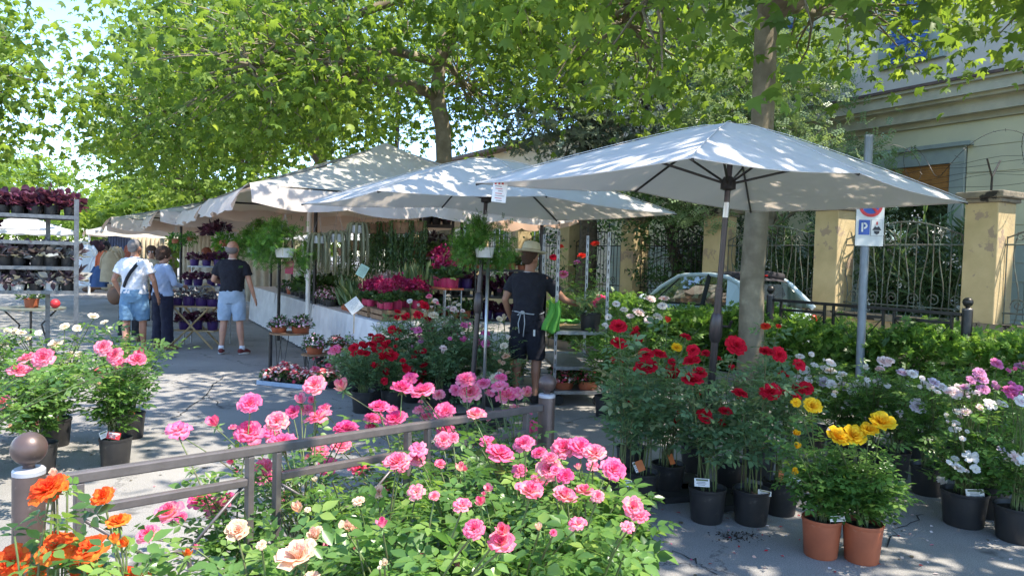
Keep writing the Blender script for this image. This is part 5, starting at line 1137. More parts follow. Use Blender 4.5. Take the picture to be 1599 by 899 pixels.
LOOS = [(3, .02, .5, .05, .4, 1.4), (5, .08, .7, .4, 1.1, .75), (6, .10, .9, .8, 1.6, .62), (6, .10, 1.0, 1.1, 1.9, .6)]
OPEN = [(6, .04, .22, .2, .8, .8), (5, .05, .9, 1.0, 1.5, .62), (5, .06, .95, 1.25, 1.7, .6)]
BUDS = [(3, .02, 1.15, .25, -.15, 1.5), (4, .08, 1.15, .45, -.1, 1.1), (4, .12, 1.05, .75, .25, .9)]
BM = {}
def bmesh_for(col, form, v):
    key = (col, form, v)
    if key not in BM: BM[key] = bloom_mesh('rose_bloom', RC[col], dict(f=FULL, c=CUPD, l=LOOS, o=OPEN, b=BUDS)[form], 3, hash((col, form)) % 1 + v * 7 + len(col) + ord(form))
    return BM[key]
def bloom(parent, loc, size, col, form='f', tilt=None):
    """size = diameter in metres"""
    me = bmesh_for(col, form, random.randint(0, 2)); o = bpy.data.objects.new('bloom' if form != 'b' else 'bud', me); C.objects.link(o); o.parent = parent; o.location = loc
    t = tilt or ((.3 if col == 'yellow' else 0) + random.uniform(-.35, .4) + .55, random.uniform(-.3, .3)); o.rotation_euler = Euler((t[0], t[1], random.uniform(0, 6.28)), 'XYZ')
    o.rotation_euler = (Euler((t[0], t[1], 0)).to_matrix() @ Matrix.Rotation(random.uniform(0, 6.28), 3, 'Z')).to_euler()
    s = size * (.50 if form != 'b' else .75); o.scale = (s, s, s); return o
LEAFM = {}
def leaf_meshes(lm):
    if lm not in LEAFM:
        ms = []
        for q in range(7):
            me = np_mesh('leaf', np.array(T_ROSE[0]), np.array(T_ROSE[1][:-1] + [T_ROSE[1][-1]]), np.full(len(T_ROSE[0]), q / 6)); me.materials.append(M[lm]); ms.append(me)
        LEAFM[lm] = ms
    return LEAFM[lm]
def pot(parent, r, h, m, name='pot', soil=True, n=26):
    o = MB().lathe([(r * .80, 0.0), (r * .84, .006), (r * .985, h * .90), (r * 1.0, h * .90), (r * 1.03, h * .93), (r * 1.03, h), (r * .98, h), (r * .96, h * .90), (r * .90, h * .80)], n=n).build(name, M[m], parent, smooth='angle')
    if soil: MB().lathe([(.001, h * .885), (r * .5, h * .90), (r * .965, h * .86)], n=16).build('soil', M['soil'], o)
    return o
def bez(a, b, c, n): return [a * (1 - t) ** 2 + b * (2 * t * (1 - t)) + c * t * t for t in [i / n for i in range(n + 1)]]
CAMP = Vector((0, 0, 1.6))
def rose_bush(base, blooms, label, pr=.11, ph=.22, pm='black_plastic', extra=5, H_=.75, spread=.25, nleaf=160, lobj=0, lsize=.115, lm='rose_leaf', group=None, tagc=None, tag_rot=0, sticks=0, low=.16, buds='', nbud=3, budcol=None, name='rose_bush', fill=0, top=.97):
    """blooms: (world position, diameter, colour, form)"""
    base = Vector(base); root = thing(name, label, 'rose bush', base, 0, group); pt_ = None
    if pr: pt_ = pot(root, pr, ph, pm)
    else: ph = 0
    stems = []; hd = []
    for (w_, dia, col, form) in blooms:
        e = w_ - base; a = Vector((random.uniform(-.35, .35) * (pr or .1), random.uniform(-.35, .35) * (pr or .1), ph * .88)); ctl = a.lerp(e, .45); ctl.x = a.x + (e.x - a.x) * .25 + random.uniform(-.04, .04); ctl.y = a.y + (e.y - a.y) * .25 + random.uniform(-.04, .04); ctl.z = a.z + (e.z - a.z) * .55
        stems.append(bez(a, ctl, e - Vector((0, 0, dia * .22)), 10)); bloom(root, e, dia, col, form)
    for i in range(extra):
        q = random.uniform(0, 2 * PI); s_ = spread * random.uniform(.3, 1.05); e = Vector((math.cos(q) * s_, math.sin(q) * s_, H_ * random.uniform(.6, 1.0))); a = Vector((random.uniform(-.3, .3) * (pr or .1), random.uniform(-.3, .3) * (pr or .1), ph * .88))
        stems.append(bez(a, a.lerp(e, .5) + Vector((-e.x * .22, -e.y * .22, .08)), e, 9))
        if i < nbud: bloom(root, e, random.uniform(.022, .034), budcol or (blooms[0][2] if blooms else 'cream'), 'b', (random.uniform(-.3, .3), random.uniform(-.3, .3)))
    for st in stems:
        L_ = len(st); MB().tube(st, [.0048 - .0022 * i / L_ for i in range(L_)], 5, caps=False).build('stem', M['stem'], root, smooth=True)
    pos = []; dr = []; 
    tot = max(1, len(stems)); per = max(2, nleaf // tot)
    for st in stems:
        tl = sum((b - a).length for a, b in zip(st[:-1], st[1:]))
        for i in range(per):
            t = low + (top - low) * ((i + random.random()) / per) ** .9; f = t * (len(st) - 1); j = min(int(f), len(st) - 2); p_ = st[j].lerp(st[j + 1], f - j)
            q = i * 2.4 + random.uniform(-.5, .5); pos.append(p_ + Vector((math.cos(q), math.sin(q), 0)) * random.uniform(0, .05)); dr.append((math.cos(q), math.sin(q), random.uniform(-.25, .75)))
    for i in range(fill):       # side shoots filling the bush
        st = random.choice(stems); f = random.uniform(.25, .9) * (len(st) - 1); j = min(int(f), len(st) - 2); p_ = st[j].lerp(st[j + 1], f - j); q = random.uniform(0, 2 * PI); dd = Vector((math.cos(q), math.sin(q), random.uniform(-.1, .5))) * random.uniform(.05, .16)
        pos.append(p_ + dd); dr.append((math.cos(q), math.sin(q), random.uniform(-.3, .5)))
    k = len(pos); pos = np.array([tuple(x) for x in pos]); dr = np.array(dr); nrm = np.tile([0, 0, 1.0], (k, 1)) + rng.normal(0, .35, (k, 3)); sc = rng.uniform(.65, 1.15, k) * lsize
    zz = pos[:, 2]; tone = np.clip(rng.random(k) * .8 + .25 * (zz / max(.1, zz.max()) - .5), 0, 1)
    if lobj:
        wp = pos + np.array(base); dist = np.linalg.norm(wp - np.array(CAMP), axis=1); idx = np.argsort(dist)[:lobj]; ms = leaf_meshes(lm); Rm = frames(dr[idx], nrm[idx])
        for a_, i in enumerate(idx):
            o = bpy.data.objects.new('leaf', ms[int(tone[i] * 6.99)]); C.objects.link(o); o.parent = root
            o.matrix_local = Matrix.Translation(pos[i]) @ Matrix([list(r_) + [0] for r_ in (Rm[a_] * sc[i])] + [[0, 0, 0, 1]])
        keep = np.ones(k, bool); keep[idx] = False; pos, dr, nrm, sc, tone = pos[keep], dr[keep], nrm[keep], sc[keep], tone[keep]
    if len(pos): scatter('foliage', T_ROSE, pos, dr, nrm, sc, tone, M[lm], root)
    if sticks and pr:
        for i in range(sticks):
            q = i * 2.1 + .4; MB().tube([(math.cos(q) * pr * .6, math.sin(q) * pr * .6, ph * .8), (math.cos(q) * pr * .45, math.sin(q) * pr * .45, ph + .62)], .0035, 5).build('stake', M['stem'], root)
    if tagc:
        for (tm, tx, tz, tw, th, ry) in tagc:
            o = MB().box((0, 0, 0), (tw, .003, th)).build('plant_label', M[tm], root); o.location = (tx, -pr * .75, ph + tz); o.rotation_euler = (R(-20), R(ry), R(10))
            if tm in ('paper', 'ink_red'):
                for k in range(3):
                    q_ = MB().box((0, 0, 0), (tw * random.uniform(.4, .75), .0012, th * .07)).build('print', M['ink_grey' if tm == 'paper' else 'paper'], o); q_.location = (-tw * .05, -.0024, th * (.05 - .17 * k))
                q_ = MB().box((0, 0, 0), (tw * .8, .0012, th * .2)).build('print', M['stem' if tm == 'paper' else 'paper'], o); q_.location = (0, -.0024, th * .30)
    return root
def split_bushes(blist, bases, Df, labels, **kw):
    """hand each bloom (px, py, width px, colour, form) to the nearest base; Df gives depth"""
    groups = [[] for _ in bases]
    for (px, py, wpx, col, form) in blist:
        Y = Df(px, py, wpx, bases); 
        if isinstance(Y, tuple): gi, Y = Y
        else:
            w_ = P(px, py, Y); gi = min(range(len(bases)), key=lambda i: (w_.x - bases[i][0]) ** 2 + (w_.y - bases[i][1]) ** 2)
        w_ = P(px, py, Y); dia = (.86 if col == 'orange' else .94) * wpx / F * (ray(px, py).length and (w_ - CAMP).length) * 1.0
        groups[gi].append((w_, dia, col, form))
    out_ = []
    for i, (bse, gr) in enumerate(zip(bases, groups)):
        kk = dict(kw); kk.update(bse[2] if len(bse) > 2 else {}); out_.append(rose_bush((bse[0], bse[1], 0), gr, labels[i], **kk))
    return out_
def more(lst, prob, f=(.45, .8), dy=1.1, seed=3):
    rn = random.Random(seed); out_ = list(lst)
    for (px, py, w_, c_, fm) in lst:
        if rn.random() < prob: out_.append((px + rn.uniform(-1.5, 1.5) * w_, py + rn.uniform(-.5, dy) * w_, max(7, w_ * rn.uniform(*f)), c_, rn.choice('fclb')))
    return out_
# ---------- foreground pink roses in front of and behind the railing
A_, B_ = NB0, NB1
def rail_y(px):
    d = ray(px, 700); n_ = Vector((-(B_.y - A_.y), B_.x - A_.x, 0)); o = Vector((0, 0, 1.6)); return (o + d * ((A_ - o).dot(n_) / d.dot(n_))).y
PINK = """278,672,36,rose,l 337,663,22,rose,b 391,631,36,rose,f 388,676,42,pink,f 433,658,34,pink,f 458,644,24,rose,c 470,628,20,rose,b 491,602,36,pink,f 497,652,42,pink,l 441,694,46,rose,f 540,671,38,rose,f 577,668,18,rose,c
512,728,30,rose,l 560,731,34,pink,f 500,704,28,pink,l 533,697,30,pink,f 592,636,32,rose,f 613,640,20,rose,l 618,655,36,rose,f 628,607,36,rose,f 661,612,40,rose,f 685,618,22,pink,c 695,643,34,rose,f 667,652,24,pink,f 695,670,28,rose,f
735,614,36,pink,f 728,594,34,rose,f 655,640,22,pink,l 780,604,30,rose,l 792,618,36,pink,l 806,615,28,pink,l 833,667,22,rose,f 838,690,24,rose,l 410,732,34,pink,f 416,745,30,rose,l 312,782,34,rose,f 340,790,38,rose,l 265,803,40,pink,c 363,721,14,rose,b 480,640,22,pink,l 508,640,24,rose,c 755,600,24,rose,f 822,642,20,rose,l"""
FRONT = """620,722,42,pink,f 650,718,30,pink,c 653,702,28,rose,l 650,768,28,pink,l 743,650,34,pink,c 692,688,28,pink,f 722,789,30,pink,l 740,826,34,pink,f 783,850,46,pink,c 780,710,46,rose,f 597,822,20,rose,b 718,734,18,pink,b
818,694,34,rose,f 858,733,42,pink,f 880,701,40,pink,f 905,699,42,rose,f 928,708,38,pink,f 883,744,28,rose,f 957,734,40,rose,f 827,770,46,pink,c 880,777,42,pink,c 902,818,30,pink,l 987,792,34,pink,c 1000,806,28,pink,l 842,827,15,peach,b 811,735,26,pink,l
371,830,34,peach,c 467,798,20,peach,b 493,838,24,peach,b 465,872,62,peach,c 542,826,24,peach,b 592,768,24,peach,c 601,880,14,cream,b 762,765,16,rose,b 842,708,26,rose,f"""
def parse(s): 
    r_ = []
    for t in s.split():
        a = t.split(','); r_.append((float(a[0]), float(a[1]), float(a[2]), a[3], a[4]))
    return r_
bb = [(-.92, 3.35), (-.50, 3.55), (-.20, 3.95), (-1.05, 2.95), (-.62, 3.05), (-.28, 3.45), (.04, 4.15), (.02, 3.75)]
bl = ['pink rose bush behind the rail with blooms at the left of the pink group', 'pink rose bush behind the rail, left of its middle uprights', 'pink rose bush behind the rail with two big rosettes near its middle', 'pale pink rose bush with blush blooms low behind the left panel of the railing', 'pink and yellow rose bush behind the second panel of the railing', 'pink rose bush behind the middle uprights of the railing', 'pink rose bush by the foot of the man in the straw hat', 'pink rose bush just left of the far ball topped bollard']
def dback(px, py, w_, b): 
    Y0 = rail_y(px); return max(Y0 + .22, min(Y0 + .95, .098 * F / max(w_, 24)))
split_bushes(more(parse(PINK), .8), bb, dback, bl, nleaf=150, lobj=110, lsize=.11, H_=.76, extra=4, spread=.24, nbud=1, pr=.12, ph=.24, fill=45, top=.80)
hi = dict(H_=.84); fb = [(-.72, 2.36), (-.42, 2.52), (-.12, 2.72), (.12, 2.92, hi), (.32, 2.85, hi), (.26, 2.4, dict(H_=.68)), (.0, 2.35), (-.30, 2.12, dict(H_=.60)), (-.62, 2.02, dict(H_=.58)), (.44, 3.0, dict(H_=.66, spread=.14, extra=5)), (.05, 2.62, dict(H_=.8)), (.22, 2.7, dict(H_=.76))]
fl_ = ['cream rose bush with one large peach bloom at the bottom edge', 'peach budded rose bush in front of the second railing panel', 'rose bush with a tall pink cluster before the middle rail uprights', 'pink rose bush in front of the third railing panel', 'pink rose bush with a wide flat cluster right of the far bollard', 'pink rose bush at the bottom centre with a drooping double bloom', 'leafy rose bush with small pink blooms in the bottom middle', 'leafy green rose bush at the bottom edge, mostly buds', 'leafy rose bush at the bottom left of the peach bloom', 'pink rose bush at the right end of the foreground roses', 'dense rose bush filling the lower middle right of the peach buds', 'dense rose bush under the wide pink cluster']
def dfront(px, py, w_, b): Y0 = rail_y(px); return max(1.88, min(Y0 - .15, 3.1, (.74 + .06 * math.sin(px)) * F / (py - 403)))
split_bushes(more(parse(FRONT), .85, (.4, .8)), fb, dfront, fl_, nleaf=210, lobj=250, lsize=.135, H_=.64, extra=10, spread=.28, nbud=2, pr=.12, ph=.24, fill=110, budcol='pink', top=.88)
ORN = parse("77,765,54,orange,f 163,776,34,orange,c 186,816,34,orange,c 90,858,52,orange,f 143,858,50,orange,f 20,880,50,orange,f 128,886,36,orange,l 157,884,18,orange,b 105,764,18,orange,b 84,742,14,peach,b 200,895,30,orange,l 60,897,30,orange,l")
split_bushes(more(ORN, .5, (.35, .6)), [(-1.22, 1.92), (-1.0, 2.0)], lambda px, py, w_, b: 1.95 if w_ > 40 else 2.02, ['orange rose bush in the bottom left corner, its largest blooms over the bollard', 'orange rose bush just right of the left bollard with small half open blooms'], nleaf=120, lobj=100, lsize=.115, H_=.86, extra=4, spread=.2, nbud=2, pr=.12, ph=.24, fill=30, budcol='orange')
# ---------- left cluster
LEFTB = parse("161,543,24,bicolor,f 180,555,24,bicolor,f 186,566,20,bicolor,l 214,562,26,bicolor,f 30,580,28,bicolor,f 44,561,26,bicolor,f 68,559,28,bicolor,f 152,579,15,bicolor,l 5,630,22,bicolor,f 14,641,12,bicolor,b 163,585,10,bicolor,b 57,665,12,bicolor,b 188,594,14,bicolor,l 19,670,10,peach,b 53,632,8,peach,b 146,495,14,cream,c 101,510,13,cream,f 121,513,13,cream,f 88,537,20,cream,f 84,546,14,cream,f 108,552,12,cream,f 125,553,13,cream,f 33,520,12,cream,f 5,538,14,cream,l 12,516,10,cream,f 44,528,10,cream,f 60,520,10,cream,l")
lb_ = [(-2.88, 5.36, dict(lobj=90)), (-3.3, 5.15), (-3.35, 4.25, dict(lobj=60)), (-3.75, 4.95), (-3.65, 5.9), (-4.25, 5.7), (-3.2, 6.2), (-4.1, 5.15)]
ll_ = ['red and white rose bush in a black pot, rightmost of the left cluster', 'rose bush with a printed label in its pot, second from right in the left cluster', 'tall rose bush at the left edge behind the nearest bollard', 'rose bush with crimson edged blooms at the left edge', 'cream rose bush below the left trolley post', 'cream rose bush under the left trolley shelves', 'cream rose bush with tall shoots nearest the walking man', 'rose bush with pale buds at the far left']
split_bushes(more(LEFTB, .6), lb_, lambda px, py, w_, b: (.092 * F / w_ if w_ > 18 else 5.6) if py > 560 or w_ > 20 else 5.9, ll_, nleaf=330, lobj=0, lsize=.12, H_=.98, extra=9, spread=.33, nbud=1, budcol='peach', fill=150, tagc=[('ink_red', .03, .03, .09, .05, 10), ('paper', -.04, .035, .06, .05, -25)])
# ---------- right group of red roses in black pots
REDB = parse("966,510,28,red,f 966,537,28,red,f 995,532,15,red,b 991,522,18,red,f 957,567,13,red,b 1008,554,24,red,f 1010,573,34,red,f 1029,554,26,red,f 1071,526,19,red,l 1080,564,28,red,f 1082,547,22,red,f 1081,594,35,red,f 1092,582,24,red,f 1149,540,34,red,f 1197,550,24,red,f 1216,554,26,red,f 1203,613,34,red,f 1155,615,24,red,f 1224,585,18,red,f 1133,643,22,red,f 1101,649,26,red,f 983,631,11,red,b 1071,644,10,red,b 1053,660,12,red,b 1195,510,16,scarlet,f 1056,543,17,yellow,c 1042,503,12,scarlet,b 1258,606,22,red,f 1118,560,18,red,f 1226,618,12,red,b")
rbases = [(G(1103, 812), {}), (G(1172, 815), {}), (G(1217, 800), {}), (G(1042, 770), {}), (G(1001, 785), {}), (G(968, 805), {}), (G(1140, 765), {}), (G(985, 740), {}), (G(1185, 745), {}), (G(1085, 735), {})]
TG = [[('paper', -.06, .05, .10, .05, 5)], [('paper', .05, .0, .09, .03, 12)], [('orange_tag', -.03, .05, .035, .07, 8), ('paper', .06, .03, .09, .05, 10)], [('orange_tag', .0, .05, .035, .07, -15)], [('orange_tag', -.03, .06, .05, .07, -20), ('paper', -.06, .05, .02, .07, -20)], [('paper', .03, .02, .05, .04, 5)], None, None, [('ink_red', -.02, .06, .09, .04, 30)], None]
rb2 = [(b.x, b.y, dict(lobj=75 if i < 6 else 0, tagc=TG[i])) for i, (b, _) in enumerate(rbases)]
rl_ = ['red rose bush with a pale label in its pot, nearest below the parasol pole', 'red rose bush in a black pot, second from the right in the front row', 'red rose bush in a black pot with an orange oval tag, nearest the yellow roses', 'red rose bush with an orange oval tag in the pot left of the parasol base', 'red rose bush with an orange tag and wooden stub, third from the left end', 'red rose bush in a black pot at the left front corner of the red group', 'red rose bush behind the front pots right of the parasol base', 'red rose bush behind the left pair of pots, nearest the bare metal trolley', 'red rose bush with a dangling red label behind the second front pot', 'red rose bush at the back of the group behind the parasol pole']
def dred(px, py, w_, bs):
    c = []
    for i, b in enumerate(bs):
        bp_x = 800 + F * b[0] / b[1]; c.append((abs(bp_x - px) + (abs(b[1] - max(4.2, min(6, .088 * F / max(w_, 19)))) * 60), i))
    gi = min(c)[1]; return gi, bs[gi][1] - .16 + random.uniform(-.10, .08)
split_bushes(more(REDB, .6), rb2, dred, rl_, nleaf=150, lsize=.135, H_=.95, extra=4, spread=.22, nbud=1, lm='rose_leaf_dull', pr=.115, ph=.215, sticks=2, low=.32, fill=25)
# blush and white roses behind the red group
WB = parse("997,488,20,blush,f 1013,500,16,blush,f 1027,495,17,white,f 974,484,14,white,f 962,475,13,white,f 1016,467,17,blush,f 1037,467,17,blush,f 984,494,12,blush,f 1034,478,15,white,f 950,495,12,white,f 945,508,10,white,f")
split_bushes(WB, [(1.28, 7.3), (1.55, 7.45), (1.0, 7.6)], lambda px, py, w_, b: 7.3, ['blush white rose bush behind the red roses, right of the bare trolley', 'blush rose bush in front of the car windscreen', 'white rose bush immediately behind the bare trolley post'], nleaf=260, lsize=.12, H_=.98, extra=7, spread=.35, nbud=0, fill=160)
# ---------- yellow roses in two terracotta pots
YB = parse("1307,683,33,yellow,c 1333,681,32,yellow,c 1356,672,26,yellow,c 1376,661,38,yellow,c 1267,634,28,yellow,c 1243,628,15,yellow,l 1242,678,11,yellow,b 1244,699,12,yellow,b 1238,738,12,yellow,b")
g1, g2 = G(1281, 866), G(1345, 874)
split_bushes(YB, [(g1.x, g1.y, dict(tagc=[('paper', .05, .02, .09, .03, 0)])), (g2.x, g2.y, {})], lambda px, py, w_, b: (0, 3.85) if px < 1280 else (1, 3.82), ['yellow rose bush in the left of the two terracotta coloured pots', 'yellow rose bush in the right terracotta coloured pot with the biggest yellow blooms'], nleaf=330, lobj=240, lsize=.10, H_=.58, extra=20, spread=.16, nbud=0, pr=.105, ph=.215, pm='terracotta', low=.08, fill=300)
# ---------- right side white, lavender and mauve roses
RW = parse("1249,557,13,white,f 1272,570,13,white,l 1297,567,15,white,f 1295,580,20,white,f 1256,578,16,white,f 1247,592,16,blush,f 1262,594,13,white,f 1287,597,20,lavender,f 1298,600,16,white,f 1318,604,18,lavender,f 1330,608,18,white,f 1310,590,10,white,l 1340,599,14,white,f 1354,593,10,white,l 1371,595,12,white,f 1380,565,20,blush,f 1389,563,14,blush,l 1409,582,16,lavender,f 1424,584,16,white,f 1458,597,16,lavender,f 1470,604,16,white,f 1490,614,20,blush,f 1504,614,18,lavender,f 1433,634,22,lavender,f 1507,605,10,white,b 1529,583,18,mauve,f 1532,592,18,mauve,f 1535,608,17,mauve,f 1556,568,17,magenta,f 1594,572,16,mauve,f 1578,610,20,magenta,f 1585,618,20,magenta,f 1546,631,17,white,l 1494,642,12,white,l 1508,644,15,blush,f 1493,660,11,white,f 1490,671,14,white,f 1324,629,11,white,f 1595,627,18,white,f 1515,713,23,white,o 1565,703,16,lavender,o 1584,714,20,blush,o 1553,715,14,white,o 1523,732,15,white,o 1555,729,20,blush,o 1491,716,12,white,o 1597,720,18,white,o 1482,722,10,white,o 1440,600,10,white,b 1350,575,10,white,b")
rp = [(G(1504, 818), dict(lobj=60, tagc=[('paper', .0, .012, .13, .05, 2)], H_=.6, extra=10, spread=.3, pr=.135, ph=.22)), (G(1589, 842), dict(lobj=60, H_=.62, extra=9, spread=.3, pr=.135)), (G(1447, 770), {}), (G(1395, 745), {}), (G(1543, 805), {}), (G(1360, 735), {}), (G(1312, 720), {}), (G(1500, 748), {}), (G(1560, 760), {}), (G(1600, 770), {}), (G(1420, 712), {}), (G(1268, 700), {}), (G(1480, 712), {}), (G(1545, 722), {}), (G(1330, 690), {})]
rwl = ['white rose bush in a black pot with a white card, front of right group', 'white rose bush in a black pot cut by the right edge', 'lavender rose bush in a black pot, left of the white card pot', 'white rose bush in a black pot right of the yellow roses', 'rose bush in a black pot behind the white card pot', 'white rose bush directly behind the yellow blooms', 'white and lavender rose bush left behind the yellow roses', 'blush rose bush in the middle of the right group', 'mauve rose bush at the back before the hedge, near the right edge', 'magenta rose bush at the right edge behind the white ones', 'lavender rose bush at the back, in front of the parking sign pole', 'white rose bush between the red and yellow roses', 'blush rose bush near the hedge, left of the mauve one', 'white flowered bush by the hedge at the far right', 'white rose bush deep in the row behind the yellow roses']
def dgen(px, py, w_, bs):
    c = []
    for i, b in enumerate(bs):
        x_ = 800 + F * b[0] / b[1]; top_ = 412 + F * (1.6 - .85) / b[1]; c.append((abs(x_ - px) * 1.0 + abs(top_ - py) * 1.3, i))
    gi = min(c)[1]
    Y = bs[gi][1] - .20 + random.uniform(-.15, .1); return gi, Y
split_bushes(more(more(RW, .7), .4, seed=8), [(b.x, b.y, k) for b, k in rp], dgen, rwl, nleaf=250, lsize=.10, H_=.80, extra=9, spread=.30, nbud=1, budcol='white', lm='rose_leaf', pr=.115, ph=.21, fill=110)
# ---------- centre bank of roses in front of the stall
CB = parse("663,477,14,red,f 621,487,12,red,f 634,496,13,red,f 653,492,15,red,f 617,518,22,red,f 612,514,14,red,f 553,543,17,red,f 581,538,17,red,f 571,552,15,red,f 612,556,20,red,f 596,568,14,red,f 598,583,18,red,f 600,594,12,red,f 629,563,10,red,f 652,550,12,red,f 672,568,22,red,f 662,571,13,red,f 635,577,14,red,l 664,503,14,magenta,f 653,516,14,magenta,f 725,508,14,magenta,l 730,508,12,magenta,l 758,521,16,magenta,f 670,463,10,pink,f 708,483,12,blush,f 700,481,10,blush,f 657,533,9,mauve,f 677,493,17,cream,f 787,540,13,cream,f 790,557,14,peach,f 780,498,11,cream,f 708,533,12,blush,c 760,587,20,cream,f 772,592,18,cream,f 751,592,16,cream,f 782,580,12,peach,f 797,585,14,white,f 801,571,10,peach,b 735,620,12,cream,f 523,547,22,pink,l 683,500,8,white,f 695,505,10,blush,f 713,486,8,white,f 745,500,9,blush,f 640,470,9,white,f 680,470,10,blush,f 700,462,9,cream,f 628,503,8,blush,f 606,534,10,red,f 800,520,12,white,l")
HB = dict(H_=1.0, top=.9); cbs = [(G(567, 643), {}), (G(612, 640), {}), (G(640, 618), {}), (G(590, 612), {}), (G(672, 622), {}), (G(700, 612), {}), ((P(648, 450, 8.1)), HB), ((P(612, 450, 8.3)), HB), (G(735, 605), {}), (G(765, 628), {}), (G(795, 612), {}), (P(590, 450, 8.2), dict(H_=.8, top=.9)), (P(708, 450, 8.6), HB), (G(553, 615), dict(H_=.6)), (P(690, 450, 7.8), HB), (P(672, 450, 8.5), HB), (P(724, 450, 8.2), HB), (P(775, 450, 8.0), HB)]
cl_ = ['red rose bush in the black pot standing apart on the asphalt left of the bank', 'red rose bush second from the left at the front of the bank', 'crimson rose bush in the middle front of the bank under the second parasol', 'red rose bush just behind the lone black pot', 'bright red rose bush left of the second parasol pole', 'pale blooming bush at the foot of the second parasol pole', 'red rose bush half way back in the bank', 'red rose bush at the back left of the bank, under the price card', 'pink peony like bush right of the second parasol pole', 'cream rose bush in front of the second parasol pole', 'peach rose bush beside the legs of the man in the straw hat', 'red rose bush against the white tablecloth, left end of the bank', 'tall pink rose bush against the white tablecloth, behind the parasol pole', 'low red rose bush right of the pale blue tray', 'magenta and cream rose bush in the middle of the bank', 'red and blush rose bush at the top of the bank', 'pink rose bush behind the parasol pole', 'cream rose bush left of the hat man\'s knees']
def dcen(px, py, w_, bs):
    c = []
    for i, b in enumerate(bs):
        x_ = 800 + F * b[0] / b[1]; top_ = 402 + F * (1.6 - .78) / b[1]; c.append((abs(x_ - px) + abs(top_ - py) * 1.2, i))
    gi = min(c)[1]; return gi, bs[gi][1] - .30 + random.uniform(-.1, .1)
split_bushes(more(more(CB, .9, (.6, 1.0), 1.5), .6, (.6, 1), 1.5, 9), [(b.x, b.y, k) for b, k in cbs], dcen, cl_, nleaf=230, lsize=.11, H_=.70, extra=8, spread=.34, nbud=0, lm='rose_leaf_dull', pr=.12, ph=.22, fill=130, top=.82)
# plants in front of the plane tree / behind the trolley
for (px, Y, h, sp_, lab, bl_) in ((905, 10.4, 1.45, .5, 'tall rose bush with orange and pink blooms behind the bare trolley', "929,381,14,scarlet,f 909,400,15,scarlet,f 864,402,12,red,f 880,429,16,rose,f 901,410,11,magenta,f 938,466,16,rose,f 875,385,10,scarlet,f"), (965, 10.8, 1.0, .4, 'green rose bush behind the trolley, left of the white roses', "")):
    q = P(px, 450, Y); blo = [(P(a[0], a[1], Y), a[2] / F * Y, a[3], a[4]) for a in parse(bl_)]
    rose_bush((q.x, q.y, 0), blo, lab, nleaf=420, lsize=.12, H_=h, extra=12, spread=sp_, nbud=0, fill=200, pr=.13, ph=.25, budcol='red')
# ================================================================== STALL PLANTS, TROLLEYS, SMALL THINGS
random.seed(5); rng = np.random.default_rng(5)
T_DISC = fan_leaf([(math.cos(q) * .5, math.sin(q) * .5 + .5, 0) for q in [2 * PI * i / 7 for i in range(7)]], (0, .5, .12))
def dome(root, n, r, z0, h, T, m, sz, name='foliage', flat=.6, inner=.3):
    d = rdir(n, 0, 1); k = (inner + (1 - inner) * rng.random(n) ** .5)[:, None]; pos = d * k * np.array([r, r, h]) + np.array([0, 0, z0]); dd = d + rng.normal(0, .5, (n, 3)); dd[:, 2] = dd[:, 2] * flat
    return scatter(name, T, pos, dd, rdir(n, .1, 1) + np.array([0, 0, .4]), rng.uniform(.7, 1.25, n) * sz, rng.random(n), M[m], root)
def flowers(root, n, r, z0, h, m, sz, clump=1, name='flowers', lo=.75):
    d = rdir(n, .15, 1); k = rng.uniform(lo, 1.08, n)[:, None]; pos = d * k * np.array([r, r, h]) + np.array([0, 0, z0]); tone = rng.random(n)
    return scatter(name, T_DISC, pos, np.cross(d, rdir(n)), d, rng.uniform(.8, 1.2, n) * sz, tone, M[m], root)
def hang_wires(root, r, z0, z1):
    for q in (0, 2.1, 4.2): MB().tube([(r * math.cos(q), r * math.sin(q), z0), (0, 0, z1)], .0018, 4).build('wire', M['galv'], root)
def k_heuchera(r): pot(r, .075, .115, 'black_plastic'); dome(r, 70, .15, .12, .17, T_RUFF, 'purple_leaf', .075)
def k_silver(r): pot(r, .07, .10, 'black_plastic'); dome(r, 60, .13, .10, .12, T_OVAL, 'silver_leaf', .10)
def k_silverw(r): pot(r, .07, .085, 'white_plastic'); dome(r, 60, .13, .085, .12, T_OVAL, 'silver_leaf', .10)
def k_purple(r): pot(r, .085, .13, 'purple_pot'); dome(r, 90, .14, .13, .14, T_RUFF, 'purple_leaf', .055)
def k_basket(r): pot(r, .11, .14, 'purple_pot'); dome(r, 130, .17, .13, .13, T_OVAL, 'silver_leaf', .06); 
def k_bowl(r): pot(r, .135, .105, 'terracotta'); dome(r, 260, .18, .08, .19, T_QUAD, 'vine_leaf', .06); flowers(r, 70, .19, .08, .22, 'daisy_pink', .032)
def k_bowlred(r): pot(r, .13, .10, 'terracotta'); dome(r, 220, .17, .08, .16, T_QUAD, 'vine_leaf', .055); flowers(r, 100, .18, .07, .19, 'daisy_mix', .030)
def k_daisy(r): pot(r, .05, .08, 'black_plastic'); dome(r, 70, .085, .06, .09, T_QUAD, 'vine_leaf', .045); flowers(r, 34, .095, .05, .13, 'daisy_mix', .036)
def k_magenta(r):
    pot(r, .062, .095, 'pink_pot'); dome(r, 50, .08, .09, .09, T_OVAL, 'vine_leaf', .07); cc = rdir(9, .3, 1) * np.array([.10, .10, .11]) + np.array([0, 0, .21])
    n = 170; c = cc[rng.integers(0, 9, n)] + rng.normal(0, .022, (n, 3)); scatter('flowers', T_OVAL, c, rdir(n, -.2, 1), rdir(n), rng.uniform(.03, .05, n), rng.random(n), M['magenta'], r)
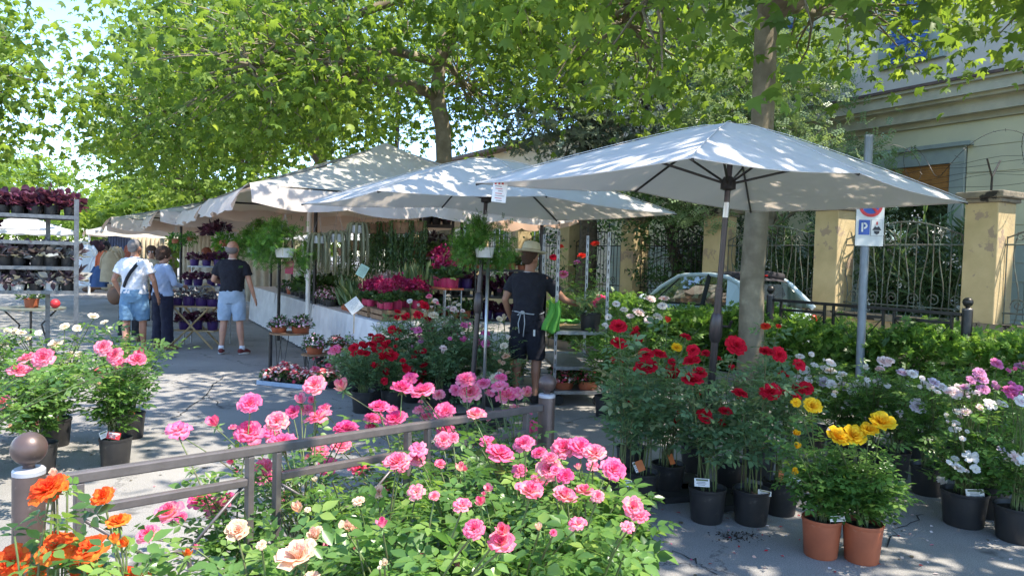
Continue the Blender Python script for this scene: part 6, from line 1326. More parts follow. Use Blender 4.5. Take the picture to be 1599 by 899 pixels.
def k_snake(r):
    pot(r, .06, .08, 'black_plastic'); n = 22; pos = rng.normal(0, .025, (n, 3)); pos[:, 2] = .07; d = rng.normal(0, .22, (n, 3)); d[:, 2] = 1; scatter('foliage', T_BLADE, pos, d, rdir(n, -.1, .1), rng.uniform(.2, .34, n), rng.random(n), M['spike_leaf'], r)
def k_snakel(r):
    pot(r, .06, .08, 'terracotta'); n = 30; pos = rng.normal(0, .03, (n, 3)); pos[:, 2] = .07; d = rng.normal(0, .35, (n, 3)); d[:, 2] = 1; scatter('foliage', T_BLADE, pos, d, rdir(n, -.1, .1), rng.uniform(.22, .42, n), rng.random(n), M['spike_leaf'], r)
def k_heather(r):
    pot(r, .05, .07, 'black_plastic'); n = 130; pos = rng.normal(0, .035, (n, 3)); pos[:, 2] = rng.uniform(.07, .2, n); d = rng.normal(0, .3, (n, 3)); d[:, 2] = 1; scatter('flowers', T_QUAD, pos, d, rdir(n), rng.uniform(.035, .06, n), np.clip((pos[:, 2] - .07) / .13, 0, 1), M['heather'], r)
def k_orchid(r):
    pot(r, .06, .12, 'white_plastic'); dome(r, 9, .11, .12, .05, T_OVAL, 'vine_leaf', .16)
    for i in range(3):
        a = random.uniform(0, 6.28); e = Vector((math.cos(a) * .12, math.sin(a) * .12, random.uniform(.36, .44))); st = bez(Vector((0, 0, .12)), Vector((0, 0, .42)), e, 8); MB().tube(st, .003, 5).build('stem', M['stem'], r)
        n = 12; pos = np.array([tuple(st[random.randint(4, 8)]) for _ in range(n)]) + rng.normal(0, .02, (n, 3)); scatter('flowers', T_OVAL, pos, rdir(n), rdir(n), np.full(n, .05), rng.random(n), M['daisy_pink'], r)
def k_fern(r):
    pot(r, .12, .12, 'white_plastic'); hang_wires(r, .12, .12, .55); n = 2600; nc = 60; cd_ = rdir(nc, -.9, 1); ck = .35 + .65 * rng.random((nc, 1)) ** .6; cc = cd_ * ck * np.array([.38, .38, .34]) + np.array([0, 0, .16]); cc[:, 2] -= .22 * np.hypot(cc[:, 0], cc[:, 1]) ** 1.2
    ci = rng.integers(0, nc, n); pos = cc[ci] + rng.normal(0, .055, (n, 3)); keep = ~((pos[:, 2] < .13) & (np.abs(pos[:, 0]) < .17) & (pos[:, 1] < .05)); pos = pos[keep]; n = len(pos); dd = rdir(n); dd[:, 2] -= .35; dd += pos * 1.2
    scatter('foliage', T_PINN, pos, dd, rdir(n, .2, 1), rng.uniform(.05, .09, n), rng.random(n), M['fern_leaf'], r)
    for i in range(14):
        a = i * .45; e = Vector((math.cos(a) * .36, math.sin(a) * .36, random.uniform(-.1, .3))); MB().tube(bez(Vector((0, 0, .1)), Vector((e.x * .4, e.y * .4, .5)), e, 7), .0025, 4).build('frond_stem', M['stem'], r)
def k_burro(r):
    pot(r, .10, .11, 'white_plastic'); hang_wires(r, .10, .11, .42)
    for i in range(9):
        a = i * .7 + .2; L_ = random.uniform(.22, .48); o = Vector((math.cos(a), math.sin(a), 0)); pts = [o * .04 + Vector((0, 0, .10)), o * .09 + Vector((0, 0, .15)), o * .13 + Vector((0, 0, .12)), o * .155 + Vector((0, 0, -.02)), o * .17 + Vector((0, 0, -L_ * .6)), o * .165 + Vector((0, 0, -L_))]
        t = MB(); t.tube(pts, [.016, .021, .022, .021, .019, .012], 7); t.build('tail', M['tail_leaf'], r, smooth=True)
        n = 130; ps = []
        for j in range(n):
            f = random.random() * 4.99; jn = int(f); q = pts[jn].lerp(pts[jn + 1], f - jn); a2 = random.uniform(0, 6.28); ps.append(q + Vector((math.cos(a2) * .018, math.sin(a2) * .018, random.uniform(-.01, .01))))
        ps = np.array([tuple(x) for x in ps]); dd = rdir(n); dd[:, 2] -= .6; scatter('tail_leaves', T_QUAD, ps, dd, rdir(n), np.full(n, .024), rng.random(n), M['tail_leaf'], r)
def k_rhip(r):
    pot(r, .11, .12, 'wood'); hang_wires(r, .11, .12, .4); mb = MB(); ps = []; dd = []
    for i in range(70):
        a = random.uniform(0, 6.28); rr = random.uniform(.06, .15); L_ = random.uniform(.25, .62); x, y = math.cos(a) * rr, math.sin(a) * rr; z = .14
        while z > .1 - L_: ps.append((x, y, z)); dd.append((random.uniform(-.5, .5), random.uniform(-.5, .5), -1)); z -= .024; x += random.uniform(-.004, .004); y += random.uniform(-.004, .004)
    n = len(ps); scatter('foliage', T_QUAD, np.array(ps), np.array(dd), rdir(n), np.full(n, .034), rng.random(n), M['vine_leaf'], r)
def k_ivyball(r): pot(r, .08, .09, 'terracotta'); hang_wires(r, .08, .09, .35); dome(r, 150, .17, .06, .14, T_OVAL, 'fern_leaf', .06); n = 90; d = rdir(n, -1, .1); scatter('trailing_leaves', T_OVAL, d * rng.uniform(.1, .19, (n, 1)) + np.array([0, 0, .06]), d + np.array([0, 0, -.6]), rdir(n), np.full(n, .055), rng.random(n), M['fern_leaf'], r)
def k_dark(r): pot(r, .08, .09, 'dark'); hang_wires(r, .08, .09, .35); dome(r, 90, .19, .03, .15, T_OVAL, 'purple_leaf', .12)
def k_hydra(r):
    pot(r, .10, .13, 'black_plastic'); dome(r, 120, .19, .13, .2, T_OVAL, 'vine_leaf', .11)
    for i in range(7):
        a = i * .95; c = np.array([math.cos(a) * .12, math.sin(a) * .12, .27 + .08 * (i % 3)]); n = 40; scatter('flower_head', T_OVAL, c + rdir(n) * .05, rdir(n), rdir(n), np.full(n, .04), rng.random(n), M['white_petal'], r)
def k_green(r): pot(r, .075, .10, 'terracotta'); dome(r, 90, .12, .10, .15, T_OVAL, 'vine_leaf', .07); flowers(r, 8, .11, .1, .15, 'white_petal', .03)
def k_pinktable(r): pot(r, .08, .10, 'black_plastic'); dome(r, 110, .15, .09, .12, T_QUAD, 'vine_leaf', .05); flowers(r, 60, .16, .08, .15, 'daisy_pink', .028)
def k_yellow(r): pot(r, .07, .1, 'yellow_pot'); dome(r, 50, .1, .1, .1, T_OVAL, 'vine_leaf', .08)
def k_magpot(r): pot(r, .125, .21, 'black_plastic'); dome(r, 120, .16, .21, .2, T_ROSE, 'rose_leaf_dull', .12); [bloom(r, Vector((random.uniform(-.12, .14), random.uniform(-.1, .05), random.uniform(.27, .42))), .07, 'rose', 'f') for _ in range(5)]
PR = {}; KN_ = dict(heuchera='purple_foliage_plant', silver='striped_foliage_plant', silverw='striped_foliage_plant', purple='purple_potted_plant', basket='purple_pot_plant', bowl='flower_bowl', bowlred='flower_bowl', daisy='daisy_plant', magenta='magenta_plant', snake='snake_plant', snakel='snake_plant', heather='heather_plant', orchid='orchid', fern='hanging_fern', burro='hanging_succulent', rhip='hanging_cactus', ivyball='hanging_plant', dark='hanging_plant', hydra='hydrangea', green='potted_plant', pinktable='potted_plant', yellow='potted_plant', magpot='potted_rose')
def plant(kind, loc, label, group=None, rz=None, scale=None, fresh=False):
    rz = random.uniform(0, 6.28) if rz is None else rz; scale = (scale or 1.0) * random.uniform(.88, 1.1); loc = Vector(loc) + Vector((random.uniform(-.016, .016), random.uniform(-.016, .016), 0))
    if kind not in PR:
        r = thing(KN_[kind], label, 'potted plant', loc, rz, group); globals()['k_' + kind](r); r.scale = (scale,) * 3; PR[kind] = r; return r
    c = copy_tree(PR[kind], loc, rz, label, group, scale=(scale, scale, scale * random.uniform(.88, 1.12)))
    if not group and 'group' in c: del c['group']
    return c
# ---- left metal trolley
def cap(n): return ORD[n]
tl_o = P(119, 450, 8.0); tl_o.z = 0; tu = Vector((-.88, -.475, 0)).normalized(); tv = Vector((-.475, .88, 0)).normalized()
zs_ = [1.935, 1.655, 1.385, 1.125]
shelf_rack(tl_o, tu, tv, 1.36, .56, 2.12, zs_, 'tall galvanised metal trolley of purple foliage plants at the left edge', m='galv_dark', post=.045, posts=((0, 0), (.30, .56), (1.36, 0), (1.36, .56), (0, .56))[:4] + ((1.0, .56),))
pl = 0
for row, b in enumerate((.14, .40)):
    for i in range(9):
        q = tl_o + tu * (.08 + i * .15) + tv * b; q.z = zs_[0] - .004
        plant('heuchera', q, f'purple plant on the left trolley top shelf, {("front", "back")[row]} row, {cap(i + 1)} from the right', 'purple plants on the left trolley', scale=.86)
for i in range(3):
    q = tl_o + tu * (.86 + i * .2) + tv * .2; q.z = zs_[1] - .004; plant('heuchera', q, f'purple foliage plant alone on the second shelf of the left trolley, {cap(i + 1)} from the right', 'purple plants on the left trolley')
for sh in (2, 3):
    for row, b in enumerate((.13, .40)):
        for i in range(9):
            q = tl_o + tu * (.08 + i * .15) + tv * b; q.z = zs_[sh] - .004
            plant('silver' if not (sh == 3 and row == 0 and i in (1, 3, 4)) else 'silverw', q, f'striped plant on the left trolley, {("", "", "third", "lowest")[sh]} shelf, {("front", "back")[row]} row, {cap(i + 1)} from right', 'striped plants on the left trolley')
# garden table seen under the left trolley
gt = P(48, 450, 9.6); gt.z = 0; t = thing('garden_table', 'small curly iron garden table seen under the left trolley', 'table', gt); tz = P(48, 480, 9.6).z
MB().lathe([(.001, tz), (.40, tz), (.40, tz - .02), (.001, tz - .02)], n=24).build('tabletop', M['iron_green'], t)
for i in range(4):
    a = i * PI / 2 + .6; o = Vector((math.cos(a), math.sin(a), 0)); MB().tube([o * .30 + Vector((0, 0, tz - .02)), o * .12 + Vector((0, 0, tz * .72)), o * .20 + Vector((0, 0, tz * .35)), o * .36 + Vector((0, 0, .0))], .011, 8).build('leg', M['dark_metal'], t, smooth=True)
plant('green', gt + Vector((.0, 0, tz)), 'terracotta potted plant on the curly iron garden table', scale=1.3)
rb_ = MB(); rb_.ball((0, 0, .06), .06, 16); ro = rb_.build('red_ball', M['ink_red'], None, smooth=True); ro.location = gt + Vector((.32, 0, tz)); tag(ro, 'round red ornament at the right end of the iron garden table', 'ornament')
# ---- bare metal trolley by the man in the hat
bt = P(870, 450, 8.05); bt.z = 0; bu = Vector((1, .10, 0)).normalized(); bv = Vector((-.08, 1, 0)).normalized(); BW = .56
br = shelf_rack(bt, bu, bv, BW, 1.30, 1.93, [.83, .44, .17], 'tall bare galvanised trolley with slotted posts, beside the man in the straw hat', post=.032, holes=True)
q = bt + bu * .42 + bv * .20; q.z = .82; plant('magpot', q, 'black pot of pink flowers held on the top shelf of the bare trolley', rz=0, scale=.95)
for i, (a, b) in enumerate(((.14, .2), (.42, .18), (.14, .55), (.42, .55))):
    q = bt + bu * a + bv * b; q.z = .165; plant('bowlred', q, f'terracotta flower bowl on the bottom shelf of the bare trolley, {("front left", "front right", "back left", "back right")[i]}', 'flower bowls under the bare trolley', scale=.95)
wb = MB()
for i in range(5): wb.box((.0, -.2 + i * .1, 0), (.30, .07, .012), 0)
wo = wb.build('wooden_slats', M['pale_wood'], None, kind=None); wo.location = bt + bu * .24 + bv * .55 + Vector((0, 0, .845)); tag(wo, 'pale wooden slats lying on the top shelf of the bare trolley', 'wooden slats', kind='stuff')
gc = MB(); vs = []
for r_ in range(15):
    t = r_ / 14; wd_ = .055 + .045 * t
    for k in range(17):
        a = -1 + k / 8; vs.append((a * wd_ + .02 * math.sin(t * 5), .022 * math.sin(a * 7 + t * 3) * (.5 + t) + .03 * t, .02 - .33 * t - .02 * math.sin(a * 3 + 1)))
gc.add(vs, [(r_ * 17 + k, r_ * 17 + k + 1, r_ * 17 + k + 18, r_ * 17 + k + 17) for r_ in range(14) for k in range(16)])
go = gc.build('green_cloth', M['green_cloth'], None, smooth=True); s_ = go.modifiers.new('s', 'SOLIDIFY'); s_.thickness = .004; go.location = P(864, 474, 7.98); tag(go, 'bright green cloth hanging by the waist of the man in the straw hat', 'cloth')
gc = MB(); 
for i in range(7): gc.ball((random.uniform(-.12, .12), random.uniform(-.05, .05), 0), .04, 10, sc=(1.3, 1, .7))
go = soft(gc, 'green_netting', M['green_cloth'], None, .009, 2, .03, .05); go.location = bt + bu * .2 + bv * .5 + Vector((0, 0, .90)); tag(go, 'crumpled green netting on the top shelf of the bare trolley', 'netting')
# ---- wire stands with flower bowls left of the bank
def wire_stand(c, r, z, label, post=None):
    t = thing('wire_stand', label, 'plant stand', c); MB().lathe([(.001, z), (r, z), (r, z - .018), (.001, z - .018)], n=20).build('top', M['wood'], t)
    for i in range(3):
        a = i * 2.09 + .5; o = Vector((math.cos(a), math.sin(a), 0)); sd_ = Vector((-o.y, o.x, 0)); MB().tube([o * r * .8 + sd_ * .06 + Vector((0, 0, z - .02)), o * r * .9 + Vector((0, 0, .01)), o * r * .8 - sd_ * .06 + Vector((0, 0, z - .02))], .006, 6).build('hairpin_leg', M['dark_metal'], t)
    if post: MB().tube([Vector(post), Vector(post) + Vector((0, 0, z))], .025, 8).build('post', M['dark_metal'], t)
    return t
w1 = G(452, 519, .52); c0 = Vector((w1.x, w1.y, 0)); wire_stand(c0, .26, .52, 'round wooden topped stand on black hairpin legs carrying two flower bowls', post=(-.24, -.05, 0))
plant('bowl', c0 + Vector((-.135, 0, .52)), 'terracotta bowl of pink flowers on the hairpin stand, left one', 'flower bowls left of the roses', scale=.9); plant('bowl', c0 + Vector((.14, 0, .52)), 'terracotta bowl of pink flowers on the hairpin stand, right one', 'flower bowls left of the roses', scale=.95)
w2 = G(491, 552, .30); c0 = Vector((w2.x, w2.y, 0)); wire_stand(c0, .17, .30, 'low black stand carrying a single flower bowl right of the tent poles'); plant('bowl', c0 + Vector((0, 0, .30)), 'terracotta bowl of pink flowers alone on the low black stand', 'flower bowls left of the roses', scale=.88)
w3 = thing('plank_bench', 'low wooden plank bench holding a row of flower bowls behind the red roses', 'bench', G(585, 548, .34) * 1); w3.location.z = 0
MB().box((0, 0, .325), (1.25, .34, .03), R(-8)).build('plank', M['wood'], w3)
for x in (-.55, .55): MB().box((x, -x * .14, .155), (.04, .30, .31), R(-8)).build('leg', M['wood'], w3)
for i in range(5): plant('bowl' if i % 2 else 'bowlred', w3.location + Vector((-.52 + .26 * i, .07 - .036 * i, .34)), f'flower bowl on the plank bench, {cap(i + 1)} from the left', 'flower bowls left of the roses', scale=.82)
plant('bowl', G(515, 500, .55), 'small pink flowered bowl in front of the white tablecloth, under the price card', 'flower bowls left of the roses', scale=.75); wire_stand(Vector((G(515, 500, .55).x, G(515, 500, .55).y, 0)), .13, .55, 'slim black stand in front of the tablecloth under the price card')
tr = G(468, 600); trt = thing('flower_tray', 'pale blue tray of small red and white daisies on the asphalt', 'tray', (tr.x, tr.y, 0), R(-20)); tm = MB(); tm.box((0, 0, .01), (.86, .52, .012))
for a in (-.43, .43): tm.box((a, 0, .03), (.012, .52, .05))
for a in (-.26, .26): tm.box((0, a, .03), (.86, .012, .05))
tm.build('tray', M['tray_blue'], trt)
for j in range(3):
    for i in range(6):
        q = Vector((tr.x, tr.y, 0)) + Matrix.Rotation(R(-20), 3, 'Z') @ Vector((-.35 + i * .14, -.17 + j * .17, .018)); plant('daisy', q, f'daisy plant in the pale blue tray, {("front", "middle", "back")[j]} row, {cap(i + 1)} from the left', 'daisies in the pale blue tray', scale=1.15)
for i, (px, py) in enumerate(((508, 585), (530, 592), (545, 600), (520, 605), (500, 566), (535, 575))): plant('daisy', G(px, py), f'red daisy plant on the ground right of the pale blue tray, {("back left", "middle", "right hand", "front left", "rear", "rear right")[i]} one', 'daisies beside the tray', scale=1.4)
# ---- plants on the white tables
def T(px, py, z): q = G(px, py, z); return q
def on_table(a, b, z=.80): q = TA + TU * a + TV * b; q.z = z; return q
def crate(c, rz, label, L_=.48, D_=.30, H_=.14):
    t = thing('wooden_crate', label, 'crate', c, rz, 'wooden crates on the flower table'); 
    for y in (-D_ / 2, D_ / 2):
        for k in range(2): MB().box((0, y, .036 + k * .07), (L_, .010, .052)).build('slat', M['wood'], t)
    for x in (-L_ / 2, L_ / 2):
        for k in range(2): MB().box((x, 0, .036 + k * .07), (.010, D_ - .012, .052)).build('slat', M['wood'], t)
    for x in (-1, 1):
        for y in (-1, 1): MB().box((x * (L_ / 2 - .02), y * (D_ / 2 - .018), H_ / 2), (.022, .022, H_)).build('corner_post', M['wood'], t)
    for k in range(4): MB().box((0, -D_ / 2 + .05 + k * .068, H_ - .012), (L_ - .03, .055, .01)).build('slat', M['wood'], t)
    return t
ta = math.atan2(TU.y, TU.x)
for i, (a, b) in enumerate(((.30, .24), (.92, .24), (.45, .66))): crate(on_table(a, b, .802), ta, f'upturned wooden crate under the magenta plants, {("nearest", "second along the table front", "rear")[i]}')
mg = [(.14, .2), (.30, .17), (.46, .2), (.22, .34), (.42, .34), (.78, .18), (.94, .17), (1.1, .2), (.86, .33), (1.06, .34), (.3, .6), (.5, .62), (.66, .7), (.4, .76), (.6, .55)]
for i, (a, b) in enumerate(mg): plant('magenta', on_table(a, b, .80 + .142), f'magenta plant in a pink pot, {("near", "middle", "rear")[i // 5]} crate, {cap(i % 5 + 1)} from the right', 'magenta plants on the flower table', scale=1.0)
for i in range(12): plant('snakel' if i < 7 else 'snake', on_table(1.42 + .13 * (i % 6), .16 + .17 * (i // 6), .80), f'snake plant left of the magenta plants, {("front", "back")[i // 6]} row, {cap(i % 6 + 1)} from the right', 'snake plants on the table', scale=1.0)
for i in range(10): plant('heather', on_table(1.5 + .16 * (i % 5), .62 + .14 * (i // 5), .98), f'pink heather behind the snake plants, {("front", "back")[i // 5]} row, {cap(i % 5 + 1)} from the right', 'heathers on the step', scale=1.5)
def step(a, b, L_, D_, z0, z1, label, m='pale_wood'):
    c = on_table(a, b, 0); t = thing('display_step', label, 'display step', c, ta); MB().box((0, 0, z1 - .012), (L_, D_, .02)).build('board', M[m], t)
    for x in (-1, 1):
        for y in (-1, 1): MB().tube([(x * (L_ / 2 - .02), y * (D_ / 2 - .02), z0), (x * (L_ / 2 - .02), y * (D_ / 2 - .02), z1 - .022)], .009, 6).build('leg', M['galv'], t)
    return t
step(1.85, .69, .95, .36, .80, .98, 'raised step under the pink heathers'); step(2.1, .95, .9, .22, .80, 1.16, 'thin wire shelf carrying orchids above the heathers')
for i in range(5): plant('orchid', on_table(1.8 + .16 * i, .95, 1.16), f'pink and white orchid on the wire shelf, {cap(i + 1)} from the right', 'orchids on the wire shelf', scale=.95)
step(.25, .98, .62, .26, .80, 1.22, 'tall stand with a red top carrying magenta plants', 'orange_cloth')
for i in range(4): plant('magenta', on_table(.02 + .15 * i, .98, 1.22), f'magenta plant high on the red topped stand, {cap(i + 1)} from the right', 'magenta plants on the red topped stand', scale=1.3)
for i in range(8): plant('snake', on_table(.80 + .12 * (i % 4), .78 + .16 * (i // 4), .80 + .20), f'tall snake plant behind the magenta flowers, {cap(i % 4 + 1)} in the {("front", "back")[i // 4]} row', 'snake plants behind the magenta flowers', scale=1.25)
step(1.0, .86, .6, .4, .80, 1.0, 'plain step under the tall snake plants')
for i in range(8): plant('pinktable', on_table(2.75 + .2 * (i % 4), .16 + .2 * (i // 4), .80), f'low pink plant by the white tent pole, {("front", "back")[i // 4]} row, {cap(i % 4 + 1)} from the right', 'pink plants by the tent pole', scale=1.1)
for i in range(10): plant('hydra', on_table(3.6 + .3 * (i % 5), .2 + .36 * (i // 5), .80), f'cream hydrangea right of the polo man, {("front", "back")[i // 5]} row, {cap(i % 5 + 1)} from the right', 'hydrangeas on the table', scale=1.3)
for i in range(12): plant('pinktable' if i % 3 else 'green', on_table(5.2 + .36 * (i % 6), .25 + .4 * (i // 6), .80), f'potted plant at the far table end, {("front", "back")[i // 6]} row, {cap(i % 6 + 1)} from the right', 'mixed plants at the far end', scale=1.1)
plant('yellow', on_table(2.62, .7, .98), 'yellow pot just left of the white tent pole'); 
def rack2(a, b, L_, zs, label, kinds, dr=TU, dv=TV, D_=.4, grp=None, sc=1.0, n=6, lab=''):
    o = on_table(a, b, 0); shelf_rack(o, dr, dv, L_, D_, max(zs) + .25, zs, label, m='dark_metal', wheels=False, name='plant_rack', cat='rack', post=.035)
    for si, z in enumerate(zs):
        for i in range(n):
            for r_ in range(2):
                q = o + dr * (.1 + (L_ - .2) * i / (n - 1)) + dv * (D_ * (.27 + .46 * r_)); q.z = z - .004
                plant(kinds[si], q, f'{lab}, {("lowest", "second", "third", "fourth")[si]} shelf, {("front", "back")[r_]} row, {cap(i + 1)} along', grp, scale=sc)
rack2(1.4, 1.55, 2.2, [.7, 1.15, 1.6], 'dark shelving behind the snake plants and orchids', ('green', 'purple', 'green'), grp='plants on the shelving behind the orchids', lab='plant on the shelves behind the orchids', n=7, sc=1.1)
ro_ = P(658, 450, 12.0); ro_.z = 0
o_ = on_table(0, 0, 0)
def rack_at(o, dr, dv, L_, zs, label, kinds, grp, lab, n=6, sc=1.0, D_=.42, top=.28):
    shelf_rack(o, dr, dv, L_, D_, max(zs) + top, zs, label, m='dark_metal', wheels=False, name='plant_rack', cat='rack', post=.04)
    for si, z in enumerate(zs):
        for i in range(n):
            for r_ in range(2):
                q = o + dr * (.1 + (L_ - .2) * i / (n - 1)) + dv * (D_ * (.27 + .46 * r_)); q.z = z - .004
                plant(kinds[si], q, f'{lab}, {("lowest", "second", "third", "fourth")[si]} shelf, {("front", "back")[r_]} row, {cap(i + 1)} along', grp, scale=sc)
rack_at(P(654, 450, 11.7) * 1 - Vector((0, 0, P(654, 450, 11.7).z)), Vector((.99, .1, 0)).normalized(), Vector((-.1, .99, 0)).normalized(), .52, [.75, 1.3, 1.72, 2.12], 'narrow dark shelving left of the fern basket', ('purple', 'heuchera', 'silver', 'heuchera'), 'plants on the narrow shelving', 'plant on the narrow shelving', n=3)
rack_at(P(700, 450, 11.4) * 1 - Vector((0, 0, P(700, 450, 11.4).z)), Vector((.99, .1, 0)).normalized(), Vector((-.1, .99, 0)).normalized(), 1.25, [.66, 1.02, 1.44], 'wide dark shelving behind the fern basket, terracotta pots on top', ('purple', 'heuchera', 'green'), 'plants on the wide shelving', 'plant on the wide shelving', n=7, sc=.95)
lt = thing('low_white_table', 'low white topped table behind the second parasol pole', 'table', P(772, 450, 9.6) - Vector((0, 0, P(772, 450, 9.6).z))); MB().box((0, 0, .62), (.9, .5, .03), .05).build('tabletop', M['white_plastic'], lt); MB().box((0, -.25, .52), (.9, .012, .20), .05).build('apron', M['white_plastic'], lt)
for x in (-.4, .4): MB().tube([(x, 0, 0), (x, 0, .6)], .02).build('leg', M['galv'], lt)
sh_t = P(480, 450, 12.9); 
# ---- hanging plants
def hang(kind, px, py, Y, label, sc=1.0, grp='hanging pots under the tents', rz=None): return plant(kind, P(px, py, Y), label, grp, scale=sc, rz=0.0 if kind == 'fern' else rz)
hang('fern', 444, 402, 9.7, 'feathery fern in a white hanging pot left of the white tent pole', 1.0, 'hanging ferns'); hang('fern', 756, 402, 6.9, 'large feathery fern in a white pot in front of the second parasol pole', .74, 'hanging ferns')
st_ = P(764, 405, 6.98); hs_ = thing('fern_stand', 'slim bare metal pole supporting the fern basket beside the second parasol', 'stand', (st_.x - .02, st_.y, 0)); MB().tube([(0, 0, 0), (.01, 0, st_.z)], .016, 10).build('pole', M['chrome'], hs_, smooth=True); MB().lathe([(.001, .02), (.16, .015), (.16, 0)], n=16).build('base', M['dark_metal'], hs_)
for i, (px, py, Y, lb) in enumerate(((499, 380, 9.75, 'succulent with long hanging tails in a white pot beside the tent pole'), (527, 378, 9.9, 'succulent with hanging tails in the middle white pot'), (557, 364, 10.0, 'succulent with hanging tails in the right hand white pot'))): hang('burro', px, py, Y, lb, (.8, 1.05, .9)[i], 'hanging succulents')
for i, (px, py, Y) in enumerate(((580, 365, 10.5), (604, 362, 10.6), (628, 365, 10.4), (650, 362, 10.5), (592, 385, 10.9), (618, 388, 11.0), (640, 385, 11.0), (562, 392, 11.1), (540, 400, 11.4))): hang('rhip', px, py, Y, f'trailing green cactus curtain under the tent edge, {cap(i + 1)} of the hanging row', 1.15, 'trailing cactus pots')
for px, py, Y, k, lb, sc in ((274, 380, 14.5, 'ivyball', 'round green hanging plant above the purple plant stand, left one', 1.0), (296, 376, 14.6, 'ivyball', 'round green hanging plant above the purple plant stand, right one', .8), (330, 368, 13.6, 'dark', 'dark leaved hanging plant above the polo man left shoulder', 1.1), (352, 385, 13.2, 'ivyball', 'yellow green hanging plant behind the bald man', 1.1), (344, 362, 14.0, 'dark', 'second dark leaved hanging plant near the roof bars', 1.0), (395, 395, 11.9, 'fern', 'light green fern hanging behind the man in the polo', .9), (412, 372, 12.4, 'fern', 'bushy fern hanging beyond the bald man', .8)):
    hang(k, px, py, Y, lb, sc)
# ---- purple plant stand
ps = P(306, 450, 12.2); ps.z = 0; pu = Vector((1, .05, 0)).normalized(); pv = Vector((-.05, 1, 0)); pst = thing('tiered_stand', 'wooden folding stand crowded with purple plants beside the woman in blue', 'plant stand', ps)
def pz(y): return P(306, y, 12.2).z
for nm, z, L_, D_, yo in (('board', pz(478), .82, .42, 0), ('board', pz(448), .74, .28, .34), ('board', pz(417), .72, .26, .62)): MB().box((0, yo, z), (L_, D_, .022)).build(nm, M['pale_wood' if z < 1 else 'galv'], pst)
for yy in (-.18, .18):
    for a, b in ((-.36, .30), (.36, -.30)): MB().tube([(a, yy, 0), (b, yy, pz(478))], .016, 6).build('crossed_leg', M['pale_wood'], pst)
for x in (-.34, .34): MB().tube([(x, .62, 0), (x, .62, pz(417))], .012, 6).build('leg', M['galv'], pst); MB().tube([(x, .34, 0), (x, .34, pz(448))], .012, 6).build('leg', M['galv'], pst)
MB().box((0, .1, .28), (.7, .4, .02)).build('board', M['pale_wood'], pst)
for i in range(4): plant('basket', ps + Vector((-.31 + .205 * i, -.03, pz(478) + .012)), f'grey violet plant on the wooden board of the tiered stand, {cap(i + 1)} from the left', 'purple plants on the tiered stand', scale=.95)
for i in range(4): plant('purple', ps + Vector((-.28 + .19 * i, .34, pz(448) + .012)), f'purple potted plant on the middle tier of the stand, {cap(i + 1)} from the left', 'purple plants on the tiered stand', scale=.95)
for i in range(4): plant('purple', ps + Vector((-.28 + .19 * i, .62, pz(417) + .012)), f'purple potted plant on the top tier of the stand, {cap(i + 1)} from the left', 'purple plants on the tiered stand', scale=.95)
for i in range(3): plant('purple', ps + Vector((-.22 + .24 * i, .05, .29)), f'purple potted plant under the tiered stand board, {cap(i + 1)} from the left', 'purple plants on the tiered stand', scale=1.0)
hk = MB(); hk.tube([(.12 * math.cos(q) * 1.4, 0, .26 * math.sin(q)) for q in [PI * i / 14 for i in range(15)]], .009, 6, caps=False); ho_ = hk.build('basket_handle', M['pale_wood'], pst); ho_.location = Vector((.12, .15, pz(478) + .1))
# ---- price cards
def card(px, py, Y, w_, h_, rot, m, label, stick):
    c = P(px, py, Y); t = thing('price_card', label, 'price card', c); rt = (R(0), R(rot), R(8)); RM = Euler(rt).to_matrix(); plane_q(w_, h_, 'card', m, t, (0, 0, 0), rt, .003)
    for i in range(6):
        L_ = w_ * random.uniform(.5, .8); zc = h_ * (.36 - .14 * i); pts = [RM @ Vector((-L_ / 2 + L_ * j / 14, -.004, zc + random.uniform(-.012, .012))) for j in range(15)]; MB().tube(pts, .0009, 4).build('handwriting', M['ink_grey'], t)
    MB().tube([(0, .006, -h_ * .3), (0, .006, -stick)], .006, 6).build('stick', M['pale_wood'], t); return t
card(553, 477, 8.72, .17, .155, -38, 'paper', 'white handwritten price card tilted on a stick before the magenta plants', .33); card(566, 423, 9.6, .12, .16, 28, 'paper_green', 'pale green handwritten card above the snake plants', .22); card(452, 417, 12.0, .13, .22, 3, 'pink_pot', 'pink card hanging below the left fern', .1)
# ---- clothes stalls far left
def garment(px, y0, y1, Y, w_, m, label, cat='dress', flare=1.3, group=None):
    c = P(px, y0, Y); H_ = c.z - P(px, y1, Y).z; mb = MB(); n = 20; vs = []
    for r_ in range(9):
        t = r_ / 8; ww = w_ * (.35 + .65 * min(1, t * 5)) * (1 + (flare - 1) * t) / 2
        for j in range(n):
            q = 2 * PI * j / n; k = 1 + .12 * math.sin(q * 5 + px) * t; vs.append((ww * math.cos(q) * k, ww * .45 * math.sin(q) * k, -H_ * t))
    mb.add(vs, [(r_ * n + j, r_ * n + (j + 1) % n, (r_ + 1) * n + (j + 1) % n, (r_ + 1) * n + j) for r_ in range(8) for j in range(n)]); root = thing('garment', label, cat, c, 0, group); mb.build('cloth', M[m], root, smooth=True)
    for s in (-1, 1): MB().tube([(s * w_ * .3, 0, -.04), (s * w_ * .52, 0, -.2), (s * w_ * .6, 0, -.5)], [.05, .055, .045], 8).build('sleeve', M[m], root, smooth=True)
    MB().tube([(-w_ * .25, 0, -.02), (0, 0, .04), (w_ * .25, 0, -.02)], .008, 5).build('hanger', M['pale_wood'], root)
gs = 'clothes hanging at the far stalls'
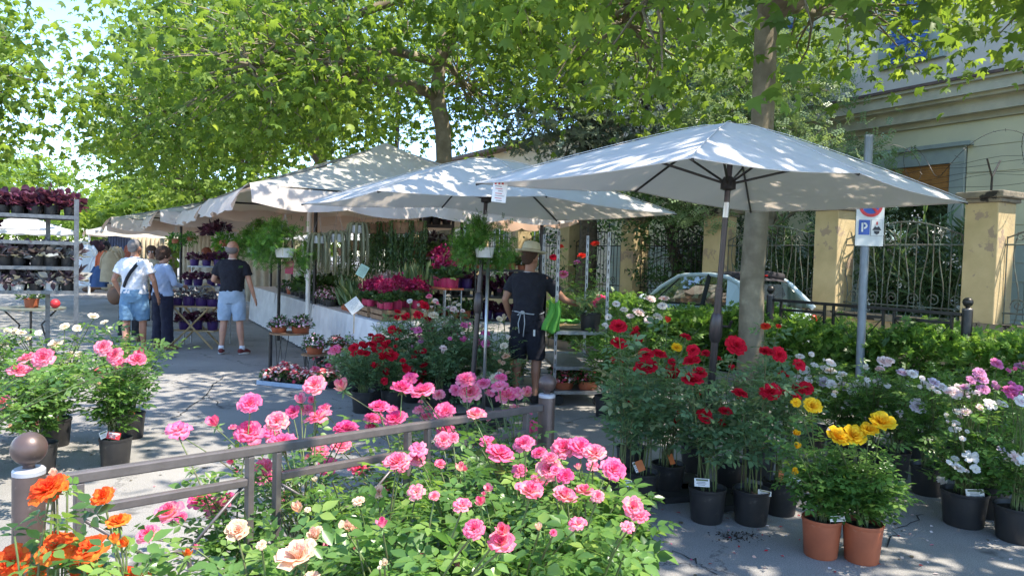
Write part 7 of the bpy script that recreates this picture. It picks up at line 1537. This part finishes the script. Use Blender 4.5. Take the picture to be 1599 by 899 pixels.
for a in ((136, 382, 446, 23.0, .52, 'white_tee', 'long white dress hanging at the front of the far clothes tent', 'dress', 1.5), (130, 376, 420, 23.6, .4, 'cream_cloth', 'pale dress behind the long white one', 'dress', 1.4), (150, 375, 430, 24, .45, 'maroon_cloth', 'dark maroon coat hanging right of the long white dress', 'coat', 1.2), (160, 374, 424, 24.3, .45, 'black_cotton', 'black coat at the back of the far clothes tent', 'coat', 1.2), (154, 400, 445, 21.5, .4, 'white_tee', 'white shirt hanging near the red jacket', 'shirt', 1.2), (164, 392, 432, 21.3, .42, 'orange_cloth', 'orange red jacket on a mannequin near the far tent', 'jacket', 1.1), (155, 415, 448, 20.8, .38, 'blue_tarp', 'blue skirt hanging under the orange jacket', 'skirt', 1.2), (173, 392, 440, 20.5, .45, 'beige_cloth', 'patterned beige dress left of the man in white', 'dress', 1.2), (181, 385, 430, 22.5, .4, 'beige_cloth', 'beige scarf on a stand behind the man in white', 'scarf', 1.1), (128, 380, 440, 25, .35, 'navy_cotton', 'dark garment at the left side of the far tent', 'coat', 1.1)):
    garment(*a[:7], a[7], a[8], gs)
def backdrop(x0, x1, y0, y1, Y, m, label):
    a, b = P(x0, y1, Y), P(x1, y0, Y); mb = MB(); n = 40; vs = []
    for i in range(n + 1): x = a.x + (b.x - a.x) * i / n; w_ = .06 * math.sin(i * 1.3); vs += [(x, w_, max(.02, a.z)), (x, w_ * .4, b.z)]
    mb.add(vs, [(2 * i, 2 * i + 1, 2 * i + 3, 2 * i + 2) for i in range(n)]); o = mb.build('curtain', M[m], None, smooth=True); s_ = o.modifiers.new('s', 'SOLIDIFY'); s_.thickness = .01; o.location = (0, Y, 0); tag(o, label, 'curtain')
backdrop(168, 203, 366, 425, 27.0, 'blue_tarp', 'dark blue curtain closing the back of the far clothes tent'); backdrop(283, 334, 368, 430, 21.5, 'cream_cloth', 'cream pleated curtain behind the auburn haired woman'); backdrop(205, 262, 372, 440, 25.5, 'beige_cloth', 'beige cloth hanging at the back of the white gazebo')
backdrop(365, 470, 375, 470, 20.5, 'cream_cloth', 'pale cloth wall behind the hanging ferns'); backdrop(345, 372, 362, 440, 19.0, 'white_tee', 'white tent side wall behind the balding man')
for i, (px, py, r_, m, lb) in enumerate(((152, 448, .22, 'tan_leather', 'tan bag lying on the ground at the far clothes stall'), (138, 452, .16, 'brown_bag', 'brown bag on the ground beside the long white dress'), (170, 450, .2, 'beige_cloth', 'beige bundle on the ground near the patterned dress'))):
    q = G(px, py + 4); b = MB(); b.ball((0, 0, r_ * .6), r_, 14, sc=(1.5, .8, .65)); b.tube([(-r_ * .6, 0, r_), (0, 0, r_ * 1.5), (r_ * .6, 0, r_)], .012, 6); o = b.build('bag', M[m], None, smooth=True); o.location = q; tag(o, lb, 'bag')
# fallen petals and leaves scattered on the asphalt (small, stuff)
n = 700; pos = np.zeros((n, 3)); pos[:, 0] = rng.uniform(-6, 6, n); pos[:, 1] = rng.uniform(2.5, 14, n); pos[:, 2] = .004; lt_ = scatter('fallen_leaves', T_OVAL, pos, rdir(n, -.05, .05), np.tile([0, 0, 1.0], (n, 1)) + rng.normal(0, .15, (n, 3)), rng.uniform(.012, .05, n), rng.random(n), mat('litter', (.16, .12, .06), .9, (.06, .05, .03), 20)); tag(lt_, 'dry leaf bits and petals scattered on the asphalt', 'litter', kind='stuff')

sp_ = G(1152, 838); n = 150; pos = rng.normal(0, 1, (n, 3)) * np.array([.07, .04, 0]) + np.array([sp_.x, sp_.y, .004]); cr_ = scatter('spilled_soil', T_OVAL, pos, rdir(n, -.3, .6), rdir(n, .2, 1), rng.uniform(.006, .022, n), rng.random(n), M['soil']); tag(cr_, 'crumbs of spilled brown soil on the asphalt before the black pots', 'spill', kind='stuff')

def crack(pts, w_):
    g_ = [G(*p_) for p_ in pts]; fine = []
    for a, b in zip(g_[:-1], g_[1:]):
        for k in range(6): q = a.lerp(b, k / 6); fine.append(Vector((q.x + random.uniform(-.02, .02), q.y + random.uniform(-.03, .03), .0042)))
    mb = MB(); vs = []
    for i, q in enumerate(fine): d = (fine[min(i + 1, len(fine) - 1)] - fine[max(i - 1, 0)]).normalized(); sd_ = Vector((-d.y, d.x, 0)) * w_ * random.uniform(.3, 1.2); vs += [q - sd_, q + sd_]
    mb.add(vs, [(2 * i, 2 * i + 1, 2 * i + 3, 2 * i + 2) for i in range(len(fine) - 1)]); struct('crack', mb, M['dark'])
crack([(350, 588), (333, 600), (322, 618), (300, 634), (283, 648), (262, 655)], .008); crack([(322, 618), (338, 628), (352, 640)], .005); crack([(1050, 860), (1090, 878), (1120, 899)], .004); crack([(1440, 800), (1400, 830), (1380, 860)], .004)
for nm, mt, cnt, cx, cy, sx, sy in (('pink', 'pink', 60, -.2, 4.6, 1.2, .8), ('red', 'red', 50, 1.3, 4.4, .8, .5), ('white', 'blush', 40, 2.6, 4.4, .8, .5)):
    pos = rng.normal(0, 1, (cnt, 3)) * np.array([sx, sy, 0]) + np.array([cx, cy, .006]); o = scatter('fallen_petals', T_OVAL, pos, rdir(cnt, -.1, .2), np.tile([0, 0, 1.0], (cnt, 1)) + rng.normal(0, .3, (cnt, 3)), rng.uniform(.018, .035, cnt), rng.random(cnt), RC[mt]); tag(o, f'{nm} rose petals fallen on the asphalt under the roses', 'petals', kind='stuff')
